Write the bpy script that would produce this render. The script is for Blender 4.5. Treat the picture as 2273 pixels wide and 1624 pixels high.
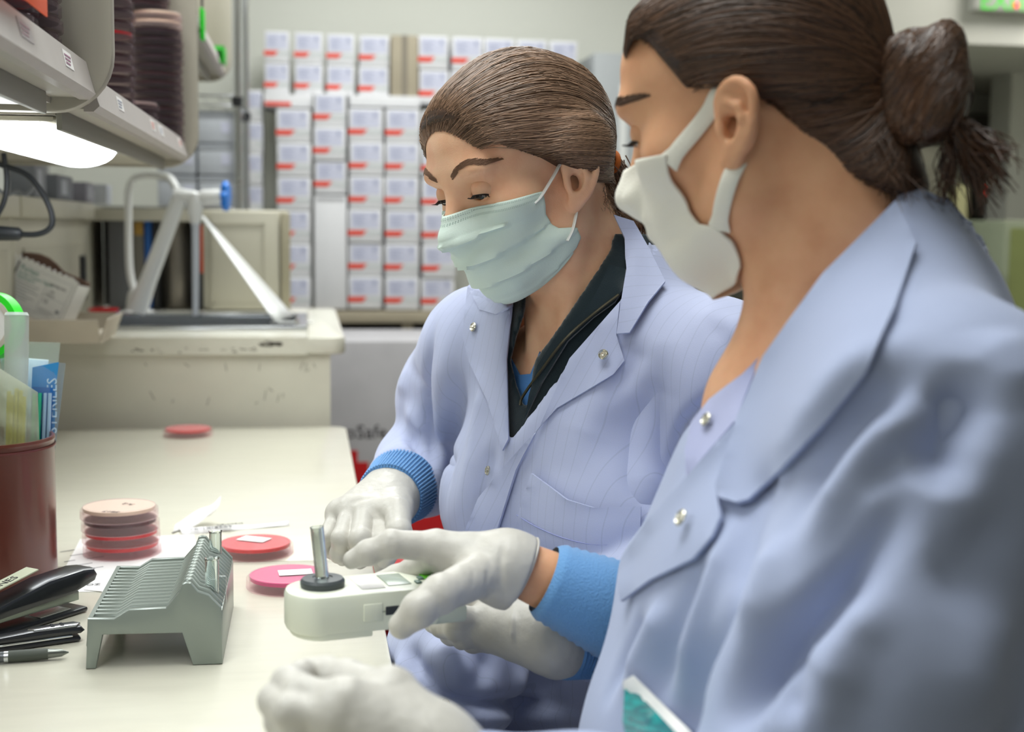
import bpy, bmesh, math, random
import numpy as np
from mathutils import Vector, Matrix, Euler
from mathutils.bvhtree import BVHTree
from mathutils import noise as mnoise
random.seed(7)
for o in list(bpy.data.objects): bpy.data.objects.remove(o)
SC = bpy.context.scene
COL = SC.collection
R = math.radians

# ------------------------------------------------------------------ camera
CAM = np.array([0.0, 0.0, 1.17])
YAW, PITCH, ROLL, FPX = R(8.65), R(5.85), R(0.6), 47.5 / 36 * 2273
cam_d = bpy.data.cameras.new('camera'); cam = bpy.data.objects.new('camera', cam_d); COL.objects.link(cam)
cam_d.sensor_width = 36; cam_d.sensor_fit = 'HORIZONTAL'; cam_d.lens = 47.5
cam_d.clip_start = 0.02
_f = Vector((math.sin(YAW) * math.cos(PITCH), math.cos(YAW) * math.cos(PITCH), -math.sin(PITCH)))
_r = Vector((math.cos(YAW), -math.sin(YAW), 0)); _u = _r.cross(_f)
_rot = Matrix((_r, _u, -_f)).transposed() @ Matrix.Rotation(ROLL, 3, 'Z')
cam.matrix_world = Matrix.Translation(Vector(CAM)) @ _rot.to_4x4()
cam_d.dof.use_dof = True; cam_d.dof.focus_distance = 1.36; cam_d.dof.aperture_fstop = 5.0
SC.camera = cam
CR = np.array(_rot.col[0]); CU = np.array(_rot.col[1]); CF = -np.array(_rot.col[2])

def ray(px, py): return CF + CR * ((px - 1136.5) / FPX) - CU * ((py - 812) / FPX)
def P(px, py, d): return CAM + ray(px, py) * d                       # point at depth d along the view axis
def on(axis, val, px, py):                                           # where the sight line meets an axis plane
    r = ray(px, py); return CAM + r * ((val - CAM[axis]) / r[axis])
def pix(p):
    v = np.asarray(p) - CAM; d = v @ CF
    return 1136.5 + FPX * (v @ CR) / d, 812 - FPX * (v @ CU) / d, d

# ------------------------------------------------------------------ world, lamps, exposure
W = bpy.data.worlds.new('world'); SC.world = W; W.use_nodes = True
W.node_tree.nodes['Background'].inputs[0].default_value = (0.9, 0.95, 1.0, 1)
W.node_tree.nodes['Background'].inputs[1].default_value = 0.3
SC.view_settings.view_transform = 'Standard'; SC.view_settings.look = 'None'
SC.view_settings.gamma = 1; SC.view_settings.use_curve_mapping = False
SC.view_settings.exposure = 0.2
def area(name, loc, size, power, color=(1, 1, 1), rot=(0, 0, 0), sy=None):
    l = bpy.data.lights.new(name, 'AREA'); l.energy = power; l.color = color
    l.shape = 'RECTANGLE'; l.size = size; l.size_y = sy or size
    o = bpy.data.objects.new(name, l); COL.objects.link(o); o.location = loc; o.rotation_euler = rot
    return o
area('ceiling_lamp', (-0.15, 1.55, 2.66), 1.1, 28, (0.97, 1.0, 0.98), sy=1.3)
area('ceiling_lamp', (0.0, 0.85, 2.66), 1.1, 9, (0.97, 1.0, 0.98), sy=0.5)
area('ceiling_lamp', (0.3, 3.5, 2.66), 1.2, 34, (0.97, 1.0, 0.99), sy=0.6)
area('ceiling_lamp', (0.5, 4.6, 2.66), 1.2, 14, (0.97, 1.0, 0.99), sy=0.6)
area('ceiling_lamp', (3.2, 5.0, 2.66), 0.6, 32, (1.0, 0.97, 0.92), sy=1.2)
area('corridor_fill', (3.0, 6.5, 2.2), 0.8, 20, (1.0, 0.97, 0.92), sy=0.6)  # unseen fill light added under the soffit to brighten the corridor
area('ceiling_lamp', (-0.4, -0.7, 2.66), 0.6, 5, (0.97, 1.0, 0.97), sy=1.2)

# ------------------------------------------------------------------ materials
def lin(h):
    if isinstance(h, str):
        h = h.lstrip('#'); c = [int(h[i:i + 2], 16) / 255 for i in (0, 2, 4)]
        return tuple(x / 12.92 if x <= 0.04045 else ((x + 0.055) / 1.055) ** 2.4 for x in c)
    return tuple(h)
MATS = {}
def M(name, color, rough=0.5, metal=0.0, var=0.0, vscale=8.0, bump=0.0, bscale=200.0, spec=0.5, coat=0.0,
      sss=0.0, emit=None, estr=0.0, color2=None, trans=0.0, sheen=0.0, stretch=None):
    if name in MATS: return MATS[name]
    m = bpy.data.materials.new(name); m.use_nodes = True; nt = m.node_tree; N = nt.nodes; L = nt.links
    b = N['Principled BSDF']; c = lin(color)
    b.inputs['Base Color'].default_value = (*c, 1); b.inputs['Roughness'].default_value = rough
    b.inputs['Metallic'].default_value = metal; b.inputs['Specular IOR Level'].default_value = spec
    b.inputs['Coat Weight'].default_value = coat; b.inputs['Coat Roughness'].default_value = 0.12
    b.inputs['Sheen Weight'].default_value = sheen
    b.inputs['Transmission Weight'].default_value = trans
    if sss:
        b.inputs['Subsurface Weight'].default_value = sss
        b.inputs['Subsurface Radius'].default_value = (1.0, 0.35, 0.18); b.inputs['Subsurface Scale'].default_value = 0.006
    if emit is not None:
        b.inputs['Emission Color'].default_value = (*lin(emit), 1); b.inputs['Emission Strength'].default_value = estr
    if var or bump:
        tc = N.new('ShaderNodeTexCoord'); mp = N.new('ShaderNodeMapping'); L.new(tc.outputs['Object'], mp.inputs[0])
        if stretch: mp.inputs['Scale'].default_value = stretch
    if var:
        n = N.new('ShaderNodeTexNoise'); n.inputs['Scale'].default_value = vscale; n.inputs['Detail'].default_value = 5
        L.new(mp.outputs[0], n.inputs['Vector'])
        r = N.new('ShaderNodeValToRGB'); L.new(n.outputs['Fac'], r.inputs[0])
        c2 = lin(color2) if color2 is not None else tuple(x * (1 - var) for x in c)
        r.color_ramp.elements[0].color = (*c2, 1); r.color_ramp.elements[1].color = (*c, 1)
        r.color_ramp.elements[0].position = 0.35; r.color_ramp.elements[1].position = 0.62
        L.new(r.outputs[0], b.inputs['Base Color'])
    if bump:
        n = N.new('ShaderNodeTexNoise'); n.inputs['Scale'].default_value = bscale; n.inputs['Detail'].default_value = 3
        L.new(mp.outputs[0], n.inputs['Vector'])
        bp = N.new('ShaderNodeBump'); bp.inputs['Strength'].default_value = bump; bp.inputs['Distance'].default_value = 0.002
        L.new(n.outputs['Fac'], bp.inputs['Height']); L.new(bp.outputs[0], b.inputs['Normal'])
    MATS[name] = m; return m
def CLEAR(name, color, alpha=0.25, rough=0.05, gloss=0.12):
    """thin clear plastic or glass: lets light through, reflects at its surface, a little body colour"""
    if name in MATS: return MATS[name]
    m = bpy.data.materials.new(name); m.use_nodes = True; nt = m.node_tree; N = nt.nodes; L = nt.links
    for n in list(N): N.remove(n)
    out = N.new('ShaderNodeOutputMaterial'); t = N.new('ShaderNodeBsdfTransparent'); d = N.new('ShaderNodeBsdfPrincipled')
    c = lin(color); d.inputs['Base Color'].default_value = (*c, 1); d.inputs['Roughness'].default_value = rough
    t.inputs[0].default_value = (*[0.55 + 0.45 * x for x in c], 1)
    lw = N.new('ShaderNodeLayerWeight'); lw.inputs[0].default_value = 0.25
    pw = N.new('ShaderNodeMath'); pw.operation = 'POWER'; pw.inputs[1].default_value = 1.6; L.new(lw.outputs['Facing'], pw.inputs[0])
    mr = N.new('ShaderNodeMapRange'); mr.inputs['To Min'].default_value = alpha; mr.inputs['To Max'].default_value = min(1, alpha + gloss * 3)
    L.new(pw.outputs[0], mr.inputs[0])
    mx = N.new('ShaderNodeMixShader'); L.new(mr.outputs[0], mx.inputs[0]); L.new(t.outputs[0], mx.inputs[1]); L.new(d.outputs[0], mx.inputs[2])
    L.new(mx.outputs[0], out.inputs[0]); MATS[name] = m; return m

# ------------------------------------------------------------------ object helpers
def tag(o, label=None, cat=None, group=None, kind=None):
    if label: o['label'] = label
    if cat: o['category'] = cat
    if group: o['group'] = group
    if kind: o['kind'] = kind
    return o
def thing(name, label, cat, loc=(0, 0, 0), group=None):
    o = bpy.data.objects.new(name, None); COL.objects.link(o); o.location = Vector(loc); o.empty_display_size = 0.05
    return tag(o, label, cat, group)
def world_loc(o):
    v = Vector(o.location)
    return v if o.parent is None else v
def attach(o, parent):
    o.parent = parent; bpy_loc = chain_loc(parent)
    o.matrix_parent_inverse = Matrix.Translation(-bpy_loc)
def chain_loc(o):                                                     # world place of a thing whose chain holds no turns
    return Vector(o.location)
def mesh_obj(name, verts, faces, mat, parent=None, smooth=False, base=True, mats=None, fmat=None):
    me = bpy.data.meshes.new(name)
    v = np.asarray(verts, dtype=float).reshape(-1, 3)
    b = np.array([v[:, 0].mean(), v[:, 1].mean(), v[:, 2].min()]) if base else np.zeros(3)
    me.from_pydata((v - b).tolist(), [], [list(map(int, f)) for f in faces]); me.validate()
    for mm in (mats or [mat]): me.materials.append(mm)
    if fmat is not None: me.polygons.foreach_set('material_index', np.asarray(fmat, dtype=np.int32))
    if smooth: me.polygons.foreach_set('use_smooth', [True] * len(me.polygons))
    me.update()
    o = bpy.data.objects.new(name, me); COL.objects.link(o); o.location = Vector(b)
    if parent is not None: attach(o, parent)
    return o
class MB:
    """collects plain shapes into one mesh"""
    def __init__(s): s.bm = bmesh.new()
    def _xf(s, vs, M4):
        if M4 is not None: bmesh.ops.transform(s.bm, matrix=M4, verts=vs)
    def box(s, a, b, bev=0.0, M4=None, seg=2):
        a = np.array(a, float); b = np.array(b, float); c = (a + b) / 2; d = np.abs(b - a)
        t = bmesh.new(); bmesh.ops.create_cube(t, size=1, matrix=Matrix.Translation(Vector(c)) @ Matrix.Diagonal((*d, 1)))
        if bev: bmesh.ops.bevel(t, geom=t.edges[:], offset=min(bev, d.min() * 0.49), segments=seg, affect='EDGES', profile=0.5)
        return s._merge(t, M4)
    def _merge(s, t, M4=None):
        if M4 is not None: bmesh.ops.transform(t, matrix=M4, verts=t.verts)
        me = bpy.data.meshes.new('t'); t.to_mesh(me); t.free(); s.bm.from_mesh(me); bpy.data.meshes.remove(me); return s
    def prism(s, poly, z0, z1, bev=0.0, M4=None):                     # poly in xy, extruded along z
        t = bmesh.new(); vs = [t.verts.new((x, y, z0)) for x, y in poly]; f = t.faces.new(vs)
        r = bmesh.ops.extrude_face_region(t, geom=[f]); ex = [g for g in r['geom'] if isinstance(g, bmesh.types.BMVert)]
        bmesh.ops.translate(t, vec=(0, 0, z1 - z0), verts=ex); bmesh.ops.recalc_face_normals(t, faces=t.faces[:])
        if bev:
            ed = [e for e in t.edges if abs(e.verts[0].co.z - e.verts[1].co.z) < 1e-9]
            bmesh.ops.bevel(t, geom=ed, offset=bev, segments=2, affect='EDGES', profile=0.5)
        return s._merge(t, M4)
    def lathe(s, prof, n=32, M4=None, cap=True):                      # prof: (r, z) pairs
        t = bmesh.new(); rings = []
        for r, z in prof:
            rings.append([t.verts.new((r * math.cos(2 * math.pi * k / n), r * math.sin(2 * math.pi * k / n), z)) for k in range(n)])
        for a, b in zip(rings, rings[1:]):
            for k in range(n): t.faces.new((a[k], a[(k + 1) % n], b[(k + 1) % n], b[k]))
        if cap: t.faces.new(rings[0][::-1]); t.faces.new(rings[-1])
        bmesh.ops.recalc_face_normals(t, faces=t.faces[:])
        return s._merge(t, M4)
    def tube(s, pts, rad, n=10, cap=True, flat=1.0, nrm=None):
        pts = [np.asarray(p, float) for p in pts]; k = len(pts)
        rad = [rad] * k if np.isscalar(rad) else list(rad)
        t = bmesh.new(); rings = []; prev = None
        for i in range(k):
            d = pts[min(i + 1, k - 1)] - pts[max(i - 1, 0)]; d = d / (np.linalg.norm(d) + 1e-12)
            if prev is None:
                a = np.array([0, 0, 1.0]) if abs(d[2]) < 0.9 else np.array([1.0, 0, 0]); u = np.cross(d, a if nrm is None else np.asarray(nrm, float))
            else: u = prev - d * (prev @ d)
            u /= np.linalg.norm(u) + 1e-12; prev = u; w = np.cross(d, u)
            rings.append([t.verts.new(pts[i] + rad[i] * (math.cos(2 * math.pi * j / n) * u + flat * math.sin(2 * math.pi * j / n) * w)) for j in range(n)])
        for a, b in zip(rings, rings[1:]):
            for j in range(n): t.faces.new((a[j], a[(j + 1) % n], b[(j + 1) % n], b[j]))
        if cap: t.faces.new(rings[0][::-1]); t.faces.new(rings[-1])
        bmesh.ops.recalc_face_normals(t, faces=t.faces[:])
        return s._merge(t)
    def poly(s, pts):
        s.bm.faces.new([s.bm.verts.new(tuple(p)) for p in pts]); return s
    def grid(s, pts):                                                 # pts[i][j] -> points
        g = [[s.bm.verts.new(tuple(p)) for p in row] for row in pts]
        for a, b in zip(g, g[1:]):
            for j in range(len(a) - 1): s.bm.faces.new((a[j], a[j + 1], b[j + 1], b[j]))
        return s
    def build(s, name, mat, parent=None, smooth=True, angle=35):
        me = bpy.data.meshes.new(name); co = np.array([v.co[:] for v in s.bm.verts])
        b = Vector((co[:, 0].mean(), co[:, 1].mean(), co[:, 2].min()))
        bmesh.ops.translate(s.bm, vec=-b, verts=s.bm.verts[:])
        if smooth:
            for f in s.bm.faces: f.smooth = True
            lim = R(angle)
            for e in s.bm.edges:
                if len(e.link_faces) == 2 and e.calc_face_angle(0) > lim: e.smooth = False
        s.bm.to_mesh(me); s.bm.free(); me.materials.append(mat)
        o = bpy.data.objects.new(name, me); COL.objects.link(o); o.location = b
        if parent is not None: attach(o, parent)
        return o
def frame(o, x, y, z=None):                                           # 4x4 from an origin and two axes
    x = Vector(x).normalized(); y = Vector(y); y = (y - x * y.dot(x)).normalized(); z = x.cross(y)
    m = Matrix((x, y, z)).transposed().to_4x4(); m.translation = Vector(o); return m
def copy_tree(o, off, label=None, name=None):
    c = o.copy(); COL.objects.link(c); c.location = Vector(o.location) + Vector(off)
    if label: c['label'] = label
    for ch in o.children:
        d = ch.copy(); COL.objects.link(d); d.parent = c
        for g in ch.children:
            e = g.copy(); COL.objects.link(e); e.parent = d
    return c
def text(s, size, mat, M4, parent, name='lettering', depth=0.0002, align='LEFT'):
    cu = bpy.data.curves.new('t', 'FONT'); cu.body = s; cu.size = size; cu.extrude = depth; cu.align_x = align; cu.resolution_u = 2
    ob = bpy.data.objects.new('t', cu); COL.objects.link(ob)
    me = bpy.data.meshes.new_from_object(ob.evaluated_get(bpy.context.evaluated_depsgraph_get()))
    bpy.data.objects.remove(ob); me.transform(M4)
    v = [x.co[:] for x in me.vertices]; f = [p.vertices[:] for p in me.polygons]; bpy.data.meshes.remove(me)
    return mesh_obj(name, v, f, mat, parent)
def smooth_path(pts, n=8):
    pts = [np.asarray(p, float) for p in pts]; q = [2 * pts[0] - pts[1]] + pts + [2 * pts[-1] - pts[-2]]; out = []
    for i in range(1, len(q) - 2):
        for k in range(n):
            t = k / n; a, b, c, d = q[i - 1:i + 3]
            out.append(0.5 * (2 * b + (c - a) * t + (2 * a - 5 * b + 4 * c - d) * t * t + (3 * b - a - 3 * c + d) * t ** 3))
    return out + [pts[-1]]
# ================================================================== the room
mWall = M('wall_paint', '#d3d4cb', 0.75, bump=0.05, bscale=350)
mCeil = M('ceiling_tile', '#d8d8d2', 0.9, bump=0.2, bscale=160)
mFloor = M('vinyl_floor', '#8f8c84', 0.4, var=0.1, vscale=40)
mCream = M('cream_laminate', '#c3bfae', 0.45, var=0.06, vscale=5)
mCream2 = M('cream_laminate_inset', '#b4b09f', 0.5)
mBench = M('bench_laminate', '#d9d6c6', 0.2, var=0.035, vscale=14, stretch=(1, 6, 1), spec=0.5)
mFace = M('panel_enamel', '#d5d2c4', 0.45, var=0.05, vscale=9)
mShelf = M('shelf_enamel', '#a8a396', 0.5, var=0.04, vscale=6)
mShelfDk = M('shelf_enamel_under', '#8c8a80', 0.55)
mLip = M('label_strip', '#b3aca8', 0.4, var=0.06, vscale=20)
mSteel = M('steel', '#c9ccd0', 0.22, 1.0)
mChrome = M('chrome', '#d8dade', 0.12, 1.0)
mDark = M('dark_plastic', '#23262b', 0.4)
mGreyCab = M('grey_cabinet', '#8b8981', 0.5, var=0.05)
mWhiteP = M('white_plastic', '#e4e6e4', 0.3, spec=0.5)
mCarton = M('white_carton', '#dcdcde', 0.6, var=0.03, vscale=12)
mPrint = M('carton_print', '#c9cbdd', 0.6, var=0.12, vscale=60)
mInk = M('carton_ink', '#a3a7bf', 0.6)
mOrange = M('orange_red_ink', '#dc3208', 0.5)
mTan = M('tan_carton', '#a59b86', 0.7, var=0.05, vscale=12)
mTape = M('carton_tape', '#7d7567', 0.5)
mRed = M('red_plastic', '#c4141c', 0.35)
mPaper = M('white_paper', '#eceae8', 0.7)
mInkBk = M('black_ink', '#24242a', 0.6)

def struct(o): o['kind'] = 'structure'; return o
def slab(name, a, b, m, parent=None, bev=0): return MB().box(a, b, bev).build(name, m, parent)
XL, XR, YN, YF, ZC = -0.95, 4.6, -2.4, 7.2, 2.72
struct(slab('floor', (XL, YN, -0.06), (XR, YF, 0), mFloor))
struct(slab('ceiling', (XL, YN, ZC), (XR, YF, ZC + 0.06), mCeil))
struct(slab('wall_left', (XL - 0.08, YN, 0), (XL, YF, ZC), mWall))
struct(slab('wall_right', (XR, YN, 0), (XR + 0.08, YF, ZC), mWall))
struct(slab('wall_near', (XL, YN - 0.08, 0), (XR, YN, ZC), mWall))
struct(slab('wall_far', (XL, YF, 0), (XR, YF + 0.08, ZC), mWall))
YW = 5.62                                                             # the wall the cartons are stacked against
XW = on(0, 0, 0, 0)[0] + on(1, YW, 1620, 300)[0]
struct(slab('wall_back', (XL, YW, 0), (XW, YW + 0.1, ZC), mWall))
ys = 5.3; xs0 = on(1, ys, 1955, 60)[0]; zs = on(1, ys, 2150, 97)[2]
struct(slab('trim_1', (xs0, ys, zs), (XR, YF, ZC), mWall))           # dropped soffit of the corridor
xc0 = on(1, 6.2, 2236, 400)[0]
struct(slab('wall_column', (xc0, 6.2, 0), (XR, 6.4, zs), mWall))
def floor_door():
    x0, x1 = on(1, 7.1, 2178, 400)[0], on(1, 7.1, 2262, 400)[0]; z1 = on(1, 7.1, 2210, 278)[2]
    d = struct(slab('door_1', (x0, 7.12, 0), (x1, 7.19, z1), M('door_grey', '#8a8782', 0.5)))
    f = MB(); f.box((x0 - 0.06, 7.1, 0), (x0, 7.2, z1 + 0.06)); f.box((x1, 7.1, 0), (x1 + 0.06, 7.2, z1 + 0.06)); f.box((x0, 7.1, z1), (x1, 7.2, z1 + 0.06))
    f.build('door_frame', M('door_frame_grey', '#6f6c66', 0.5), d)
    MB().box((x0 + 0.06, 7.08, 0.98), (x0 + 0.18, 7.12, 1.02), 0.008).build('door_handle', mSteel, d)
floor_door()

# ------------------------------------------------------------------ the benches
BZ, BX = 0.76, 0.078
def rounded(x0, x1, y0, y1, r, corners):
    """rectangle outline with chosen corners rounded ('far', 'near' on the right side)"""
    p = [(x0, y0)]
    if 'near' in corners: p += [(x1 - r + r * math.sin(a), y0 + r - r * math.cos(a)) for a in np.linspace(0, math.pi / 2, 7)]
    else: p.append((x1, y0))
    if 'far' in corners: p += [(x1 - r + r * math.cos(a), y1 - r + r * math.sin(a)) for a in np.linspace(0, math.pi / 2, 7)]
    else: p.append((x1, y1))
    return p + [(x0, y1)]
seam = 1.652
def bench(name, y0, y1, corners, label):
    t = thing(name, label, 'bench', (-0.25, (y0 + y1) / 2, 0))
    MB().prism(rounded(-0.555, BX, y0, y1, 0.03, corners), BZ - 0.03, BZ, 0.004).build('worktop', mBench, t)
    MB().box((-0.555, y0 + 0.03, 0.0), (-0.52, y1 - 0.03, BZ - 0.03)).build('back_panel', mFace, t)
    MB().box((-0.56, y0 + 0.06, BZ - 0.11), (-0.06, y0 + 0.09, BZ - 0.03)).build('rail', mFace, t)
    for x, y in ((-0.1, y0 + 0.05), (-0.1, y1 - 0.1)):
        MB().box((x, y, 0), (x + 0.045, y + 0.045, BZ - 0.03), 0.004).build('leg', mGreyCab, t)
bench('lab_bench', 0.35, seam - 0.0015, ('far',), 'cream laminate lab bench with the rounded corner, under the grey slide rack')
bench('lab_bench', seam + 0.0015, 2.775, ('far',), 'cream laminate lab bench reaching to the sink cabinet, holding the plate stack')

def sink_cabinet():
    z, y0, y1 = 0.94, 2.815, 3.80
    t = thing('sink_cabinet', 'taller cream cabinet with scuffed rounded worktop and inset steel sink', 'cabinet', (-0.25, 3.3, 0))
    sx0, sx1, sy0, sy1 = -0.46, -0.02, 3.02, 3.46
    c = MB()
    for a, b in (((-0.555, y0), (-0.0, sy0)), ((-0.555, sy1), (0.0, y1)), ((-0.555, sy0), (sx0, sy1)), ((sx1, sy0), (0.0, sy1))):
        c.box((*a, z - 0.036), (*b, z))
    c.prism(rounded(0.0, BX, y0, y1, 0.028, ('near', 'far')), z - 0.036, z, 0.006)
    m = M('worktop_edge', '#d9d7ca', 0.25, var=0.04, vscale=14)
    c.build('worktop', m, t)
    MB().box((-0.555, y0 + 0.012, 0), (0.047, y0 + 0.034, z - 0.036)).build('end_panel', mFace, t)
    MB().box((0.02, y0 + 0.04, 0), (0.047, y1 - 0.02, z - 0.036)).build('front_panel', mFace, t)
    r = MB()
    for a, b in (((sx0 - 0.02, sy0 - 0.02), (sx1 + 0.02, sy0 + 0.008)), ((sx0 - 0.02, sy1 - 0.008), (sx1 + 0.02, sy1 + 0.02)),
                 ((sx0 - 0.02, sy0), (sx0 + 0.008, sy1)), ((sx1 - 0.008, sy0), (sx1 + 0.02, sy1))):
        r.box((*a, z), (*b, z + 0.009), 0.003)
    r.build('sink_rim', mSteel, t)
    b = MB(); b.box((sx0, sy0, z - 0.18), (sx1, sy1, z - 0.17))
    for a, bb in (((sx0, sy0), (sx1, sy0 + 0.006)), ((sx0, sy1 - 0.006), (sx1, sy1)), ((sx0, sy0), (sx0 + 0.006, sy1)), ((sx1 - 0.006, sy0), (sx1, sy1))):
        b.box((*a, z - 0.18), (*bb, z + 0.002))
    b.build('sink_basin', mSteel, t)
    sc = MB()                                                         # scuffs worn into the edge and face
    rnd = random.Random(3)
    for k in range(60):
        x = rnd.choice([rnd.uniform(-0.36, -0.1), rnd.uniform(-0.10, -0.06)]); zz = z - 0.036 + rnd.uniform(0.004, 0.014) + (0.012 if x > -0.1 else 0)
        w = rnd.uniform(0.002, 0.012); h = rnd.uniform(0.001, 0.003)
        sc.box((x, y0 - 0.0006, zz), (x + w, y0 + 0.004, zz + h))
    for k in range(16):
        x = rnd.uniform(-0.34, 0.02); zz = rnd.uniform(0.80, 0.89); a = rnd.uniform(-1, 1); l = rnd.uniform(0.003, 0.011)
        sc.box((-l, -0.0005, -0.0007), (l, 0.0005, 0.0007), M4=Matrix.Translation((x, y0 + 0.0118, zz)) @ Matrix.Rotation(1.57 + a, 4, 'Y'))
    o = sc.build('scuff_marks', M('scuff', '#77736a', 0.8), t); o['kind'] = 'stuff'
sink_cabinet()

# ------------------------------------------------------------------ back panels and the divider behind the sink
YP = 3.66
zt = on(1, YP, 420, 464)[2]
def wall_panels():
    xw = -0.56
    for i, (y0, y1) in enumerate(((1.2, 2.72), (2.725, YP - 0.02))):
        t = thing('back_panel', ['beige wall panel behind the bench, beyond the black cable', 'beige wall panel with dark slot behind the tilted swab carton'][i], 'panel', (xw - 0.02, (y0 + y1) / 2, BZ))
        MB().box((xw - 0.04, y0, 0.0), (xw, y1 + (0.259 if i == 1 else 0), zt + 0.005), 0.003).build('board', mCream, t)
        z0, z1 = BZ + 0.22, zt - 0.09
        b = MB()
        b.box((xw, y0 + 0.09, z0), (xw + 0.004, y1 - 0.06, z1), 0.002); b.build('inset_face', mCream2, t)
        MB().box((xw, y0 + 0.01, zt - 0.03), (xw + 0.018, y1 - 0.005, zt + 0.012), 0.004).build('top_rail', mCream, t)
        if i == 1: 
            MB().box((xw + 0.004, y0 + 0.2, z0 + 0.02), (xw + 0.016, y0 + 0.27, z1 - 0.02), 0.002).build('metal_strip', M('dull_steel', '#8d9096', 0.4, 0.7), t)
            MB().box((xw + 0.004, y1 - 0.17, z0), (xw + 0.012, y1 - 0.12, z1 - 0.03)).build('slot', mDark, t)
wall_panels()
def divider():
    xa, xb = -0.5595, on(1, YP, 640, 560)[0]; xd = on(1, YP, 466, 560)[0]
    t = thing('divider_cabinet', 'low cream cabinet with panelled door and open shelf behind the sink', 'cabinet', ((xa + xb) / 2, YP + 0.13, 0.94))
    MB().box((xd - 0.02, YP + 0.025, 0.941), (xb, YP + 0.125, zt), 0.006).build('body', mCream, t)
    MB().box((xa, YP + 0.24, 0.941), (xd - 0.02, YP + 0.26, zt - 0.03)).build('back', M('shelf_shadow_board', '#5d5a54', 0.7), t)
    MB().box((xa, YP, zt - 0.032), (xd - 0.02, YP + 0.26, zt)).build('top_board', mCream, t)
    d = MB().box((xd, YP, 0.944), (xb - 0.025, YP + 0.024, zt - 0.004), 0.004).build('door', mCream, t)
    a = on(1, YP, 470, 495); b = on(1, YP, 588, 676)
    g = MB()
    for p, q in (((a[0], a[2]), (b[0], a[2] - 0.005)), ((a[0], b[2]), (b[0], b[2] + 0.005)), ((a[0], a[2]), (a[0] + 0.005, b[2])), ((b[0], a[2]), (b[0] - 0.005, b[2]))):
        g.box((p[0], YP - 0.003, p[1]), (q[0], YP + 0.002, q[1]))
    g.build('door_moulding', mCream2, d)
    MB().box((xb - 0.02, YP + 0.0, 0.944), (xb + 0.004, YP + 0.13, zt - 0.006), 0.004).build('side_stile', M('stile', '#a29b84', 0.5), t)
divider()
def binder(x0, x1, y1, z1, col, label, cat='binder', ins=None, nm='binder'):
    t = thing(nm, label, cat, ((x0 + x1) / 2, y1, 0.945))
    c = MB(); w = max(0.003, min(0.004, (x1 - x0) * 0.15))
    c.box((x0, y1 - 0.2, 0.945), (x0 + w, y1, z1), 0.001); c.box((x1 - w, y1 - 0.2, 0.945), (x1, y1, z1), 0.001); c.box((x0, y1 - 0.2, 0.945), (x1, y1 - 0.2 + w, z1), 0.001)
    c.build('cover', M('cover_' + col, col, 0.5), t)
    MB().box((x0 + w, y1 - 0.19, 0.95), (x1 - w, y1 - 0.005, z1 - 0.008)).build('pages', mPaper, t)
    if ins: 
        m, za, zb = ins; MB().box((x0 + (0.5 * (x1 - x0) if m == '#d9480f' else 0.004), y1 - 0.202, za), (x1 - 0.001, y1 - 0.199, zb)).build('spine_label', M('spine_' + m, m, 0.5), t)
zz = lambda py: on(1, YP, 300, py)[2]
xx = lambda px_: on(1, YP, px_, 560)[0]
yb = YP + 0.235
binder(xx(236), xx(290), yb, zz(486), '#6d6e72', 'wide slate grey binder standing at the end of the open shelf')
binder(xx(292), xx(316), yb, zz(488), '#77736b', 'grey binder with an ochre spine label behind the faucet pipe', ins=('#b08a3c', zz(522), zz(493)))
binder(xx(317), xx(334), yb, zz(484), '#1f5fae', 'slim bright blue binder standing behind the faucet')
binder(xx(336), xx(349), yb, zz(488), '#2b2c30', 'black binder between the blue binder and the steel canister')
t = thing('canister', 'tall brushed steel canister on the open shelf behind the faucet', 'canister', (xx(383), yb - 0.09, 0.941))
MB().lathe([(0.045, 0), (0.047, 0.004), (0.047, zz(486) - 0.96), (0.044, zz(486) - 0.945)], 32, Matrix.Translation((xx(383), yb - 0.12, 0.942))).build('body', M('brushed_steel', '#8e877d', 0.35, 0.8, var=0.15, vscale=30, stretch=(1, 1, 0.05)), t)
MB().lathe([(0.049, 0), (0.05, 0.006), (0.03, 0.014), (0.008, 0.016)], 32, Matrix.Translation((xx(383), yb - 0.12, zz(486) - 0.002))).build('lid', mSteel, t)
t = binder(xx(430), xx(455), yb, zz(486), '#2c2d31', 'black binder with tall orange spine label beside the cream door', ins=('#d9480f', zz(606), zz(497)))

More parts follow.
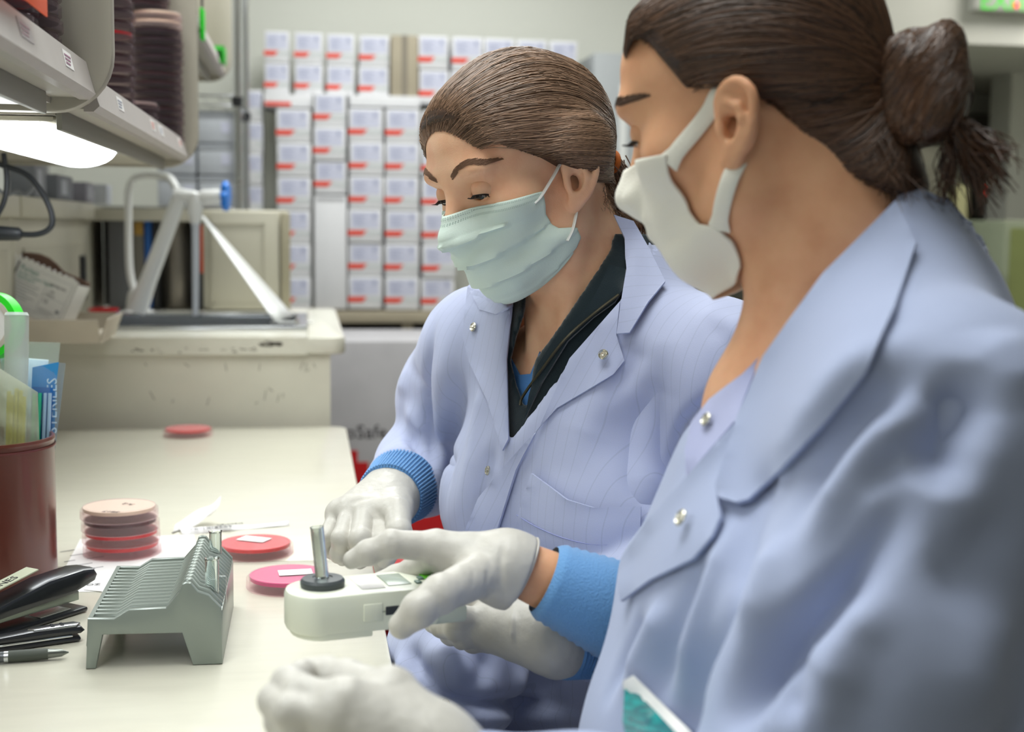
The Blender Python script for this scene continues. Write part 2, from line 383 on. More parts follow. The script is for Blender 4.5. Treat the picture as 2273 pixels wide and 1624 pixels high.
# ------------------------------------------------------------------ wire shelving and its white boxes
def wire_rack():
    y0, y1 = 4.35, 4.95; xp = on(1, y0, 527, 300)[0]; xa = -0.93
    t = thing('wire_shelving', 'chrome wire shelving unit with tall posts beyond the sink', 'shelving', ((xp + xa) / 2, 4.65, 0))
    for x, y in ((xp, y0), (xp, y1), (xa + 0.03, y0), (xa + 0.03, y1)):
        MB().tube([(x, y, 0), (x, y, 2.2)], 0.0125, 12).build('post', mChrome, t)
    for z in (0.35, on(1, y0, 500, 462)[2], on(1, y0, 500, 212)[2], 2.0):
        s = MB()
        for y in (y0, y1): s.tube([(xa + 0.03, y, z), (xp, y, z)], 0.004, 6); s.tube([(xa + 0.03, y, z - 0.03), (xp, y, z - 0.03)], 0.003, 6)
        for x in (xa + 0.03, xp): s.tube([(x, y0, z), (x, y1, z)], 0.004, 6); s.tube([(x, y0, z - 0.03), (x, y1, z - 0.03)], 0.003, 6)
        for k in range(14):
            x = xa + 0.05 + (xp - xa - 0.06) * k / 13; s.tube([(x, y0, z + 0.002), (x, y1, z + 0.002)], 0.002, 5)
        s.build('wire_shelf', mChrome, t)
        for x, y in ((xp, y0), (xp, y1)):
            MB().lathe([(0.016, 0), (0.019, 0.03)], 12, Matrix.Translation((x, y, z - 0.034))).build('collar', M('black_collar', '#1c1d20', 0.4), t)
    return xp, xa, y0
xpost, xra, yra = wire_rack()
zsh = on(1, yra, 500, 462)[2] + 0.006
names = ['lowest', 'second up', 'third up', 'fourth up', 'fifth up', 'topmost']
hh = (on(1, yra, 480, 212)[2] - 0.045 - zsh) / 3
for c, (xa_, xb_) in enumerate(((on(1, yra, 436, 300)[0], on(1, yra, 519, 300)[0]), (on(1, yra, 345, 300)[0], on(1, yra, 434, 300)[0]))):
    for k in range(3):
        t = thing('supply_box', f'pale grey box, {names[k]} on the wire shelf, ' + ('next to the chrome post' if c == 0 else 'one column away from the post'), 'box', ((xa_ + xb_) / 2, yra + 0.2, zsh + k * hh), 'pale boxes on the wire shelf')
        MB().box((xa_ + 0.002, yra + 0.02, zsh + k * hh), (xb_ - 0.002, yra + 0.42, zsh + (k + 1) * hh - 0.004), 0.004).build('body', M('pale_box', '#b9bdc4', 0.35), t)
        MB().box((xa_ + 0.002, yra + 0.017, zsh + (k + 0.8) * hh), (xb_ - 0.002, yra + 0.02, zsh + (k + 1) * hh - 0.004)).build('lid_edge', M('pale_box_lid', '#a3a7ae', 0.4), t)
        MB().box((xb_ - 0.04, yra + 0.018, zsh + (k + 0.3) * hh), (xb_ - 0.012, yra + 0.02, zsh + (k + 0.65) * hh)).build('label', mPrint, t)
# boxes seen end-on past the post
ord_ = ['topmost', 'second', 'third', 'fourth', 'fifth', 'sixth', 'seventh', 'eighth', 'ninth']
YB = 5.2

# ------------------------------------------------------------------ the wall of white cartons
def carton(x0, x1, z0, z1, label, band=True, faded=False, depth=0.3, y=YB, off=0.0, prt=True):
    g = 0.0035
    t = thing('carton', label, 'carton', ((x0 + x1) / 2, y + depth / 2, z0), 'white cartons stacked against the back wall')
    MB().box((x0 + g, y + off, z0 + 0.001), (x1 - g, y + depth, z1 - 0.001), 0.004).build('box', mCarton, t)
    w, h = x1 - x0, z1 - z0; yf = y + off - 0.0012
    if prt:
        p = MB().box((x0 + 0.10 * w, yf, z0 + 0.44 * h), (x1 - 0.12 * w, yf + 0.001, z1 - 0.08 * h)).build('label', mPrint, t)
        k = MB()
        for j in range(4): k.box((x0 + 0.17 * w, yf - 0.0006, z0 + (0.54 + 0.08 * j) * h), (x0 + (0.42 + 0.1 * (j % 2)) * w, yf, z0 + (0.575 + 0.08 * j) * h))
        k.box((x1 - 0.3 * w, yf - 0.0006, z1 - 0.26 * h), (x1 - 0.18 * w, yf, z1 - 0.14 * h))
        o = k.build('label_print', mInk, p); o['kind'] = 'stuff'
        MB().box((x0 + 0.52 * w, yf, z0 + 0.24 * h), (x1 - 0.04 * w, yf + 0.001, z0 + 0.36 * h)).build('grey_panel', M('carton_grey', '#c4c8c8', 0.6), t)
    if band:
        bz0, bz1 = z0 + 0.22 * h, z0 + 0.37 * h; a, b, c = x0 + 0.01 * w, x0 + 0.42 * w, x0 + 0.55 * w
        M4 = Matrix.Translation((0, yf + 0.001, 0)) @ Matrix.Rotation(math.pi / 2, 4, 'X')
        MB().prism([(a, bz0), (b, bz0), (c, bz1), (a, bz1)], 0, 0.0014, M4=M4).build('red_flash', M('faded_red', '#dc8d80', 0.5) if faded else mOrange, t)
def bz(px_, py): q = on(1, YB, px_, py); return q[0], q[2]
def stack(px0, px1, y0, y1, n, where, **kw):
    xa, zt_ = bz(px0, y0); xb, _ = bz(px1, y0); xm, zb = bz((px0 + px1) / 2, y1)
    h = (zt_ - zb) / n
    for k in range(n):
        jit = random.uniform(-0.003, 0.003)
        carton(xa + jit, xb + jit, zt_ - (k + 1) * h, zt_ - k * h, f'white red-flashed carton, {ord_[k]} in the {where}', off=random.uniform(0, 0.012), **kw)
stack(612, 692, 240, 688, 6, 'column ending beside the tall blank box')
stack(695, 771, 205, 430, 3, 'short column standing on the tall blank box')
stack(772, 852, 238, 686, 6, 'column just beyond the tall blank box')
stack(854, 934, 240, 688, 6, 'second column beyond the blank box')
stack(936, 1014, 244, 690, 6, "column by the masked forehead")
a, zt_ = bz(697, 432); b, zb = bz(770, 686)
t = thing('blank_box', 'tall blank white box standing on end under three cartons', 'box', ((a + b) / 2, YB + 0.1, zb))
MB().box((a, YB + 0.004, zb), (b, YB + 0.26, zt_ - 0.002), 0.004).build('box', mCarton, t)
MB().box((a + 0.01, YB + 0.001, zt_ - 0.02), (b - 0.01, YB + 0.006, zt_ - 0.008)).build('flap_edge', M('carton_shadow_edge', '#b5b5b8', 0.7), t)
for px0, px1, w in ((585, 645, 'first'), (650, 718, 'second'), (723, 790, 'third'), (796, 868, 'fourth')):
    stack(px0, px1, 62 + (px0 - 585) * 0.045, 205 + (px0 - 585) * 0.04, 2, f'{w} top pair from the chrome post', faded=False, y=YB + 0.06, depth=0.24)
a, zt_ = bz(585, 206); b, zb = bz(694, 237)
t = thing('flat_carton', 'flat white carton with a long red stripe above the nearest column', 'carton', ((a + b) / 2, YB + 0.1, zb))
MB().box((a, YB + 0.03, zb), (b, YB + 0.3, zt_), 0.003).build('box', mCarton, t)
MB().box((a + 0.004, YB + 0.028, zb + 0.004), (a + 0.1, YB + 0.031, zb + 0.018)).build('red_stripe', mOrange, t)
a, zt_ = bz(776, 208); b, zb = bz(934, 237)
t = thing('flat_carton', 'flat plain white carton lying under the tan carton', 'carton', ((a + b) / 2, YB + 0.1, zb))
MB().box((a, YB + 0.03, zb), (b, YB + 0.04 + 0.26, zt_ - 0.001), 0.003).build('box', mCarton, t)
a, zt_ = bz(870, 73); b, zb = bz(930, 222)
t = thing('tan_carton', 'tall tan cardboard carton with dark tape among white cartons', 'carton', ((a + b) / 2, YB + 0.1, zb))
MB().box((a, YB + 0.05, zb), (b, YB + 0.28, zt_), 0.004).build('box', mTan, t)
MB().box((a + 0.4 * (b - a), YB + 0.048, zb), (a + 0.6 * (b - a), YB + 0.0515, zt_)).build('tape', mTape, t)
for i, (px0, px1) in enumerate(((932, 1003), (1005, 1078), (1080, 1152), (1154, 1225), (1227, 1293))):
    stack(px0, px1, 72 + i * 3, 226 + i * 3, 2, f'{["first", "second", "third", "fourth", "fifth"][i]} top pair beyond the tan carton', y=YB + 0.06, depth=0.24)
# dim columns seen past the post
stack(548, 582, 195, 690, 7, 'narrow dim column just past the chrome post', y=YB + 0.05, depth=0.25, band=False)

def carton_table():
    z = bz(800, 690)[1]; xa, xb = bz(540, 690)[0], bz(1300, 690)[0]
    t = thing('carton_stand', 'beige steel stand carrying the wall of white cartons', 'stand', ((xa + xb) / 2, YB + 0.15, 0))
    MB().box((xa, YB - 0.02, z - 0.045), (xb, YB + 0.36, z - 0.001), 0.004).build('top', mTan, t)
    for q in (700, 905, 990, 1290):
        x = bz(q, 700)[0]
        MB().box((x - 0.02, YB, 0), (x + 0.02, YB + 0.05, z - 0.045)).build('leg', mTan, t)
    MB().box((xa, YB + 0.30, 0.3), (xb, YB + 0.31, z - 0.05)).build('gap_shade', M('shade_board', '#3b3733', 0.7), t)  # dark sheet put in for the shaded gaps under the stand
carton_table()
def shipper():
    y = 4.3; a = on(1, y, 726, 757); b = on(1, y, 1010, 757)
    t = thing('shipping_box', 'large grey-white insulated shipping box with black lettering and red cross', 'box', ((a[0] + b[0]) / 2, y + 0.25, 0))
    MB().box((a[0] - 0.05, y, 0), (b[0], y + 0.5, a[2]), 0.006).build('carton', M('shipper_board', '#b4b2b5', 0.7, var=0.1, vscale=7), t)
    zt2 = on(1, y, 800, 975)[2]
    text('ThermoSafe', 0.062, mInkBk, frame((on(1, y, 855, 970)[0] - 0.298, y - 0.001, zt2 + 0.004), (1, 0, 0), (0, 0, 1)), t)
    zr = on(1, y, 800, 1047)[2]
    MB().box((a[0] - 0.05, y - 0.002, 0.0), (b[0], y, zr)).build('red_band', mRed, t)
    c = on(1, y, 783, 1010); s = 0.02
    k = MB(); 
    k.box((c[0] - 0.045, y - 0.0021, zr), (c[0] + 0.015, y, zr + 0.07)); k.box((c[0] - 0.045, y - 0.0022, zr), (c[0] + 0.05, y, zr + 0.032))
    k.build('cross', mRed, t)
shipper()
t = thing('waste_bin', 'red biohazard bin standing on the floor under the bench edge', 'bin', (0.2, 2.05, 0))
b_ = MB(); b_.box((0.10, 1.9, 0.0), (0.28, 2.2, 0.60), 0.02); b_.build('bin', mRed, t)
MB().box((0.092, 1.89, 0.60), (0.288, 2.21, 0.63), 0.012).build('lid', mRed, t)

# ------------------------------------------------------------------ far end of the room
def far_items():
    y = 6.3
    q = lambda px_, py: on(1, y, px_, py)
    a, b = q(1930, 320), q(2112, 330)
    t = thing('tall_cabinet', 'tall beige double-door cabinet beyond the woman with the bun', 'cabinet', ((a[0] + b[0]) / 2, y + 0.25, 0))
    MB().box((a[0], y + 0.02, 0), (b[0], y + 0.5, a[2]), 0.005).build('body', mCream, t)
    m_ = (a[0] + b[0]) / 2
    for x0, x1 in ((a[0] + 0.01, m_ - 0.004), (m_ + 0.004, b[0] - 0.01)):
        d = MB().box((x0, y, 0.05), (x1, y + 0.02, a[2] - 0.02), 0.004).build('door', mCream, t)
        MB().box((x0 + 0.04, y - 0.004, 0.8), (x1 - 0.03, y + 0.001, a[2] - 0.1), 0.002).build('door_panel', mCream2, d)
    y2 = 5.6; q2 = lambda px_, py: on(1, y2, px_, py)
    a, b = q2(2098, 506), q2(2198, 506)
    t = thing('low_cabinet', 'grey-brown metal cabinet beside the white wire rack', 'cabinet', ((a[0] + b[0]) / 2, y2 + 0.3, 0))
    MB().box((a[0], y2, 0), (b[0], y2 + 0.5, a[2]), 0.02).build('body', mGreyCab, t)
    MB().box((b[0] - 0.012, y2 - 0.004, 0.2), (b[0] - 0.006, y2 + 0.001, a[2] - 0.03)).build('seam', mDark, t)
    a2 = q2(2200, 490); b2 = q2(2236, 490)
    t = thing('light_cabinet', 'narrow pale cabinet between the grey cabinet and green panel', 'cabinet', ((a2[0] + b2[0]) / 2, y2 + 0.3, 0))
    MB().box((a2[0], y2 + 0.02, 0), (b2[0], y2 + 0.5, a2[2]), 0.006).build('body', M('pale_cab', '#a7a49a', 0.5), t)
    MB().box((a2[0] + 0.006, y2 + 0.016, 0.1), (b2[0] - 0.006, y2 + 0.021, a2[2] - 0.02), 0.002).build('door', M('pale_cab_door', '#b3b0a6', 0.5), t)
    y3 = 5.0; a = on(1, y3, 2231, 489); 
    t = thing('green_cabinet', 'pale green glazed cabinet at the edge of the aisle', 'cabinet', (a[0] + 0.3, y3 + 0.2, 0))
    MB().box((a[0], y3, 0), (a[0] + 0.6, y3 + 0.4, a[2]), 0.006).build('frame', M('green_frame', '#9aa38a', 0.5), t)
    MB().box((a[0] + 0.025, y3 - 0.004, 0.1), (a[0] + 0.56, y3 + 0.001, a[2] - 0.03)).build('panel', M('green_glass', '#97a267', 0.25, var=0.08), t)
    y4 = 4.9; p0, p1 = on(1, y4, 2095, 556), on(1, y4, 2182, 640)
    t = thing('wire_basket', 'white wire rack of square openings in front of grey cabinet', 'rack', ((p0[0] + p1[0]) / 2, y4, 0))
    s = MB(); w = p1[0] - p0[0]; h = 0.30
    for k in range(5): s.box((p0[0] + w * k / 4 - 0.006, y4 - 0.006, p0[2] - h), (p0[0] + w * k / 4 + 0.006, y4 + 0.006, p0[2]))
    for k in range(5): s.box((p0[0] - 0.006, y4 - 0.006, p0[2] - h * k / 4 - 0.008), (p1[0] + 0.006, y4 + 0.006, p0[2] - h * k / 4 + 0.008))
    s.build('grid', mWhiteP, t)
    for x in (p0[0], p1[0]): MB().box((x - 0.008, y4 + 0.0, 0), (x + 0.008, y4 + 0.016, p0[2])).build('post', mWhiteP, t)
    MB().box((p0[0], y4 + 0.03, p0[2] - h - 0.03), (p1[0], y4 + 0.2, p0[2] - h * 0.8), 0.01).build('tray', mDark, t)
    y5 = 7.17
    a, b = on(1, y5, 2122, 412), on(1, y5, 2163, 506)
    t = tag(MB().box((a[0], y5 - 0.03, b[2]), (b[0], y5, a[2]), 0.004).build('lit_window', M('lit_pane', '#cfcb9c', 0.3, emit='#d6d29c', estr=0.35)), 'small pale yellow lit pane in the far wall', 'window')
    a, b = on(1, y5, 2165, 412), on(1, y5, 2186, 436)
    tag(MB().box((a[0], y5 - 0.05, b[2]), (b[0], y5, a[2]), 0.004).build('red_sign', M('red_lit', '#d8301f', 0.4, emit='#e03020', estr=0.8)), 'small glowing red sign beside the far doorway', 'sign')
    t = thing('exit_sign', 'pale exit sign with green letters high on the soffit', 'sign', (on(1, ys, 2210, 5)[0], ys - 0.03, on(1, ys, 2210, 32)[2]))
    a, b = on(1, ys, 2148, 5), on(1, ys, 2300, 32)
    MB().box((a[0], ys - 0.06, b[2]), (b[0], ys - 0.001, b[2] + 0.2), 0.008).build('housing', M('sign_white', '#c9cbc4', 0.4), t)
    p = on(1, ys - 0.061, 2174, 20)
    text('EXIT', 0.105, M('exit_green', '#38c81e', 0.5, emit='#38e010', estr=0.25), frame((p[0], ys - 0.0615, p[2]), (1, 0, 0), (0, 0, 1)), t, 'letters')
    p = on(1, ys - 0.061, 2256, 12)
    MB().lathe([(0.012, 0), (0.01, 0.004)], 16, frame((p[0], ys - 0.0605, p[2]), (1, 0, 0), (0, 0, 1))).build('lamp_dot', M('red_dot', '#ff4a4a', 0.4, emit='#ff4a4a', estr=1.0), t)
    y6 = 5.45; a, b = on(1, y6, 1296, 130), on(1, y6, 1500, 130)
    t = thing('grey_locker', 'plain grey metal locker between the two heads', 'cabinet', ((a[0] + b[0]) / 2, y6, 0))
    MB().box((a[0], y6 - 0.2, 0), (b[0], y6 + 0.15, a[2]), 0.006).build('body', M('locker_grey', '#a6aaac', 0.5), t)
    xk = on(1, y6 - 0.2, 1376, 200)[0]
    MB().box((xk, y6 - 0.206, 0.1), (xk + 0.03, y6 - 0.199, a[2] - 0.12)).build('strip', mWhiteP, t)
far_items()

# ------------------------------------------------------------------ the shelves over the bench
PY = [1.484, 2.617, 3.828]
def end_panel_poly(zb, r=0.062):
    x0, x1, z1 = -0.56, -0.200, 2.2
    return [(x0, z1), (x0, zb)] + [(x1 - r + r * math.sin(a), zb + r - r * math.cos(a)) for a in np.linspace(0, math.pi / 2, 9)] + [(x1, z1)]
def upper_bay(i, y0, y1, zl, label):
    """deck, lip, valance and the end panel at its far end"""
    t = thing('shelf_bay', label, 'shelf', (-0.38, (y0 + y1) / 2, zl - 0.03))
    MB().prism(end_panel_poly(zl - 0.027), 0, 0.022, 0.003, M4=Matrix.Translation((0, y1 + 0.022, 0)) @ Matrix.Rotation(math.pi / 2, 4, 'X')).build('end_panel', mShelf, t)
    MB().box((-0.56, y0 + 0.001, zl - 0.012), (-0.232, y1 - 0.001, zl), 0.002).build('deck', mShelf, t)
    lip = MB(); q = [(-0.234, zl - 0.014), (-0.224, zl - 0.014), (-0.2175, zl - 0.008), (-0.2195, zl - 0.002), (-0.2265, zl + 0.025), (-0.2295, zl + 0.026), (-0.2335, zl)]
    lip.prism(q, 0, y1 - y0 - 0.002, M4=Matrix.Translation((0, y1 - 0.001, 0)) @ Matrix.Rotation(math.pi / 2, 4, 'X'))
    lp = lip.build('lip', mLip, t)
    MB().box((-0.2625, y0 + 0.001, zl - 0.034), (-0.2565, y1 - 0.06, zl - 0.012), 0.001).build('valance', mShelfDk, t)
    MB().box((-0.56, y0 + 0.001, zl - 0.0185), (-0.263, y1 - 0.001, zl - 0.0121)).build('underside', mShelf, t)
    MB().box((-0.565, y0, zl - 0.018), (-0.56, y1, 2.2)).build('back_sheet', mShelf, t)
    return t, lp
bay1, lip1 = upper_bay(0, 0.5, PY[0], 1.312, 'near shelf bay with rounded end panel over the bench')
bay2, lip2 = upper_bay(1, PY[0] + 0.024, PY[1], 1.302, 'middle shelf bay stacked with dark culture plates above the lamp')
bay3, lip3 = upper_bay(2, PY[1] + 0.024, PY[2], 1.585, 'raised far shelf bay holding green tube racks')
def lip_label(par, y, zl, w, m=mPaper, ink='#a0566a', frac=0.8):
    n = Vector((0.975, 0, 0.22)); up = Vector((-0.22, 0, 0.975))
    o = Vector((-0.2228, y, zl + 0.011))
    M4 = frame(o, (0, 1, 0), up)
    l = MB().box((-w / 2, -0.008, -0.0003), (w / 2, 0.008, 0.0008), M4=M4).build('shelf_label', m, par)
    if par is not None and ink:
        k = MB()
        for j in range(3): k.box((-w * 0.4, -0.0052 + j * 0.0038, 0.0009), (w * (0.1 + 0.12 * j), -0.0035 + j * 0.0038, 0.0012), M4=M4)
        k.build('label_print', M('print_' + ink, ink, 0.6), l)
lip_label(lip1, on(0, -0.2228, 150, 137)[1], 1.312, 0.045, ink='#9a6a86')
lip_label(lip1, on(0, -0.2228, 55, 62)[1], 1.312, 0.05, M('pale_label', '#b9b2b2', 0.5), ink='#b795a0')
for q, w, ink in ((266, 0.05, '#8a8fa0'), (338, 0.05, '#d0604a'), (356, 0.06, '#b0b4c4'), (398, 0.05, '#d0604a')):
    lip_label(lip2, on(0, -0.2228, q, 235)[1], 1.302, w, ink=ink)
lip_label(lip3, on(0, -0.2228, 480, 140)[1], 1.585, 0.08, M('pale_label', '#b9b2b2', 0.5), ink=None)
def lamp(y0, y1, yh, zl, label, clip):
    t = thing('shelf_lamp', label, 'lamp', (-0.33, (y0 + y1) / 2, zl - 0.04))
    MB().box((-0.42, y0, zl - 0.0255), (-0.266, yh, zl - 0.019), 0.002).build('housing', M('lamp_housing', '#b9b5a6', 0.45), t)
    MB().box((-0.415, y0 + 0.01, zl - 0.030), (-0.385, y1 + 0.08, zl - 0.0255), 0.002).build('reflector', mSteel, t)
    prof = [(-0.325 + 0.052 * math.cos(a), zl - 0.0256 - 0.026 * math.sin(a)) for a in np.linspace(0, math.pi, 13)]
    MB().prism(prof, 0, y1 - y0, 0.003, M4=Matrix.Translation((0, y1, 0)) @ Matrix.Rotation(math.pi / 2, 4, 'X')).build('diffuser', M('lamp_diffuser', '#ffffff', 0.4, emit='#f6fbff', estr=9.0), t)
    MB().box((-0.378, y1 + 0.0005, zl - 0.031), (-0.272, y1 + 0.012, zl - 0.0256), 0.002).build('end_cap', mWhiteP, t)
    if not clip: return
    c = MB(); c.box((-0.515, 2.02, zl - 0.040), (-0.478, 2.05, zl - 0.0185), 0.003); c.box((-0.53, 2.028, zl - 0.026), (-0.463, 2.042, zl - 0.0185), 0.002)
    c.build('cable_clip', mWhiteP, t)
lamp(PY[0] + 0.03, 2.05, PY[1] - 0.07, 1.302, 'bright white strip lamp fixed under the middle shelf bay', True)
lamp(0.53, 1.03, 1.42, 1.312, 'strip lamp under the near shelf bay, its dark end by the rounded panel', False)
# ================================================================== things on the benches and shelves
mClear = CLEAR('clear_plastic', '#f8e6e8', 0.075, 0.06, 0.15)
mGlass = CLEAR('clear_glass', '#dfe5e3', 0.10, 0.03, 0.26)
mTube = M('tube_glass', '#f4faf8', 0.02, trans=1.0)
MATS['tube_glass'].node_tree.nodes['Principled BSDF'].inputs['IOR'].default_value = 1.45
mBag = CLEAR('polythene_bag', '#e6efe8', 0.16, 0.2, 0.15)
mAg = {'red': M('blood_agar', '#d4101c', 0.25, sss=0.0, coat=0.2), 'pink': M('pink_agar', '#d1307f', 0.25, coat=0.3), 'beige': M('beige_agar', '#ebe0c6', 0.3, coat=0.3),
       'dark': M('dark_agar', '#3a0f18', 0.3, coat=0.3), 'plum': M('plum_agar', '#2f1826', 0.3, coat=0.3), 'clear': M('pale_agar', '#c9b9b0', 0.3)}
def arrays():
    a = MB().lathe([(0.0472, 0.0115), (0.0475, 0.001), (0.0465, 0.0), (0.0005, 0.0)], 40, cap=False)
    b = MB().lathe([(0.0440, 0.0025), (0.0445, 0.0142), (0.0438, 0.0152), (0.0415, 0.0152), (0.0412, 0.0146), (0.0005, 0.0146)], 40, cap=False)
    c = MB().lathe([(0.0432, 0.0098), (0.0434, 0.0142)], 40)
    return a, b, c
_lid, _dish, _agar = [m.build('t', mClear) for m in arrays()]
for o in (_lid, _dish, _agar): COL.objects.unlink(o)
_agme = {}
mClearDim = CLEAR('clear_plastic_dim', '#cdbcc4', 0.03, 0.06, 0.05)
_dim = {}
def plate(x, y, z, agar, label, group=None, rot=0.0, sticker=None, tilt=0.0, dim=False):
    t = thing('petri_dish', label, 'petri dish', (x, y, z), group)
    for nm, src in (('lid', _lid), ('dish', _dish), ('agar', _agar)):
        me = src.data
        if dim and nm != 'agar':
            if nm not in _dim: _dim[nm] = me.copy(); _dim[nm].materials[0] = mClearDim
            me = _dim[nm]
        if nm == 'agar':
            if agar not in _agme: _agme[agar] = me.copy(); _agme[agar].materials[0] = mAg[agar]
            me = _agme[agar]
        o = bpy.data.objects.new(nm, me); COL.objects.link(o); o.parent = t; o.location = src.location
    if sticker:
        sx, sy, a = sticker
        M4 = Matrix.Translation((x + sx, y + sy, z + 0.0154)) @ Matrix.Rotation(a, 4, 'Z')
        MB().box((-0.019, -0.012, 0), (0.019, 0.012, 0.0003), M4=M4).build('sticker', mPaper, t)
    return t
q = lambda px_, py, z=BZ: on(2, z, px_, py)
c = q(272, 1227)
lab = ['lowest red plate of the low stack on the paper sheet', 'second red plate up in the low stack by the slide rack', 'third plate up, dark red, under the beige plate', 'beige culture plate with black handwriting on top of the low stack']
for k, a in enumerate(('red', 'red', 'dark', 'beige')):
    dx, dy = ((0, 0), (-0.001, 0.001), (-0.0015, -0.001), (-0.003, 0.001))[k]
    t = plate(c[0] + dx, c[1] + dy, BZ + 0.0006 + 0.0150 * k, a, lab[k], 'low stack of plates on the bench')
zt_ = BZ + 0.0006 + 0.045 + 0.0153
for s_, px_, py, a in (('5817', 268, 1135, 2.7), ('A-2', 300, 1118, 2.6)):
    o = on(2, zt_, px_, py); text(s_, 0.011, mInkBk, Matrix.Translation(o) @ Matrix.Rotation(a, 4, 'Z'), t, 'handwriting', 0.0001)
c = q(567, 1228); plate(c[0], c[1], BZ + 0.0003, 'red', 'single bright red plate with white sticker behind the slide rack', sticker=(-0.002, 0.012, -0.5))
c = q(640, 1301); plate(c[0], c[1], BZ + 0.0003, 'pink', 'single magenta pink plate with white sticker beside the glass tube', sticker=(0.008, 0.002, 0.1))
c = q(418, 966); plate(c[0], c[1], BZ + 0.0003, 'red', 'lone red plate at the far end of the bench by the sink cabinet')

NM = {'red': 'red', 'dark': 'dark red', 'plum': 'dark plum', 'clear': 'clear'}
def shelf_stack(x, y, z, agars, label, group, first=0, jit=0.0015):
    for k, a in enumerate(agars):
        o_ = ['lowest', 'second', 'third', 'fourth', 'fifth', 'sixth', 'seventh', 'eighth', 'ninth', 'tenth', 'eleventh', 'twelfth', 'thirteenth', 'fourteenth'][k]
        plate(x + random.uniform(-jit, jit), y + random.uniform(-jit, jit), z + 0.0154 * k + 0.0003, a, f'{NM[a]} plate, {o_} from the bottom, {label}', group, dim=True)
z1_, z2_ = 1.312, 1.302
rr = random.Random(5)
mix = lambda n, opts: [rr.choice(opts) for _ in range(n)]
shelf_stack(-0.289, 1.43, z1_, mix(9, ['red', 'dark', 'plum']), 'near shelf stack against the end panel', 'plates stacked on the near shelf by the panel')
shelf_stack(-0.289, 1.315, z1_, mix(9, ['red', 'dark', 'plum']), 'near shelf stack beside the orange flag', 'plates stacked on the near shelf by the flag')
shelf_stack(-0.289, 2.03, z2_, mix(12, ['dark', 'dark', 'red', 'plum', 'plum']), 'middle shelf stack of twelve', 'dark plates in the stack of twelve')
shelf_stack(-0.268, 2.56, z2_, mix(14, ['dark', 'plum', 'plum', 'dark', 'plum']), 'tallest stack, below its beige plates', 'dark plates below the beige ones')
for k in range(2): plate(-0.268, 2.56, z2_ + 0.0154 * (14 + k) + 0.0003, 'beige', ['lower beige plate capping the tallest dark stack on the middle shelf', 'upper beige plate in the tallest dark stack on the middle shelf'][k], 'beige plates on the middle shelf')
shelf_stack(-0.29, 2.56, z2_ + 0.0154 * 16, mix(6, ['plum', 'dark', 'plum']), 'of those above the beige plates', 'dark plates above the beige ones')
shelf_stack(-0.283, 2.27, z2_, ['clear', 'clear', 'plum', 'clear'], 'short stack between two dark stacks', 'plates of the short clear stack')

# orange flag and green racks
a, b = on(0, -0.212, 15, -20), on(0, -0.212, 106, 38)
t = thing('orange_flag', 'bright orange paper flag hanging over the near shelf lip', 'flag', (-0.212, (a[1] + b[1]) / 2, b[2]))
MB().box((-0.2135, a[1], b[2]), (-0.212, b[1], b[2] + 0.075), 0.0004).build('sheet', M('orange_paper', '#ff5a0c', 0.6), t)
MB().box((-0.235, a[1] + 0.02, b[2] + 0.074), (-0.212, a[1] + 0.04, b[2] + 0.0755)).build('tab', M('orange_paper', '#ff5a0c', 0.6), t)
mGreen = M('green_plastic', '#17b81c', 0.4)
def green_rack(px0, px1, py0, py1, y, label):
    a, b = on(1, y, px0, py0), on(1, y, px1, py1)
    t = thing('tube_rack', label, 'tube rack', ((a[0] + b[0]) / 2, y + 0.05, 1.585))
    r = MB(); h = a[2]
    for z in (1.5905, (1.585 + h) / 2, h - 0.006): r.box((a[0], y, z), (b[0], y + 0.1, z + 0.006), 0.002)
    r.box((a[0], y, 1.586), (a[0] + 0.004, y + 0.1, h), 0.001); r.box((b[0] - 0.004, y, 1.586), (b[0], y + 0.1, h), 0.001); r.box((a[0], y, 1.586), (b[0], y + 0.003, h), 0.001)
    r.build('frame', mGreen, t)
    w = b[0] - a[0]; hl = MB()
    for i in range(2):
        for k in range(4): hl.lathe([(0.0055, 0), (0.0055, 0.001)], 14, frame((a[0] + w * (0.3 + 0.4 * i), y - 0.0002, 1.60 + (h - 1.615) * k / 3), (1, 0, 0), (0, 0, 1)))
    hl.build('hole', M('green_dark', '#0a5a10', 0.6), t)
green_rack(460, 498, 100, 175, 3.62, 'green tube rack with holes near the far end of the raised shelf')
t = thing('green_bag', 'narrow bright green holder hanging from the raised shelf edge', 'holder', (-0.26, 2.95, 1.6))
a = on(1, 2.95, 442, 15); b = on(1, 2.95, 453, 88)
g = MB(); g.box((a[0], 2.95, b[2]), (b[0], 2.99, a[2]), 0.006); g.build('body', M('green_fluor', '#18d820', 0.4), t)
MB().tube([(b[0] - 0.005, 2.97, a[2]), (b[0] - 0.005, 2.97, a[2] + 0.05)], 0.0025, 8).build('cord', mDark, t)

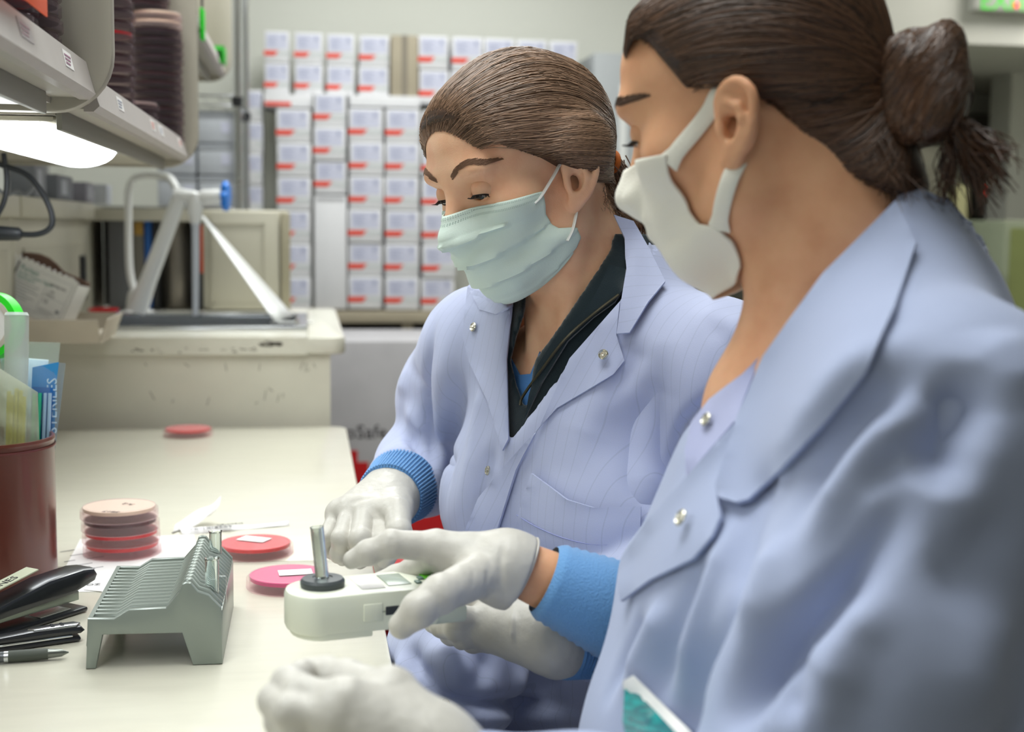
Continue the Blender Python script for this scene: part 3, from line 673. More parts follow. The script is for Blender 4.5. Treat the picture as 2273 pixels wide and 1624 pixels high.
# faucet over the sink
def faucet():
    d = 3.33; F = lambda x, y, dd=0.0: P(x, y, d + dd)
    zb = 0.9405
    t = thing('faucet', 'white laboratory faucet with blue handwheel over the sink', 'faucet', (*F(300, 690)[:2], zb))
    base = F(305, 690, 0.12); base[2] = zb
    mW = M('faucet_white', '#f2f3f2', 0.25, coat=0.3)
    MB().lathe([(0.045, 0), (0.045, 0.006), (0.03, 0.012), (0.024, 0.05), (0.02, 0.06)], 24, Matrix.Translation(base)).build('base', mW, t)
    g = smooth_path([base + (0, 0, 0.04), F(288, 600, 0.12), F(285, 470, 0.12), F(286, 420, 0.12), F(298, 396, 0.12), F(325, 388, 0.1), F(360, 390, 0.06), F(378, 396, 0.02), F(392, 420, 0)], 8)
    MB().tube(g, 0.0095, 12).build('gooseneck', mW, t)
    MB().tube([F(303, 690, 0.04), F(330, 620, 0.03), F(398, 440, 0)], [0.027, 0.021, 0.0185], 16).build('brace_pipe', mW, t)
    h = MB(); h.tube([F(388, 432), F(420, 436), F(432, 438)], [0.019, 0.017, 0.017], 16); h.tube([F(432, 438), F(440, 438), F(452, 438), F(494, 436)], [0.017, 0.013, 0.02, 0.019], 16)
    h.tube([F(432, 432), F(433, 470), F(434, 500)], [0.021, 0.019, 0.01], 14); h.build('valve_body', mW, t)
    c = F(501, 435); w = MB(); n = 48
    prof = [(math.cos(a) * (0.033 + 0.0035 * math.cos(8 * a)), math.sin(a) * (0.033 + 0.0035 * math.cos(8 * a))) for a in np.linspace(0, 2 * math.pi, n, endpoint=False)]
    w.prism(prof, -0.007, 0.008, 0.003, M4=frame(c, (0.15, 1, 0), (0, 0, 1)))
    w.build('handwheel', M('wheel_blue', '#1a78d8', 0.35), t)
    MB().tube([F(434, 480), F(434, 700, -0.02)], [0.0095, 0.0075], 12).build('spout', M('spout_grey', '#c6cbd4', 0.3), t)
    MB().tube([F(374, 388, 0.0), F(392, 416, 0)], 0.008, 8, flat=0.4).build('lever', mWhiteP, t)
    k = MB(); p0 = F(318, 668, 0.05); k.tube([p0, F(330, 645, 0.05), F(326, 622, 0.05)], [0.012, 0.014, 0.006], 10); k.build('side_knob', mW, t)
faucet()
def strip():
    d = 3.25
    t = thing('white_strip', 'white folded strip leaning from the faucet down to the worktop', 'strip', (*P(640, 712, d)[:2], 0.9405))
    s = MB(); top = P(446, 482, d + 0.05); n = 10; rows = []
    b0, b1 = on(2, 0.9415, 612, 718), on(2, 0.9415, 650, 702)
    for i in range(n + 1):
        f = i / n; w = 0.15 + 0.85 * f
        l = top * (1 - f) + b0 * f; r = top + np.array([0.008, 0, 0.0]) ; r = r * (1 - f) + b1 * f
        rows.append([l, l * 0.5 + r * 0.5 + np.array([0, 0, 0.002]), r])
    s.grid(rows); o = s.build('blade', mWhiteP, t); md = o.modifiers.new('s', 'SOLIDIFY'); md.thickness = 0.003
    f_ = MB(); p = on(2, 0.9412, 600, 720); p2 = on(2, 0.9412, 693, 716)
    f_.box((p[0], p2[1] - 0.012, 0.9405), (p2[0], p2[1] + 0.012, 0.944), 0.001); f_.build('foot', mWhiteP, t)
strip()
t = thing('plate_pack', 'small dark pile of plates beside the faucet base on the worktop', 'pile', on(2, 0.9405, 240, 706))
cc = on(2, 0.9405, 232, 705)
for k, (a, w) in enumerate((('plum', 0), ('dark', 0.003), ('red', -0.002))):
    M4 = Matrix.Translation((cc[0] + w, cc[1], 0.941 + 0.008 * k))
    MB().lathe([(0.036, 0), (0.037, 0.003), (0.036, 0.007)], 28, M4).build('dish', CLEAR('lilac_plastic', '#b9a8c4', 0.45, 0.1) if k < 2 else mAg['red'], t)

# cables at the back
def cable():
    d = 2.05; K = lambda x, y: P(x, y, d)
    t = thing('power_cable', 'black power cable looping down to its plug by the beige panel', 'cable', K(40, 520))
    m = M('cable_black', '#20242a', 0.45)
    MB().tube(smooth_path([K(-40, 355), K(10, 368), K(60, 388), K(92, 425), K(112, 465), K(116, 495), K(104, 512), K(80, 520), K(44, 520)], 8), 0.0044, 10).build('cord', m, t)
    p = MB(); p.tube([K(48, 520), K(40, 519), K(-20, 517), K(-40, 517)], [0.0065, 0.0105, 0.0125, 0.012], 10); p.build('plug', m, t)
    t = thing('thin_cable', 'second dark cable hanging straight at the picture edge'.replace(' at the picture edge', ' behind the plug'), 'cable', K(10, 400))
    MB().tube(smooth_path([K(8, 340), K(15, 400), K(8, 450), K(-20, 500)], 8), 0.004, 10).build('cord', m, t)
    t = thing('grey_cable', 'short grey cable drooping on the beige panel', 'cable', K(40, 430))
    d = 2.3
    MB().tube(smooth_path([K(-10, 415), K(15, 432), K(40, 424), K(58, 432), K(76, 415)], 8), 0.0028, 8).build('cord', M('cable_grey', '#84888f', 0.45), t)
cable()
# little things on the ledge above the panel
zl = zt + 0.013
for i, (px_, w, h, m, lb) in enumerate(((85, 0.03, 0.07, '#7d8088', 'grey tray standing on the panel ledge nearest the clip'), (140, 0.05, 0.055, '#6f727c', 'slate tray on the panel ledge behind the clip'), (195, 0.03, 0.05, '#8e8c9a', 'lilac-grey box on the panel ledge'), (238, 0.022, 0.055, '#c2c6d2', 'small white box at the far end of the panel ledge'))):
    p = on(0, -0.55, px_, 410)
    t = thing('ledge_box', lb, 'box', (-0.565, p[1], zl))
    MB().box((-0.595, p[1] - w * 2, zl), (-0.545, p[1] + w * 2, zl + h), 0.003).build('body', M('tray' + m, m, 0.5), t)
    MB().box((-0.545, p[1] - w, zl + h * 0.2), (-0.5445, p[1] + w * 0.4, zl + h * 0.8)).build('label', M('tray_label', '#b8bcc6', 0.5), t)

# swab carton lying in a beige tray on the sink cabinet
def swab():
    z = 0.9405
    M4 = Matrix.Translation((-0.505, 2.70, z)) @ Matrix.Rotation(R(-2), 4, 'Z')
    t = thing('carton_tray', 'open beige cardboard tray on the cabinet corner under the swab carton', 'tray', (-0.46, 2.72, z))
    a, b = np.array(on(1, 2.66, 40, 745)), np.array(on(1, 2.66, 212, 735))
    w = 0.006; x0, x1, y0, y1, h = -0.552, b[0] + 0.004, 2.69, 2.90, 0.045
    k = MB()
    def wall(p, qq, lean, hh=h):
        p = np.array(p); qq = np.array(qq); lean = np.array(lean)
        for off in (0, 1): pass
        v = [(*p, z), (*qq, z), (*(qq + lean), z + hh), (*(p + lean), z + hh)]
        k.poly([Vector(x) for x in v])
    wall((x0, y0), (x1, y0), (0.0, -0.03)); wall((x1, y0), (x1, y1), (0.016, 0)); wall((x0, y1), (x1, y1), (0, 0.012)); wall((x0, y0), (x0, y1), (0, 0))
    k.poly([Vector(v) for v in ((x0, y0, z + 0.001), (x1, y0, z + 0.001), (x1, y1, z + 0.001), (x0, y1, z + 0.001))])
    o = k.build('tray', M('tray_board', '#c6bdae', 0.8, var=0.08, vscale=20), t, smooth=False); md = o.modifiers.new('s', 'SOLIDIFY'); md.thickness = 0.003
    MB().box((x0 + 0.09, y0 + 0.02, z + 0.004), (x1 - 0.008, y1 - 0.02, z + 0.012), 0.001).build('liner', M('liner', '#d8cfbf', 0.8), t)
    # the tilted carton
    c0 = P(108, 725, 2.62); ex = P(30, 572, 2.62) - c0
    bl, br, tl = P(-28, 662, 2.62), P(106, 722, 2.62), P(30, 572, 2.62)
    u = Vector(br - bl); v = Vector(tl - bl)
    lu, lv = 0.150, 0.098
    M4 = frame(bl, u, v); dp = 0.075
    t = thing('swab_carton', 'torn-open white swab carton with green lettering tilted in the beige tray', 'carton', (*bl[:2], z))
    s = MB(); w = 0.0015
    s.box((0, 0, -w), (lu, lv, 0), M4=M4); s.box((0, 0, -dp), (lu, lv * 0.93, -dp + w), M4=M4)
    s.box((0, 0, -dp), (w, lv, 0), M4=M4); s.box((lu - w, 0, -dp), (lu, lv * 0.97, 0), M4=M4); s.box((0, 0, -dp), (lu, w, 0), M4=M4)
    rn = random.Random(2)
    for i in range(18): 
        x = lu * i / 18; s.box((x, lv, -w), (x + lu / 18, lv + rn.uniform(0, 0.005), 0), M4=M4)
    s.build('box', M('swab_white', '#efefee', 0.6), t)
    f = MB(); rows = []
    for i in range(7):
        y = lv * 0.93 + 0.055 * i / 6; rows.append([M4 @ Vector((lu * j / 8, y * (1 - 0.0 * j), -dp + 0.006 * i + 0.004 * math.sin(j * 1.3 + i))) for j in range(9)])
    rows = [[M4 @ Vector((lu * j / 8, lv * 0.93 + (0.012 + 0.014 * math.sin(math.pi * min(1, j / 5))) * i / 6, -dp + 0.002 * i)) for j in range(9)] for i in range(7)]
    f.grid(rows); o = f.build('flap', M('flap_brown', '#8d7366', 0.8), t); md = o.modifiers.new('s', 'SOLIDIFY'); md.thickness = 0.001
    inn = MB().box((0.004, lv * 0.4, -dp + 0.004), (lu - 0.004, lv * 0.9, -0.005), M4=M4).build('inside', M('flap_brown', '#8d7366', 0.8), t)
    Z = 0.0003; mG = M('green_ink', '#1d7d6d', 0.6); mGy = M('grey_ink', '#8b8f95', 0.6)
    T = lambda x, y: M4 @ Matrix.Translation((x, y, Z))
    MB().box((0.026, lv * 0.52, 0), (0.029, lv * 0.95, Z), M4=M4).build('black_bar', mInkBk, t)
    text('Puritan', 0.0135, mG, T(0.034, 0.079), t); text('Sterile Cotton Tipped', 0.0082, mG, T(0.034, 0.0705), t); text('Applicators', 0.0082, mG, T(0.034, 0.063), t)
    k = MB()
    for j in range(6): k.box((0.034, 0.056 - 0.006 * j, 0), (0.034 + (0.05, 0.045, 0.053, 0.03, 0.048, 0.036)[j], 0.0572 - 0.006 * j, Z), M4=M4)
    for (xa, ya, xb, yb_) in ((0.03, 0.089, 0.142, 0.0895), (0.03, 0.012, 0.142, 0.0125), (0.03, 0.012, 0.0305, 0.089), (0.1415, 0.012, 0.142, 0.089), (0.094, 0.012, 0.0945, 0.079), (0.094, 0.05, 0.142, 0.0505)):
        k.box((xa, ya, 0), (xb, yb_, Z), M4=M4)
    for j in range(3): k.box((0.098, 0.024 - 0.004 * j, 0), (0.098 + (0.03, 0.034, 0.026)[j], 0.0252 - 0.004 * j, Z), M4=M4)
    k.build('fine_print', mGy, t)
    text('REF 806-WC', 0.0065, mInkBk, T(0.099, 0.073), t); text('1  600', 0.006, mInkBk, T(0.099, 0.060), t); text('STERILE', 0.0055, mInkBk, T(0.099, 0.0525), t); text('CE', 0.009, mInkBk, T(0.099, 0.038), t)
    MB().lathe([(0.004, 0), (0.004, Z)], 16, M4 @ Matrix.Translation((0.134, 0.03, 0))).build('round_mark', mGy, t)
    sw = MB()
    for j in range(10): 
        x = 0.02 + 0.012 * j; sw.tube([M4 @ Vector((x, lv * 0.85, -0.02)), M4 @ Vector((x + 0.002, lv + 0.004, -0.01))], [0.001, 0.003], 6)
    sw.build('swab_tips', mPaper, t)
swab()

# the brown beaker with its bags
def beaker():
    c = on(2, BZ, -20, 1300); c = np.array([on(1, 1.60, 122, 1100)[0] - 0.078, 1.60, BZ + 0.0005])
    h = on(1, 1.60, 60, 968)[2] - BZ; r = 0.078
    t = thing('brown_beaker', 'large reddish brown beaker packed with bagged loops and swabs', 'beaker', c)
    MB().lathe([(r - 0.004, 0), (r, 0.004), (r, h - 0.006), (r + 0.001, h - 0.003), (r, h), (r - 0.003, h), (r - 0.004, h - 0.01), (r - 0.005, 0.006), (0.002, 0.005)], 48, Matrix.Translation(c), cap=False).build('body', M('beaker_brown', '#68342a', 0.3, coat=0.2, var=0.08, vscale=2), t)
    MB().lathe([(r + 0.0012, h - 0.012), (r + 0.0016, h - 0.0105), (r + 0.0012, h - 0.009)], 48, Matrix.Translation(c), cap=False).build('rim_line', M('rim_brown', '#6d3530', 0.3), t)
    return c, r, c[2] + h
bk, br_, bzt = beaker()
def bag(pts_px, d, thick, mat, name, label, cat, puff=0.5, nx=10, ny=12, extra=None):
    """a pillow-shaped bag: outline corners (bottom-left, bottom-right, top-right, top-left) in the photo at depth d"""
    a, b, c_, e = [P(*p, d) for p in pts_px]
    n = np.cross(b - a, e - a); n /= np.linalg.norm(n)
    if n @ CF > 0: n = -n
    t = thing(name, label, cat, ((a + b) / 2))
    for side in (1, -1):
        rows = []
        for i in range(ny + 1):
            v = i / ny; row = []
            for j in range(nx + 1):
                u = j / nx; p = (a * (1 - u) + b * u) * (1 - v) + (e * (1 - u) + c_ * u) * v
                f = (max(0, 4 * u * (1 - u)) ** puff) * (max(0, 4 * v * (1 - v) if v > .5 else min(1, 1.0)) ** puff)
                w = 0.0025 * math.sin(9 * u + 5 * v * side) + 0.002 * math.sin(17 * v + 3 * u)
                row.append(p + n * side * (thick * f) + n * w * f)
            rows.append(row)
        MB().grid(rows).build('front_film' if side == 1 else 'back_film', mat, t)
    if extra: extra(t, a, b, c_, e, n)
    return t
def yellow(t, a, b, c_, e, n):
    m = M('yellow_stick', '#c9c222', 0.4)
    for k, (x0, x1, top) in enumerate(((16, 20, 868), (24, 27, 876), (33, 37, 862), (42, 46, 866), (50, 53, 880))):
        s = MB().tube([P(x0, 1010, 1.53), P(x1, top, 1.53)], 0.0024, 8).build('yellow_stick', m, t)
bag([(-60, 1010), (88, 1000), (84, 870), (-60, 780)], 1.53, 0.014, CLEAR('milky_bag', '#e8eedb', 0.3, 0.3, 0.15), 'loop_bag', 'milky bag of yellow loop sticks standing in the brown beaker', 'bag', extra=yellow)
def blue(t, a, b, c_, e, n):
    T = lambda x, y, dd: P(x, y, 1.60 + dd)
    o = MB().box((0, 0, 0), (1, 1, 1)); 
    bp = MB(); bp.grid([[T(66, 1000, -0.004), T(120, 1000, -0.004)], [T(70, 860, -0.004), T(124, 860, -0.004)], [T(72, 815, -0.004), T(131, 803, -0.004)]]); bp.build('blue_card', M('card_blue', '#2f8fd0', 0.45), t)
    bp = MB(); bp.grid([[T(70, 1000, -0.009), T(112, 1000, -0.009)], [T(72, 858, -0.009), T(118, 860, -0.009)]]); bp.build('inner_pouch', M('card_deep_blue', '#1668b4', 0.45), t)
    for k, x in enumerate((76, 88, 100, 110)):
        MB().tube([T(x - 4, 1000, -0.014), T(x + 1, 872, -0.014)], 0.0022, 8).build('loop_stick', M('stick_green' if k < 2 else 'stick_white', '#2fbf94' if k < 2 else '#a8c8e6', 0.4), t)
    up = Vector(T(110, 830, 0) - T(110, 930, 0)).normalized(); rt = Vector(CR)
    text('STERILES', 0.017, M('pale_blue_ink', '#c2dcee', 0.5), frame(T(126, 962, -0.0085), up, -rt), t)
bag([(58, 1000), (122, 1000), (146, 806), (50, 795)], 1.60, 0.011, CLEAR('blue_bag', '#dcebf5', 0.10, 0.15, 0.12), 'loop_pack', 'blue pack of sterile loops with white lettering in the brown beaker', 'pack', extra=blue)
bag([(10, 1000), (110, 1000), (134, 760), (-10, 756)], 1.655, 0.008, mBag, 'clear_pouch', 'empty clear pouch standing up behind the blue pack', 'pouch')
bag([(20, 980), (92, 980), (108, 798), (0, 790)], 1.63, 0.012, M('white_packet', '#cfdfe2', 0.5), 'white_packet', 'white packet between the clear pouch and the blue pack', 'packet')
def tape():
    c = P(-18, 722, 1.62); n = Vector(-CF); 
    t = thing('tape_roll', 'fluorescent green tape roll standing up in the brown beaker', 'tape', c)
    M4 = frame(c, Vector(CR) + Vector(-CF) * 0.25, CU)
    MB().lathe([(0.032, -0.009), (0.0400, -0.009), (0.0400, 0.009), (0.032, 0.009), (0.032, -0.009)], 48, M4, cap=False).build('tape', M('tape_green', '#22e022', 0.4), t)
    MB().lathe([(0.026, -0.0095), (0.0322, -0.0095), (0.0322, 0.0095), (0.026, 0.0095), (0.026, -0.0095)], 48, M4, cap=False).build('core', M('core_card', '#c8bfb2', 0.7), t)
    MB().lathe([(0.001, -0.0085), (0.0262, -0.0085), (0.0262, 0.0085), (0.001, 0.0085)], 40, M4).build('hub_label', mPaper, t)
    for k in range(9):
        a = 0.0 + k * 0.12
        text('SEALING'[k % 7], 0.006, mInkBk, M4 @ Matrix.Rotation(1.1 - a, 4, 'Z') @ Matrix.Translation((0, 0.018, 0.0087)), t)
tape()
t = thing('frosted_tube', 'frosted clear tube standing in the brown beaker before the tape', 'tube', P(37, 780, 1.57))
MB().tube([P(34, 990, 1.57), P(37, 780, 1.57), P(37, 699, 1.57)], [0.012, 0.0135, 0.0135], 20).build('body', CLEAR('frosted', '#dfe8e2', 0.55, 0.4), t)
MB().tube([P(37, 700, 1.57), P(37, 693, 1.57)], [0.0138, 0.012], 20).build('cap', CLEAR('frosted', '#dfe8e2', 0.55, 0.4), t)

# papers
def sheet(corners, z, label, name='paper_sheet', cat='paper'):
    pts = [q(x, y, z) for x, y in corners]
    t = thing(name, label, cat, (np.mean(pts, axis=0)))
    MB().prism([(p[0], p[1]) for p in pts], z - 0.0003, z).build('sheet', mPaper, t)
    return t, pts
t, pp = sheet([(115, 1315), (178, 1196), (430, 1186), (470, 1330), (215, 1312)], BZ + 0.0005, 'printed white paper sheet lying under the plate stack')
k = MB(); rn = random.Random(9)
for j in range(11):
    p = q(150 + rn.uniform(-6, 6) + (j % 3) * 34, 1222 + j * 7.5, BZ + 0.0006); w = rn.uniform(0.012, 0.03)
    k.box((-w / 2, -0.0009, 0), (w / 2, 0.0009, 0.00012), M4=Matrix.Translation(p) @ Matrix.Rotation(0.55, 4, 'Z'))
for x, y in ((196, 1258), (206, 1262), (192, 1266), (202, 1270), (186, 1274)):
    p = q(x, y, BZ + 0.0006); k.box((-0.0022, -0.002, 0), (0.0022, 0.002, 0.00012), M4=Matrix.Translation(p) @ Matrix.Rotation(0.55, 4, 'Z'))
k.build('printed_lines', M('print_grey', '#5a5a60', 0.6), t)
t, pp = sheet([(186, 1308), (192, 1270), (232, 1274), (226, 1312)], BZ + 0.0012, 'small printed slip of paper at the corner of the slide rack', 'paper_slip')
text('ZONE 2', 0.011, M('print_grey', '#5a5a60', 0.6), Matrix.Translation(q(224, 1294, BZ + 0.0014)) @ Matrix.Rotation(math.pi + 0.1, 4, 'Z'), t)
def wrapper():
    t = thing('swab_wrapper', 'torn white paper swab wrapper lying behind the red plate', 'wrapper', q(500, 1175))
    a0, a1 = q(400, 1182), q(640, 1164)
    d = a1 - a0; L = np.linalg.norm(d); d /= L; n = np.array([-d[1], d[0], 0]); rows = []
    for i in range(19):
        s = i / 18; w = 0.0165 * (1 - 0.45 * s); lift = 0.003 + 0.002 * math.sin(6 * s) + 0.004 * max(0, s - 0.7)
        rows.append([a0 + d * L * s + n * w * v + np.array([0, 0, lift * (1 - v * v) + 0.0006 + 0.0006 * math.sin(13 * s + 3 * v)]) for v in (-1, -0.5, 0, 0.5, 1)])
    o = MB().grid(rows).build('strip', mPaper, t); o.modifiers.new('s', 'SOLIDIFY').thickness = 0.0003
    b0, b1 = q(385, 1182), q(462, 1150); b2 = P(486, 1126, 1.80); rows = []
    for i in range(13):
        s = i / 12; p = b0 * (1 - s) ** 2 + 2 * b1 * s * (1 - s) + b2 * s * s; w = 0.010 + 0.005 * math.sin(3 * s)
        rows.append([p + np.array([0.2, 1, 0.5]) * w * v + np.array([0, 0, 0.004 * abs(v) + 0.002 * math.sin(9 * s + 5 * v) + 0.002]) for v in (-1, -0.4, 0.1, 0.6, 1)])
    o = MB().grid(rows).build('peeled_end', mPaper, t); o.modifiers.new('s', 'SOLIDIFY').thickness = 0.0003
    e = -Vector(d); up = -Vector(n)
    text('2025-01-01', 0.0125, M('print_grey', '#5a5a60', 0.6), frame(a0 + d * 0.068 - n * 0.006 + np.array([0, 0, 0.0062]), e, up), t)
    text('SPECIMEN', 0.008, M('print_grey', '#5a5a60', 0.6), frame(a0 + d * 0.085 + n * 0.006 + np.array([0, 0, 0.0062]), e, up), t)
wrapper()

# the grey slide rack
def rack():
    yf = 1.257; F = lambda x, y: on(1, yf, x, y)
    top = [(194, 1373), (253, 1373), (285, 1353), (368, 1349), (396, 1317), (404, 1297), (412, 1293), (423, 1294), (439, 1313), (463, 1321), (491, 1349)]
    full = [(F(x, y)[0], F(x, y)[2]) for x, y in top]
    zpk = F(418, 1293)[2]; yb_ = on(2, zpk, 418, 1187)[1]
    D = yb_ - yf; z0 = BZ + 0.0004
    xl, xr = F(190, 1480)[0], F(494, 1470)[0]
    m = M('rack_grey', '#8f9891', 0.3, 0.3)
    t = thing('slide_rack', 'sage grey slotted rack with wavy ridges standing on the bench', 'rack', ((xl + xr) / 2, (yf + yb_) / 2, z0))
    legs = [(xl, z0), (xl + 0.009, z0), (F(228, 1409)[0], F(228, 1409)[2]), (F(404, 1405)[0], F(404, 1405)[2]), (F(428, 1476)[0], z0), (xr, z0)]
    outline = legs + [(x, z) for x, z in full[::-1]]
    R4 = lambda y: Matrix.Translation((0, y, 0)) @ Matrix.Rotation(math.pi / 2, 4, 'X')
    MB().prism(outline, 0, 0.008, 0.0015, M4=R4(yf + 0.008)).build('front_plate', m, t)
    MB().prism(outline, 0, 0.006, 0.0015, M4=R4(yb_)).build('back_plate', m, t)
    arch = F(300, 1407)[2]
    low = [(xl + 0.001, arch)] + [(x, z - 0.007) for x, z in full] + [(xr - 0.001, arch)]
    MB().prism(low, 0, D - 0.014, M4=R4(yb_ - 0.006)).build('slot_bed', M('rack_grey_deep', '#626b65', 0.5), t)
    MB().box((xr - 0.004, yf + 0.004, z0), (xr, yb_ - 0.002, full[-1][1] - 0.003), 0.001).build('side_wall', m, t)
    MB().prism([(xl, z0 + 0.02), (xl + 0.004, z0 + 0.02), (full[0][0] + 0.004, full[0][1]), (full[0][0], full[0][1])], 0, D - 0.01, M4=R4(yb_ - 0.004)).build('side_wall', m, t)
    n = 15; rp = [(full[0][0], full[0][1] - 0.012)] + full + [(full[-1][0], full[-1][1] - 0.012)]
    pr = MB().prism(rp, 0, 0.0092, 0.003, M4=R4(0.0046)).build('ridge', m, t, angle=50)
    for k in range(1, n):
        y = yf + 0.008 + (D - 0.014) * k / n
        o = pr if k == 1 else pr.copy()
        if k > 1: COL.objects.link(o)
        o.location = (pr.location[0], y, pr.location[2]) if k > 1 else (o.location[0], y, o.location[2])
    g = MB().box((F(455, 1300)[0], yf + 0.05, full[-1][1] - 0.01), (xr + 0.001, yf + 0.056, zpk - 0.008), 0.001).build('clear_divider', mGlass, t)
    for (px_, y, tp, nm) in ((478, yf + 0.17, 1178, 'clear glass tube standing at the back of the slide rack'), (470, yf + 0.035, 1238, 'short clear glass tube at the front of the slide rack')):
        f = on(1, y, px_, tp)
        tb = thing('glass_tube', nm, 'tube', (f[0], y, full[-1][1] - 0.004))
        MB().lathe([(0.0055, 0), (0.0065, 0.002), (0.0065, f[2] - full[-1][1]), (0.0072, f[2] - full[-1][1] + 0.003), (0.0055, f[2] - full[-1][1] + 0.002), (0.0052, 0.004)], 20, Matrix.Translation((f[0], y, full[-1][1] - 0.003)), cap=False).build('wall', mTube, tb)
rack()

# stapler, staple remover, pen
def stapler():
    zb = BZ + 0.0005
    t = thing('stapler', 'black desk stapler with pale label strip pointing at the rack', 'stapler', q(60, 1385))
    a, b = q(-150, 1452), q(172, 1352); d = Vector(b - a); L = d.length
    M4 = frame((*a[:2], zb), d, (-d.y, d.x, 0))
    mB = M('stapler_black', '#1c1e24', 0.3, coat=0.3)
    MB().box((0, -0.017, 0), (L, 0.017, 0.006), 0.003, M4=M4).build('base', mB, t)
    MB().box((0.02, -0.0075, 0.012), (L - 0.004, 0.0075, 0.022), 0.001, M4=M4).build('magazine', M('stapler_steel', '#8d968c', 0.35, 0.8), t)
    prof = [(0.0, 0.014), (L - 0.02, 0.022), (L + 0.012, 0.030), (L + 0.016, 0.037), (L + 0.011, 0.0445), (L - 0.004, 0.0465), (L - 0.05, 0.0445), (0.06, 0.031), (0.0, 0.03)]
    MB().prism(prof, -0.0165, 0.0165, 0.005, M4=M4 @ Matrix.Rotation(math.pi / 2, 4, 'X')).build('arm', mB, t)
    MB().box((L - 0.06, -0.012, 0.0), (L - 0.02, 0.012, 0.0012), M4=M4 @ Matrix.Translation((0, 0, 0.006))).build('anvil', mSteel, t)
    sl = math.atan2(0.0135, L - 0.11)
    S4 = M4 @ Matrix.Translation((L - 0.155, 0, 0.0375)) @ Matrix.Rotation(-sl, 4, 'Y')
    l = MB().box((0, -0.010, 0), (0.098, 0.008, 0.0012), M4=S4).build('label_strip', M('label_cream', '#c8cdb4', 0.5), t)
    text('CHINES', 0.013, mInkBk, S4 @ Matrix.Translation((0.032, -0.006, 0.0013)), l)
stapler()
def remover():
    zb = BZ + 0.0005
    t = thing('hole_punch', 'slim black and chrome hand tool lying between stapler and pen', 'tool', q(90, 1432))
    a, b = q(-120, 1462), q(186, 1418); d = Vector(b - a); L = d.length; M4 = frame((*a[:2], zb), d, (-d.y, d.x, 0))
    mB = M('tool_black', '#25262b', 0.3, coat=0.3)
    MB().box((0, -0.008, 0.0), (L - 0.004, 0.008, 0.0055), 0.0025, M4=M4).build('lower_arm', mB, t)
    prof = [(0, 0.009), (L - 0.03, 0.0075), (L - 0.004, 0.0078), (L, 0.0105), (L - 0.004, 0.0150), (L - 0.045, 0.0165), (L - 0.08, 0.0145), (0, 0.0135)]
    MB().prism(prof, -0.008, 0.008, 0.0025, M4=M4 @ Matrix.Rotation(math.pi / 2, 4, 'X')).build('upper_arm', mB, t)
    MB().box((0.02, -0.0083, 0.0055), (L - 0.012, 0.0083, 0.0082), 0.001, M4=M4).build('chrome_edge', mChrome, t)
    s = MB().prism([(L - 0.048, -0.0065), (L - 0.008, -0.0065), (L - 0.003, 0), (L - 0.008, 0.0065), (L - 0.048, 0.0065), (L - 0.053, 0)], 0.0148, 0.0174, 0.001, M4=M4).build('steel_plate', mSteel, t)
    for k in range(4): MB().lathe([(0.0022, 0), (0.0012, 0.0012)], 12, M4 @ Matrix.Translation((L - 0.016 - 0.009 * (k // 2) - 0.005, 0.003 * (1 if k % 2 else -1), 0.0173))).build('rivet', mDark, s)
remover()
def pen():
    zb = BZ + 0.0005
    t = thing('pen', 'grey ballpoint pen lying in front of the slide rack', 'pen', q(70, 1470))
    a, b = q(-80, 1478), q(153, 1461); a[2] = b[2] = zb + 0.0056; d = b - a; L = np.linalg.norm(d); d /= L
    S = lambda s: a + d * L * s
    MB().tube([S(0), S(0.38)], [0.0050, 0.0052], 16).build('barrel', M('pen_barrel', '#5d6164', 0.3, 0.3), t)
    MB().tube([S(0.38), S(0.42)], [0.0056, 0.0056], 16).build('ring', mSteel, t)
    MB().tube([S(0.42), S(0.62), S(0.80)], [0.0055, 0.0056, 0.0052], 16).build('grip', M('pen_grip', '#4a5048', 0.6), t)
    MB().tube([S(0.80), S(0.93), S(0.985), S(1.0)], [0.0046, 0.0036, 0.0012, 0.0007], 16).build('tip', M('pen_tip', '#7d817c', 0.25, 0.7), t)
pen()
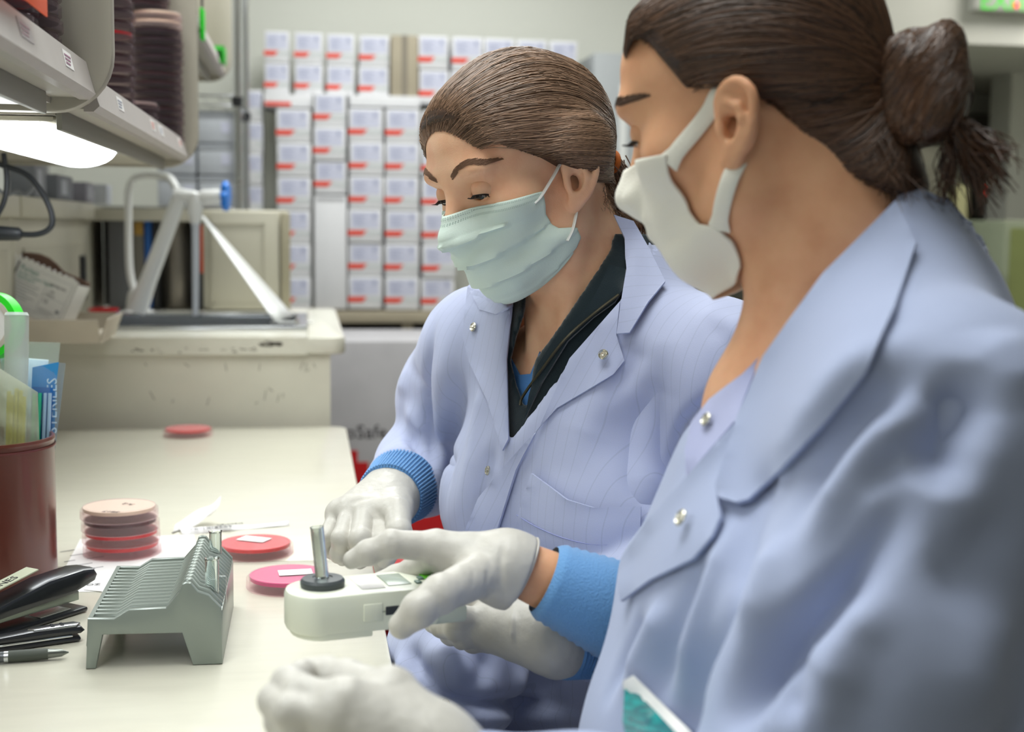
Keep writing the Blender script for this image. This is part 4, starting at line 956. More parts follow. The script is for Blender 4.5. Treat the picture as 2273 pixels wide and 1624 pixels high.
# ================================================================== sculpting tools for figures
class Vol:
    """a signed-distance grid that shapes are blended into, then turned into one continuous surface"""
    def __init__(s, lo, hi, h):
        s.lo = np.array(lo, float); s.h = h; s.n = np.ceil((np.array(hi) - s.lo) / h).astype(int) + 1
        s.ax = [s.lo[i] + h * np.arange(s.n[i]) for i in range(3)]
        s.D = np.full(s.n, 0.5, dtype=np.float32)
    def like(s):
        v = Vol.__new__(Vol); v.lo, v.h, v.n, v.ax = s.lo, s.h, s.n, s.ax; v.D = np.full(s.n, 0.5, dtype=np.float32); return v
    def _sl(s, a, b, pad):
        i0 = np.clip(np.floor((np.array(a) - pad - s.lo) / s.h).astype(int), 0, s.n); i1 = np.clip(np.ceil((np.array(b) + pad - s.lo) / s.h).astype(int) + 1, 0, s.n)
        if (i1 <= i0).any(): return None
        return tuple(slice(*q) for q in zip(i0, i1))
    def _xyz(s, sl):
        return (s.ax[0][sl[0]][:, None, None].astype(np.float32), s.ax[1][sl[1]][None, :, None].astype(np.float32), s.ax[2][sl[2]][None, None, :].astype(np.float32))
    def _mix(s, sl, d, k, op):
        a = s.D[sl]
        if op == 'add':
            if k <= 0: s.D[sl] = np.minimum(a, d)
            else:
                hh = np.clip(0.5 + 0.5 * (a - d) / k, 0, 1); s.D[sl] = a * (1 - hh) + d * hh - k * hh * (1 - hh)
        elif op == 'sub':
            if k <= 0: s.D[sl] = np.maximum(a, -d)
            else:
                hh = np.clip(0.5 - 0.5 * (a + d) / k, 0, 1); s.D[sl] = a * (1 - hh) - d * hh + k * hh * (1 - hh)
    def ball(s, c, r, k=0.0, op='add', rot=None):
        """ellipsoid (radii r), optionally turned by a 3x3 of its axes in columns"""
        c = np.asarray(c, float); r = np.array([r] * 3 if np.isscalar(r) else r, float); R_ = r.max()
        sl = s._sl(c - R_, c + R_, k + 4 * s.h + 0.01)
        if sl is None: return s
        x, y, z = s._xyz(sl); x = x - c[0]; y = y - c[1]; z = z - c[2]
        if rot is not None:
            q = np.asarray(rot, float); x, y, z = (x * q[0, i] + y * q[1, i] + z * q[2, i] for i in range(3))
        k0 = np.sqrt((x / r[0]) ** 2 + (y / r[1]) ** 2 + (z / r[2]) ** 2); k1 = np.sqrt((x / r[0] ** 2) ** 2 + (y / r[1] ** 2) ** 2 + (z / r[2] ** 2) ** 2)
        s._mix(sl, (k0 * (k0 - 1) / np.maximum(k1, 1e-6)).astype(np.float32), k, op); return s
    def cap(s, a, b, ra, rb=None, k=0.0, op='add'):
        a = np.asarray(a, float); b = np.asarray(b, float); rb = ra if rb is None else rb; m = max(ra, rb)
        sl = s._sl(np.minimum(a, b) - m, np.maximum(a, b) + m, k + 4 * s.h + 0.01)
        if sl is None: return s
        x, y, z = s._xyz(sl); d = b - a; L = max(d @ d, 1e-9)
        t = np.clip(((x - a[0]) * d[0] + (y - a[1]) * d[1] + (z - a[2]) * d[2]) / L, 0, 1)
        q = np.sqrt((x - a[0] - t * d[0]) ** 2 + (y - a[1] - t * d[1]) ** 2 + (z - a[2] - t * d[2]) ** 2) - (ra + (rb - ra) * t)
        s._mix(sl, q.astype(np.float32), k, op); return s
    def chain(s, pts, rad, k=0.0, op='add'):
        rad = [rad] * len(pts) if np.isscalar(rad) else rad
        for i in range(len(pts) - 1): s.cap(pts[i], pts[i + 1], rad[i], rad[i + 1], k, op)
        return s
    def field(s, f, k=0.0, op='sub'):
        sl = tuple(slice(0, n) for n in s.n); s._mix(sl, f(*s._xyz(sl)).astype(np.float32), k, op); return s
    def shell(s, t):
        s.D = np.maximum(s.D, -(s.D + t)); return s
    def mesh(s, smooth=1):
        D = s.D; ins = D < 0; nx, ny, nz = D.shape
        c = np.zeros((nx - 1, ny - 1, nz - 1), np.int8)
        for i in (0, 1):
            for j in (0, 1):
                for k in (0, 1): c += ins[i:nx - 1 + i, j:ny - 1 + j, k:nz - 1 + k]
        act = np.argwhere((c > 0) & (c < 8)); idx = np.full(c.shape, -1, np.int64); idx[tuple(act.T)] = np.arange(len(act))
        acc = np.zeros((len(act), 3)); cnt = np.zeros(len(act))
        cs = [(i, j, k) for i in (0, 1) for j in (0, 1) for k in (0, 1)]
        for p in cs:
            for ax in range(3):
                if p[ax]: continue
                q = list(p); q[ax] = 1
                a = D[act[:, 0] + p[0], act[:, 1] + p[1], act[:, 2] + p[2]].astype(float); b = D[act[:, 0] + q[0], act[:, 1] + q[1], act[:, 2] + q[2]].astype(float)
                m = (a < 0) != (b < 0); t = np.where(m, a / np.where(m, a - b, 1), 0)
                pt = np.array(p, float)[None, :].repeat(len(act), 0); pt[:, ax] = t
                acc[m] += pt[m]; cnt[m] += 1
        V = s.lo + (act + acc / cnt[:, None]) * s.h
        F = []
        for ax in range(3):
            o1, o2 = [(1, 2), (2, 0), (0, 1)][ax]
            n_ = [nx, ny, nz]; hi = list(n_); hi[ax] -= 1
            sa = [slice(0, n_[0]), slice(0, n_[1]), slice(0, n_[2])]; sb = list(sa); sa[ax] = slice(0, n_[ax] - 1); sb[ax] = slice(1, n_[ax])
            A = ins[tuple(sa)]; B = ins[tuple(sb)]; e = np.argwhere(A != B)
            ok = (e[:, o1] > 0) & (e[:, o2] > 0) & (e[:, o1] < n_[o1] - 1) & (e[:, o2] < n_[o2] - 1); e = e[ok]
            def cell(d1, d2):
                q = e.copy(); q[:, o1] -= d1; q[:, o2] -= d2; return idx[q[:, 0], q[:, 1], q[:, 2]]
            quad = np.stack([cell(1, 1), cell(0, 1), cell(0, 0), cell(1, 0)], 1)
            fl = ~A[e[:, 0], e[:, 1], e[:, 2]]; quad[fl] = quad[fl][:, ::-1]; F.append(quad)
        F = np.concatenate(F); F = F[(F >= 0).all(1)]
        for _ in range(smooth): V = lap(V, F, 0.5)
        return V, F
def lap(V, F, w, keep=None):
    a = np.zeros_like(V); n = np.zeros(len(V))
    for i in range(4):
        for j in (1, 3):
            np.add.at(a, F[:, i], V[F[:, (i + j) % 4]]); np.add.at(n, F[:, i], 1)
    r = V + w * (a / np.maximum(n, 1)[:, None] - V)
    if keep is not None: r[keep] = V[keep]
    return r
def normals(V, F):
    n = np.cross(V[F[:, 2]] - V[F[:, 0]], V[F[:, 3 if F.shape[1] > 3 else 1]] - V[F[:, 1 if F.shape[1] > 3 else 0]])
    N = np.zeros_like(V)
    for i in range(F.shape[1]): np.add.at(N, F[:, i], n)
    return N / (np.linalg.norm(N, axis=1)[:, None] + 1e-12)
def bvh(V, F): return BVHTree.FromPolygons(V.tolist(), F.tolist())
def shoot(tree, px, py):
    h = tree.ray_cast(Vector(CAM), Vector(ray(px, py)).normalized()); return None if h[0] is None else (np.array(h[0]), np.array(h[1]))
def seg_dist(V, pts):
    """distance to a polyline and the place along it"""
    best = np.full(len(V), 1e9); par = np.zeros(len(V)); n = len(pts) - 1
    for i in range(n):
        a, b = pts[i], pts[i + 1]; d = b - a; t = np.clip(((V - a) @ d) / max(d @ d, 1e-12), 0, 1)
        q = np.linalg.norm(V - a - t[:, None] * d, axis=1); m = q < best; best[m] = q[m]; par[m] = (i + t[m]) / n
    return best, par
def folds(V, F, strokes, tree=None):
    """press cloth folds: strokes = (polyline in sight-line coordinates, width m, height m); each lands on the cloth as a 3-D ridge or groove"""
    tree = tree or bvh(V, F); N = normals(V, F); out = np.zeros(len(V))
    for poly, w, amp in strokes:
        pts = []
        pl = smooth_path([np.array([x, y, 0.0]) for x, y in poly], 5) if len(poly) > 2 else [np.array([*p, 0.0]) for p in poly]
        for p in pl:
            h = shoot(tree, p[0], p[1])
            if h is not None: pts.append(h[0])
        if len(pts) < 2: continue
        d, t = seg_dist(V, pts); f = np.exp(-(d / w) ** 2) * np.clip(3.2 * np.minimum(t, 1 - t) + 0.04, 0, 1) ** 1.3
        out += amp * f
    return V + N * out[:, None]
def inside_poly(px, py, poly):
    r = np.zeros(px.shape, bool); n = len(poly); j = n - 1
    for i in range(n):
        xi, yi = poly[i]; xj, yj = poly[j]
        c = ((yi > py) != (yj > py)) & (px < (xj - xi) * (py - yi) / ((yj - yi) or 1e-9) + xi); r ^= c; j = i
    return r
def poly_sdf(px, py, poly):
    d = np.full(px.shape, 1e9, np.float32); n = len(poly)
    for i in range(n):
        a = np.array(poly[i], float); b = np.array(poly[(i + 1) % n], float); e = b - a
        t = np.clip(((px - a[0]) * e[0] + (py - a[1]) * e[1]) / max(e @ e, 1e-9), 0, 1)
        d = np.minimum(d, np.hypot(px - a[0] - t * e[0], py - a[1] - t * e[1]))
    return np.where(inside_poly(px, py, poly), -d, d)
def opening(poly, dmin, dmax):
    """an opening cut through cloth: a prism whose outline is a neckline, between two depths"""
    def f(x, y, z):
        X = x - CAM[0]; Y = y - CAM[1]; Z = z - CAM[2]
        d = X * CF[0] + Y * CF[1] + Z * CF[2]; u = 1136.5 + FPX * (X * CR[0] + Y * CR[1] + Z * CR[2]) / d; v = 812 - FPX * (X * CU[0] + Y * CU[1] + Z * CU[2]) / d
        return np.maximum(poly_sdf(u, v, poly) * d / FPX, np.maximum(d - dmax, dmin - d))
    return f
def drape(name, poly, tree, mat, parent, off=0.002, thick=0.002, step=14, relax=6, lift=None, push=None, both=False):
    """a cloth piece with a given outline laid over the surface underneath, with its own thickness"""
    bm = bmesh.new(); bm.faces.new([bm.verts.new((x, y, 0)) for x, y in poly])
    xs = [p[0] for p in poly]; ys = [p[1] for p in poly]
    for ax, lo, hi in ((0, min(xs), max(xs)), (1, min(ys), max(ys))):
        t = lo + step * 0.5
        while t < hi:
            n = (1, 0, 0) if ax == 0 else (0, 1, 0); c = (t, 0, 0) if ax == 0 else (0, t, 0)
            bmesh.ops.bisect_plane(bm, geom=bm.verts[:] + bm.edges[:] + bm.faces[:], plane_co=c, plane_no=n); t += step
    bmesh.ops.remove_doubles(bm, verts=bm.verts[:], dist=0.5)
    dep = {}
    bm.verts.ensure_lookup_table()
    uv = [(v.co.x, v.co.y) for v in bm.verts]; dep = np.full(len(uv), np.nan)
    for i, (x, y) in enumerate(uv):
        h = shoot(tree, x, y)
        if h is not None: dep[i] = (h[0] - CAM) @ CF
    nb = [[e.other_vert(v).index for e in v.link_edges] for v in bm.verts]
    for _ in range(60):
        if not np.isnan(dep).any(): break
        nd = dep.copy()
        for i in np.where(np.isnan(dep))[0]:
            q = [dep[j] for j in nb[i] if not np.isnan(dep[j])]
            if q: nd[i] = np.mean(q)
        dep = nd
    raw = dep.copy()
    for _ in range(relax):
        dep = np.array([0.5 * dep[i] + 0.5 * np.mean(dep[nb[i]]) if nb[i] else dep[i] for i in range(len(dep))]); dep = np.minimum(dep, raw)
    dep = dep - off
    if lift is not None: dep = dep - np.array([lift(x, y) for x, y in uv])
    for v, d in zip(bm.verts, dep): v.co = Vector(P(v.co.x, v.co.y, d))
    bm.normal_update()
    f = sum((f.normal * f.calc_area() for f in bm.faces), Vector())
    if f.dot(Vector(CF)) > 0: bmesh.ops.reverse_faces(bm, faces=bm.faces[:])
    bm.normal_update(); N = np.array([v.normal[:] for v in bm.verts]); av = N.mean(0); av /= np.linalg.norm(av)
    for _ in range(8): N = np.array([0.5 * N[i] + 0.5 * N[nb[i]].mean(0) if nb[i] else N[i] for i in range(len(N))])
    N = N + 0.6 * av; N /= np.linalg.norm(N, axis=1)[:, None]
    V = np.array([v.co[:] for v in bm.verts]); FF = [[v.index for v in fc.verts] for fc in bm.faces]; n = len(V)
    rim = [(e.verts[0].index, e.verts[1].index, [v.index for v in e.link_faces[0].verts]) for e in bm.edges if len(e.link_faces) == 1]; bm.free()
    faces = FF + [[i + n for i in q[::-1]] for q in FF]
    for i, j, q in rim:
        if q[(q.index(i) + 1) % len(q)] != j: i, j = j, i
        faces.append([j + 2 * n, i + 2 * n, i + 3 * n, j + 3 * n])
    T_ = V + N * thick
    return mesh_obj(name, np.concatenate([T_, V, T_, V]), faces, mat, parent, smooth=True)
def frame3(right, fwd, up): return np.stack([right, fwd, up], 1)
def axis_rot(a, t):
    return np.array(Matrix.Rotation(t, 3, Vector(a)))
RH = np.array([CR[0], CR[1], 0]); RH /= np.linalg.norm(RH); FH = np.array([CF[0], CF[1], 0]); FH /= np.linalg.norm(FH); UP = np.array([0, 0, 1.0])
def pose(phi, pitch, roll):
    """axes (right, forward, up) of a head or trunk that faces phi degrees away from the camera towards its left"""
    f = -math.sin(R(phi)) * RH - math.cos(R(phi)) * FH; r = np.cross(f, UP)
    m = frame3(r, f, UP); A = axis_rot(r, -R(pitch)); m = A @ m
    return axis_rot(m[:, 1], R(roll)) @ m

mSkin = None
def skin_mat(name, base, cheek):
    if name in MATS: return MATS[name]
    m = M(name, base, 0.5, sss=0.25, bump=0.12, bscale=900, var=0.06, vscale=30, spec=0.35, color2=cheek); return m
def cloth_mat(name, color, stripe=None, stripe_dark=0.82, pitch=0.02, rough=0.75, weave=0.12):
    """woven cloth with an optional thin pinstripe that follows the garment's own coordinates"""
    m = M(name, color, rough, bump=weave, bscale=1400, sheen=0.15, spec=0.25)
    if stripe is not None:
        nt = m.node_tree; N = nt.nodes; L = nt.links; b = N['Principled BSDF']
        at = N.new('ShaderNodeAttribute'); at.attribute_name = 'stripe'; at.attribute_type = 'GEOMETRY'
        fr = N.new('ShaderNodeMath'); fr.operation = 'PINGPONG'; fr.inputs[1].default_value = 0.5; L.new(at.outputs['Fac'], fr.inputs[0])
        lt = N.new('ShaderNodeMath'); lt.operation = 'LESS_THAN'; lt.inputs[1].default_value = 0.035; L.new(fr.outputs[0], lt.inputs[0])
        mx = N.new('ShaderNodeMix'); mx.data_type = 'RGBA'; c = lin(color)
        mx.inputs['A'].default_value = (*c, 1); mx.inputs['B'].default_value = (*[q * stripe_dark for q in c], 1)
        L.new(lt.outputs[0], mx.inputs['Factor']); L.new(mx.outputs['Result'], b.inputs['Base Color'])
    return m
def set_stripe(o, direction, pitch):
    me = o.data; n = len(me.vertices); co = np.empty(n * 3); me.vertices.foreach_get('co', co); co = co.reshape(-1, 3) + np.array(o.location)
    a = me.attributes.new('stripe', 'FLOAT', 'POINT'); d = np.asarray(direction, float); d = d / np.linalg.norm(d)
    a.data.foreach_set('value', ((co @ d) / pitch + 1000).astype(np.float32))

# ------------------------------------------------------------------ a head, in its own coordinates: x to its right, y forward, z up
FLARE = [0.5]
def ear_frame(side):
    u = np.array([0.05 * side, -0.24, 0.97]); u /= np.linalg.norm(u)
    v = np.array([FLARE[0] * side, -0.86, -0.2]); v -= u * (v @ u); v /= np.linalg.norm(v)
    n = np.cross(u, v) * side
    if n[0] * side < 0: n = -n
    return np.array([0.0680 * side, 0.004, -0.013]), u, v, n
def sculpt_head(neck_to, h=0.0017, chest=None, ears=(1, -1)):
    """neck_to: head-space point at the root of the neck; returns the volume"""
    nt = np.asarray(neck_to, float)
    lo = np.minimum([-0.105, -0.12, -0.12], nt - 0.10); hi = np.maximum([0.105, 0.13, 0.13], nt + 0.10)
    if chest: lo = np.minimum(lo, np.min([c[0] for c in chest], 0) - 0.06); hi = np.maximum(hi, np.max([c[0] for c in chest], 0) + 0.06)
    v = Vol(lo, hi, h)
    v.ball((0, -0.012, 0.038), (0.071, 0.090, 0.080))
    v.ball((0, 0.043, 0.045), (0.058, 0.046, 0.053), 0.02)
    v.ball((0, 0.035, -0.015), (0.057, 0.056, 0.066), 0.02)
    for s in (1, -1):
        v.chain([(s * 0.051, 0.0, -0.03), (s * 0.047, 0.012, -0.058), (s * 0.018, 0.064, -0.087)], [0.017, 0.0165, 0.015], 0.025)
        v.ball((s * 0.042, 0.052, -0.012), (0.021, 0.024, 0.019), 0.02)
        v.ball((s * 0.024, 0.0765, 0.033), (0.027, 0.014, 0.011), 0.016)
    v.ball((0, 0.071, -0.088), 0.0165, 0.02); v.ball((0, 0.074, -0.054), (0.029, 0.019, 0.028), 0.02)
    for s in (1, -1): v.ball((s * 0.031, 0.1035, 0.011), (0.0180, 0.0200, 0.0125), 0.014, 'sub')
    v.cap((0, 0.085, 0.020), (0, 0.107, -0.020), 0.0068, 0.0098, 0.013); v.ball((0, 0.111, -0.0235), 0.0088, 0.006)
    for s in (1, -1): v.ball((s * 0.0115, 0.098, -0.027), (0.0075, 0.011, 0.0075), 0.006)
    v.ball((0, 0.0925, -0.047), (0.022, 0.007, 0.0045), 0.006); v.ball((0, 0.0915, -0.058), (0.019, 0.0075, 0.0055), 0.006)
    for s in (1, -1): v.ball((s * 0.031, 0.081, 0.008), (0.0115, 0.009, 0.0065), 0.001, 'sub')
    # neck
    v.cap((0, -0.022, -0.035), nt, 0.052, 0.056, 0.03)
    v.cap((0, -0.05, -0.02), nt + np.array([0, -0.03, 0.01]), 0.035, 0.045, 0.03)
    for c in (chest or []): v.ball(c[0], c[1], c[2])
    for s in ears:
        o, u, w, n = ear_frame(s); E = lambda a, b, c=0.0: o + w * a * 1.08 + u * b * 0.87 + n * c
        v.ball(E(0.013, 0.004, 0.006), (0.0175, 0.0265, 0.0055), 0.004, rot=frame3(w, u, n))
        v.ball(E(0.0135, 0.004, 0.0125), (0.0132, 0.0205, 0.0060), 0.003, 'sub', rot=frame3(w, u, n))
        hel = [E(0.003, 0.004, 0.003), E(0.0, 0.016, 0.004), E(0.004, 0.0265, 0.006), E(0.012, 0.0325, 0.008), E(0.0205, 0.0315, 0.010), E(0.0275, 0.0235, 0.0115), E(0.0290, 0.011, 0.0115), E(0.0255, -0.003, 0.010), E(0.0195, -0.015, 0.0085), E(0.0125, -0.0245, 0.007)]
        v.chain([hel[0]] + smooth_path(hel, 3)[1:], 0.0031, 0.0025)
        v.chain([E(0.009, 0.018, 0.009), E(0.0175, 0.013, 0.0105), E(0.0195, 0.004, 0.0105), E(0.0165, -0.008, 0.009), E(0.011, -0.0145, 0.008)], [0.002, 0.0028, 0.003, 0.0028, 0.003], 0.004)
        v.ball(E(0.0065, -0.0255, 0.005), (0.0085, 0.0095, 0.0042), 0.005, rot=frame3(w, u, n))
        v.ball(E(0.0085, -0.002, 0.007), (0.0065, 0.009, 0.0075), 0.002, 'sub', rot=frame3(w, u, n))
        v.ball(E(0.0015, -0.003, 0.0055), (0.0032, 0.006, 0.0042), 0.003, rot=frame3(w, u, n))
    return v
def eye_parts(Hm, parent, skin, gaze_down=28, opening_deg=(-33, -15), iris='#5a6a70', turn=0.0):
    """eyeball, lids and lashes for both eyes, looking down"""
    T = lambda p: (Hm @ Vector(p))
    mE = M('eye_white', '#d9d4cf', 0.15, coat=0.6); mI = M('iris', iris, 0.2, coat=0.8); mP = M('pupil', '#08090b', 0.1); mL = M('lash', '#15100e', 0.5)
    for s in (1, -1):
        c = np.array([s * 0.031, 0.0735, 0.012])
        e = MB().lathe([(0.0001, -0.0119)] + [(0.0119 * math.sin(a), -0.0119 * math.cos(a)) for a in np.linspace(0.1, math.pi - 0.1, 20)] + [(0.0001, 0.0119)], 32, Hm @ Matrix.Translation(c)).build('eyeball', mE, parent, angle=80)
        ga = R(gaze_down); g = np.array([math.sin(turn), math.cos(ga), -math.sin(ga)]); g /= np.linalg.norm(g)
        xx = np.cross(g, [0, 0, 1]); M4 = Hm @ frame(c + g * 0.0106, xx, np.cross(xx, g))
        zax = (M4.to_3x3() @ Vector((0, 0, 1))); 
        sign = 1 if zax.dot(Hm.to_3x3() @ Vector(g)) > 0 else -1
        MB().lathe([(0.0058, 0.0), (0.0052, 0.0006 * sign), (0.003, 0.0013 * sign), (0.0003, 0.0016 * sign)], 24, M4).build('iris', mI, e, angle=80)
        MB().lathe([(0.0026, 0.0014 * sign), (0.0003, 0.0019 * sign)], 16, M4).build('pupil', mP, e)
        lo_, hi_ = opening_deg
        def edge(az, up):                                            # lid edge height over the width of the eye
            t = (az / 62.0); k = max(0, 1 - t * t)
            mid = -25.0 - 4 * t * s * 1.0
            return mid + (hi_ - mid) * k ** 0.8 if up else mid + (lo_ - mid) * k ** 0.9
        def pt(az, el, r):
            return c + r * np.array([math.sin(R(az)) * math.cos(R(el)), math.cos(R(az)) * math.cos(R(el)), math.sin(R(el))])
        for up in (True, False):
            rows = []
            for i in range(10):
                f = i / 9; row = []
                for az in np.linspace(-88, 88, 33):
                    e0 = edge(max(-62, min(62, az)), up); el = e0 + ((78 if up else -84) - e0) * f
                    row.append(T(pt(az, el, 0.0129 + (0.0005 if f < 0.06 else 0) - 0.0005 * max(0, f - 0.35) - 0.0004 * max(0, (abs(az) - 55) / 33))))
                rows.append(row)
            o = MB().grid(rows).build('upper_eyelid' if up else 'lower_eyelid', skin, parent, angle=80)
        ls = MB(); rn = random.Random(4)
        for j in range(34):
            az = -60 + 120 * j / 33 + rn.uniform(-1.5, 1.5); e0 = edge(az, True); a = pt(az, e0, 0.0131)
            L = 0.0055 + 0.0035 * (j / 33 if s > 0 else 1 - j / 33)
            out = np.array([math.sin(R(az)) * 1.1, math.cos(R(az)), 0.0]); b = a + out * L * 0.6 + np.array([0, 0, -0.0022]); d = a + out * L + np.array([0, 0, -0.0008])
            ls.tube([T(a), T(b), T(d)], [0.0004, 0.00032, 0.0001], 4)
        ln = [T(pt(az, edge(az, True) - 1.0, 0.01325)) for az in np.linspace(-64, 64, 24)]
        ls.tube(ln, [0.0003 + 0.0005 * (i / 23 if s > 0 else 1 - i / 23) + 0.0003 for i in range(24)], 5)
        o = ls.build('eyelashes', mL, parent); o['kind'] = 'stuff'
def strands(name, roots, tip_of, radius_of, center, Hm, mat, parent, root_r=None, n_seg=14, width=0.0011, wob=0.004, seed=1, lift=0.0012, bias=None, end=1.0, flat=0.55):
    """locks of hair combed over the head from each root towards a gathering point, as many thin tubes in one part"""
    rn = np.random.RandomState(seed); Vs = []; Fs = []; base = 0; k = 4
    for r in roots:
        d0 = np.asarray(r, float) - center; d0 /= np.linalg.norm(d0); tp = tip_of(rn, r); d1 = np.asarray(tp) - center; d1 /= np.linalg.norm(d1)
        om = math.acos(np.clip(d0 @ d1, -1, 1)); ax = np.cross(d0, d1); ax /= np.linalg.norm(ax) + 1e-9
        w = rn.uniform(-1, 1) * wob; ph = rn.uniform(0, 6.28); lf = lift * rn.uniform(-0.6, 1.4); sz = width * rn.uniform(0.5, 1.5); sag = bias(r) if bias else 0
        pts = []
        for i in range(n_seg + 1):
            t = end * i / n_seg
            d = (math.sin((1 - t) * om) * d0 + math.sin(t * om) * d1) / max(math.sin(om), 1e-6)
            d = d + ax * (w * math.sin(math.pi * t + ph * 0) * 3 + 0.006 * math.sin(4 * t + ph) + sag * math.sin(math.pi * t)); d /= np.linalg.norm(d)
            q = radius_of(d)
            if root_r and t < 0.12: q = min(q, root_r(d) + 0.0008 + 0.14 * t)
            pts.append(center + d * (q + lf * max(0, math.sin(math.pi * min(1, t * 1.0))) ** 0.5))
        pts = np.array(pts); tg = np.gradient(pts, axis=0); tg /= np.linalg.norm(tg, axis=1)[:, None] + 1e-12
        nn = pts - center; nn /= np.linalg.norm(nn, axis=1)[:, None]; bb = np.cross(tg, nn)
        rad = sz * np.clip(np.minimum(np.linspace(0.35, 3, n_seg + 1), np.linspace(3, 0.5, n_seg + 1)), 0, 1)
        ring = np.stack([pts + bb * rad[:, None], pts + nn * (rad * flat)[:, None], pts - bb * rad[:, None], pts - nn * (rad * flat)[:, None]], 1).reshape(-1, 3)
        Vs.append(ring); i0 = base + 4 * np.arange(n_seg)[:, None]
        for j in range(4): Fs.append(np.concatenate([i0 + j, i0 + (j + 1) % 4, i0 + 4 + (j + 1) % 4, i0 + 4 + j], 1))
        base += len(ring)
    V = np.concatenate(Vs); F = np.concatenate(Fs); A = np.array(Hm); V = V @ A[:3, :3].T + A[:3, 3]
    o = mesh_obj(name, V, F, mat, parent, smooth=True); o['kind'] = 'stuff'; return o
def hair_mat(name, dark, light, rough=0.38):
    if name in MATS: return MATS[name]
    m = M(name, dark, rough, spec=0.5); nt = m.node_tree; N = nt.nodes; L = nt.links; b = N['Principled BSDF']
    g = N.new('ShaderNodeNewGeometry'); r = N.new('ShaderNodeValToRGB'); L.new(g.outputs['Random Per Island'], r.inputs[0])
    r.color_ramp.elements[0].color = (*lin(dark), 1); r.color_ramp.elements[1].color = (*lin(light), 1)
    L.new(r.outputs[0], b.inputs['Base Color']); b.inputs['Anisotropic'].default_value = 0.5
    return m
def hand(joints, radii, palm, h=0.0014, extra=None, cut=None):
    """gloved hand: joints = {finger: [MCP, PIP, DIP, tip]}; palm = list of (a, b, ra, rb)"""
    pts = np.array([p for f in joints.values() for p in f] + [q for a in palm for q in a[:2]])
    v = Vol(pts.min(0) - 0.055, pts.max(0) + 0.055, h)
    for a, b, ra, rb in palm: v.cap(a, b, ra, rb, 0.012)
    for nm, ch in joints.items():
        w = v.like(); r = radii[nm]
        w.chain(ch, r, 0.002)
        for i, c in enumerate(ch[1:-1]): w.ball(c, r[i + 1] * 1.06, 0.004)
        a = np.minimum(v.D, w.D); k = 0.0035
        root = np.asarray(ch[0], float)
        x, y, z = v._xyz(tuple(slice(0, n) for n in v.n)); dr = np.sqrt((x - root[0]) ** 2 + (y - root[1]) ** 2 + (z - root[2]) ** 2)
        k = np.clip(0.011 * (1 - dr / 0.026), 0.0018, 0.011)
        hh = np.clip(0.5 + 0.5 * (v.D - w.D) / k, 0, 1); v.D = (v.D * (1 - hh) + w.D * hh - k * hh * (1 - hh)).astype(np.float32)
    if extra: extra(v)
    if cut is not None:
        c, d = np.asarray(cut[0], float), np.asarray(cut[1], float); d = d / np.linalg.norm(d)
        v.field(lambda x, y, z: (x - c[0]) * d[0] + (y - c[1]) * d[1] + (z - c[2]) * d[2], 0.002)
    return v
# ================================================================== heads, hair and masks
def to_world(Hm, V): A = np.array(Hm); return V @ A[:3, :3].T + A[:3, 3]
def mat4(A, o):
    m = Matrix(A.tolist()).to_4x4(); m.translation = Vector(o); return m
def mask_piece(name, Hm, tree, mat, parent, ztop, zbot, tmax, nu=61, nv=44, pleat=0.0, puff=0.003, thick=0.0012, wr=0.0008, seed=1.0, blur=5):
    """a face mask stretched over the nose and chin, from cheek to cheek"""
    rr_ = np.zeros((nv, nu)); th = np.zeros((nv, nu)); zz_ = np.zeros((nv, nu))
    y0 = 0.0
    for i in range(nv):
        v = i / (nv - 1)
        for j in range(nu):
            u = -1 + 2 * j / (nu - 1); t = u * tmax(v, u); z = ztop(u) * (1 - v) + zbot(u) * v
            d = Vector((math.sin(R(t)), math.cos(R(t)), 0)); h = tree.ray_cast(Vector((0, y0, z)) + d * 0.25, -d)
            th[i, j] = t; zz_[i, j] = z; rr_[i, j] = (0.25 - h[3]) if h[0] is not None else 0.03
    for i in range(nv):                                              # cloth spans hollows: never falls away faster than it can hang
        if i: rr_[i] = np.maximum(rr_[i], rr_[i - 1] - 0.0024)
    base = rr_.copy()
    for _ in range(blur):
        p = np.pad(rr_, 1, 'edge'); s = (p[:-2, 1:-1] + p[2:, 1:-1] + p[1:-1, :-2] + p[1:-1, 2:] + 2 * rr_) / 6; rr_ = np.maximum(s, base)
    rows = []
    for i in range(nv):
        v = i / (nv - 1); row = []
        for j in range(nu):
            u = -1 + 2 * j / (nu - 1); r = rr_[i, j] + 0.0022 + puff * (1 - u * u) * math.sin(math.pi * min(1, v * 1.1)) ** 0.7
            if pleat:
                q = v * 4.2 + 0.35 * (abs(u) - 0.5); saw = q - math.floor(q)
                r += pleat * (1 - 0.75 * abs(u) ** 2) * (saw ** 1.6) * (1 if 0.22 < v < 0.97 else 0.25) - pleat * 0.4
            r += wr * (math.sin(9 * u + 14 * v + seed) + 0.7 * math.sin(21 * v - 8 * u + 2 * seed))
            t = R(th[i, j]); row.append(Hm @ Vector((r * math.sin(t), y0 + r * math.cos(t), zz_[i, j])))
        rows.append(row)
    o = MB().grid(rows).build(name, mat, parent, angle=60); m = o.modifiers.new('thickness', 'SOLIDIFY'); m.thickness = thick; m.offset = 1
    return o, rows
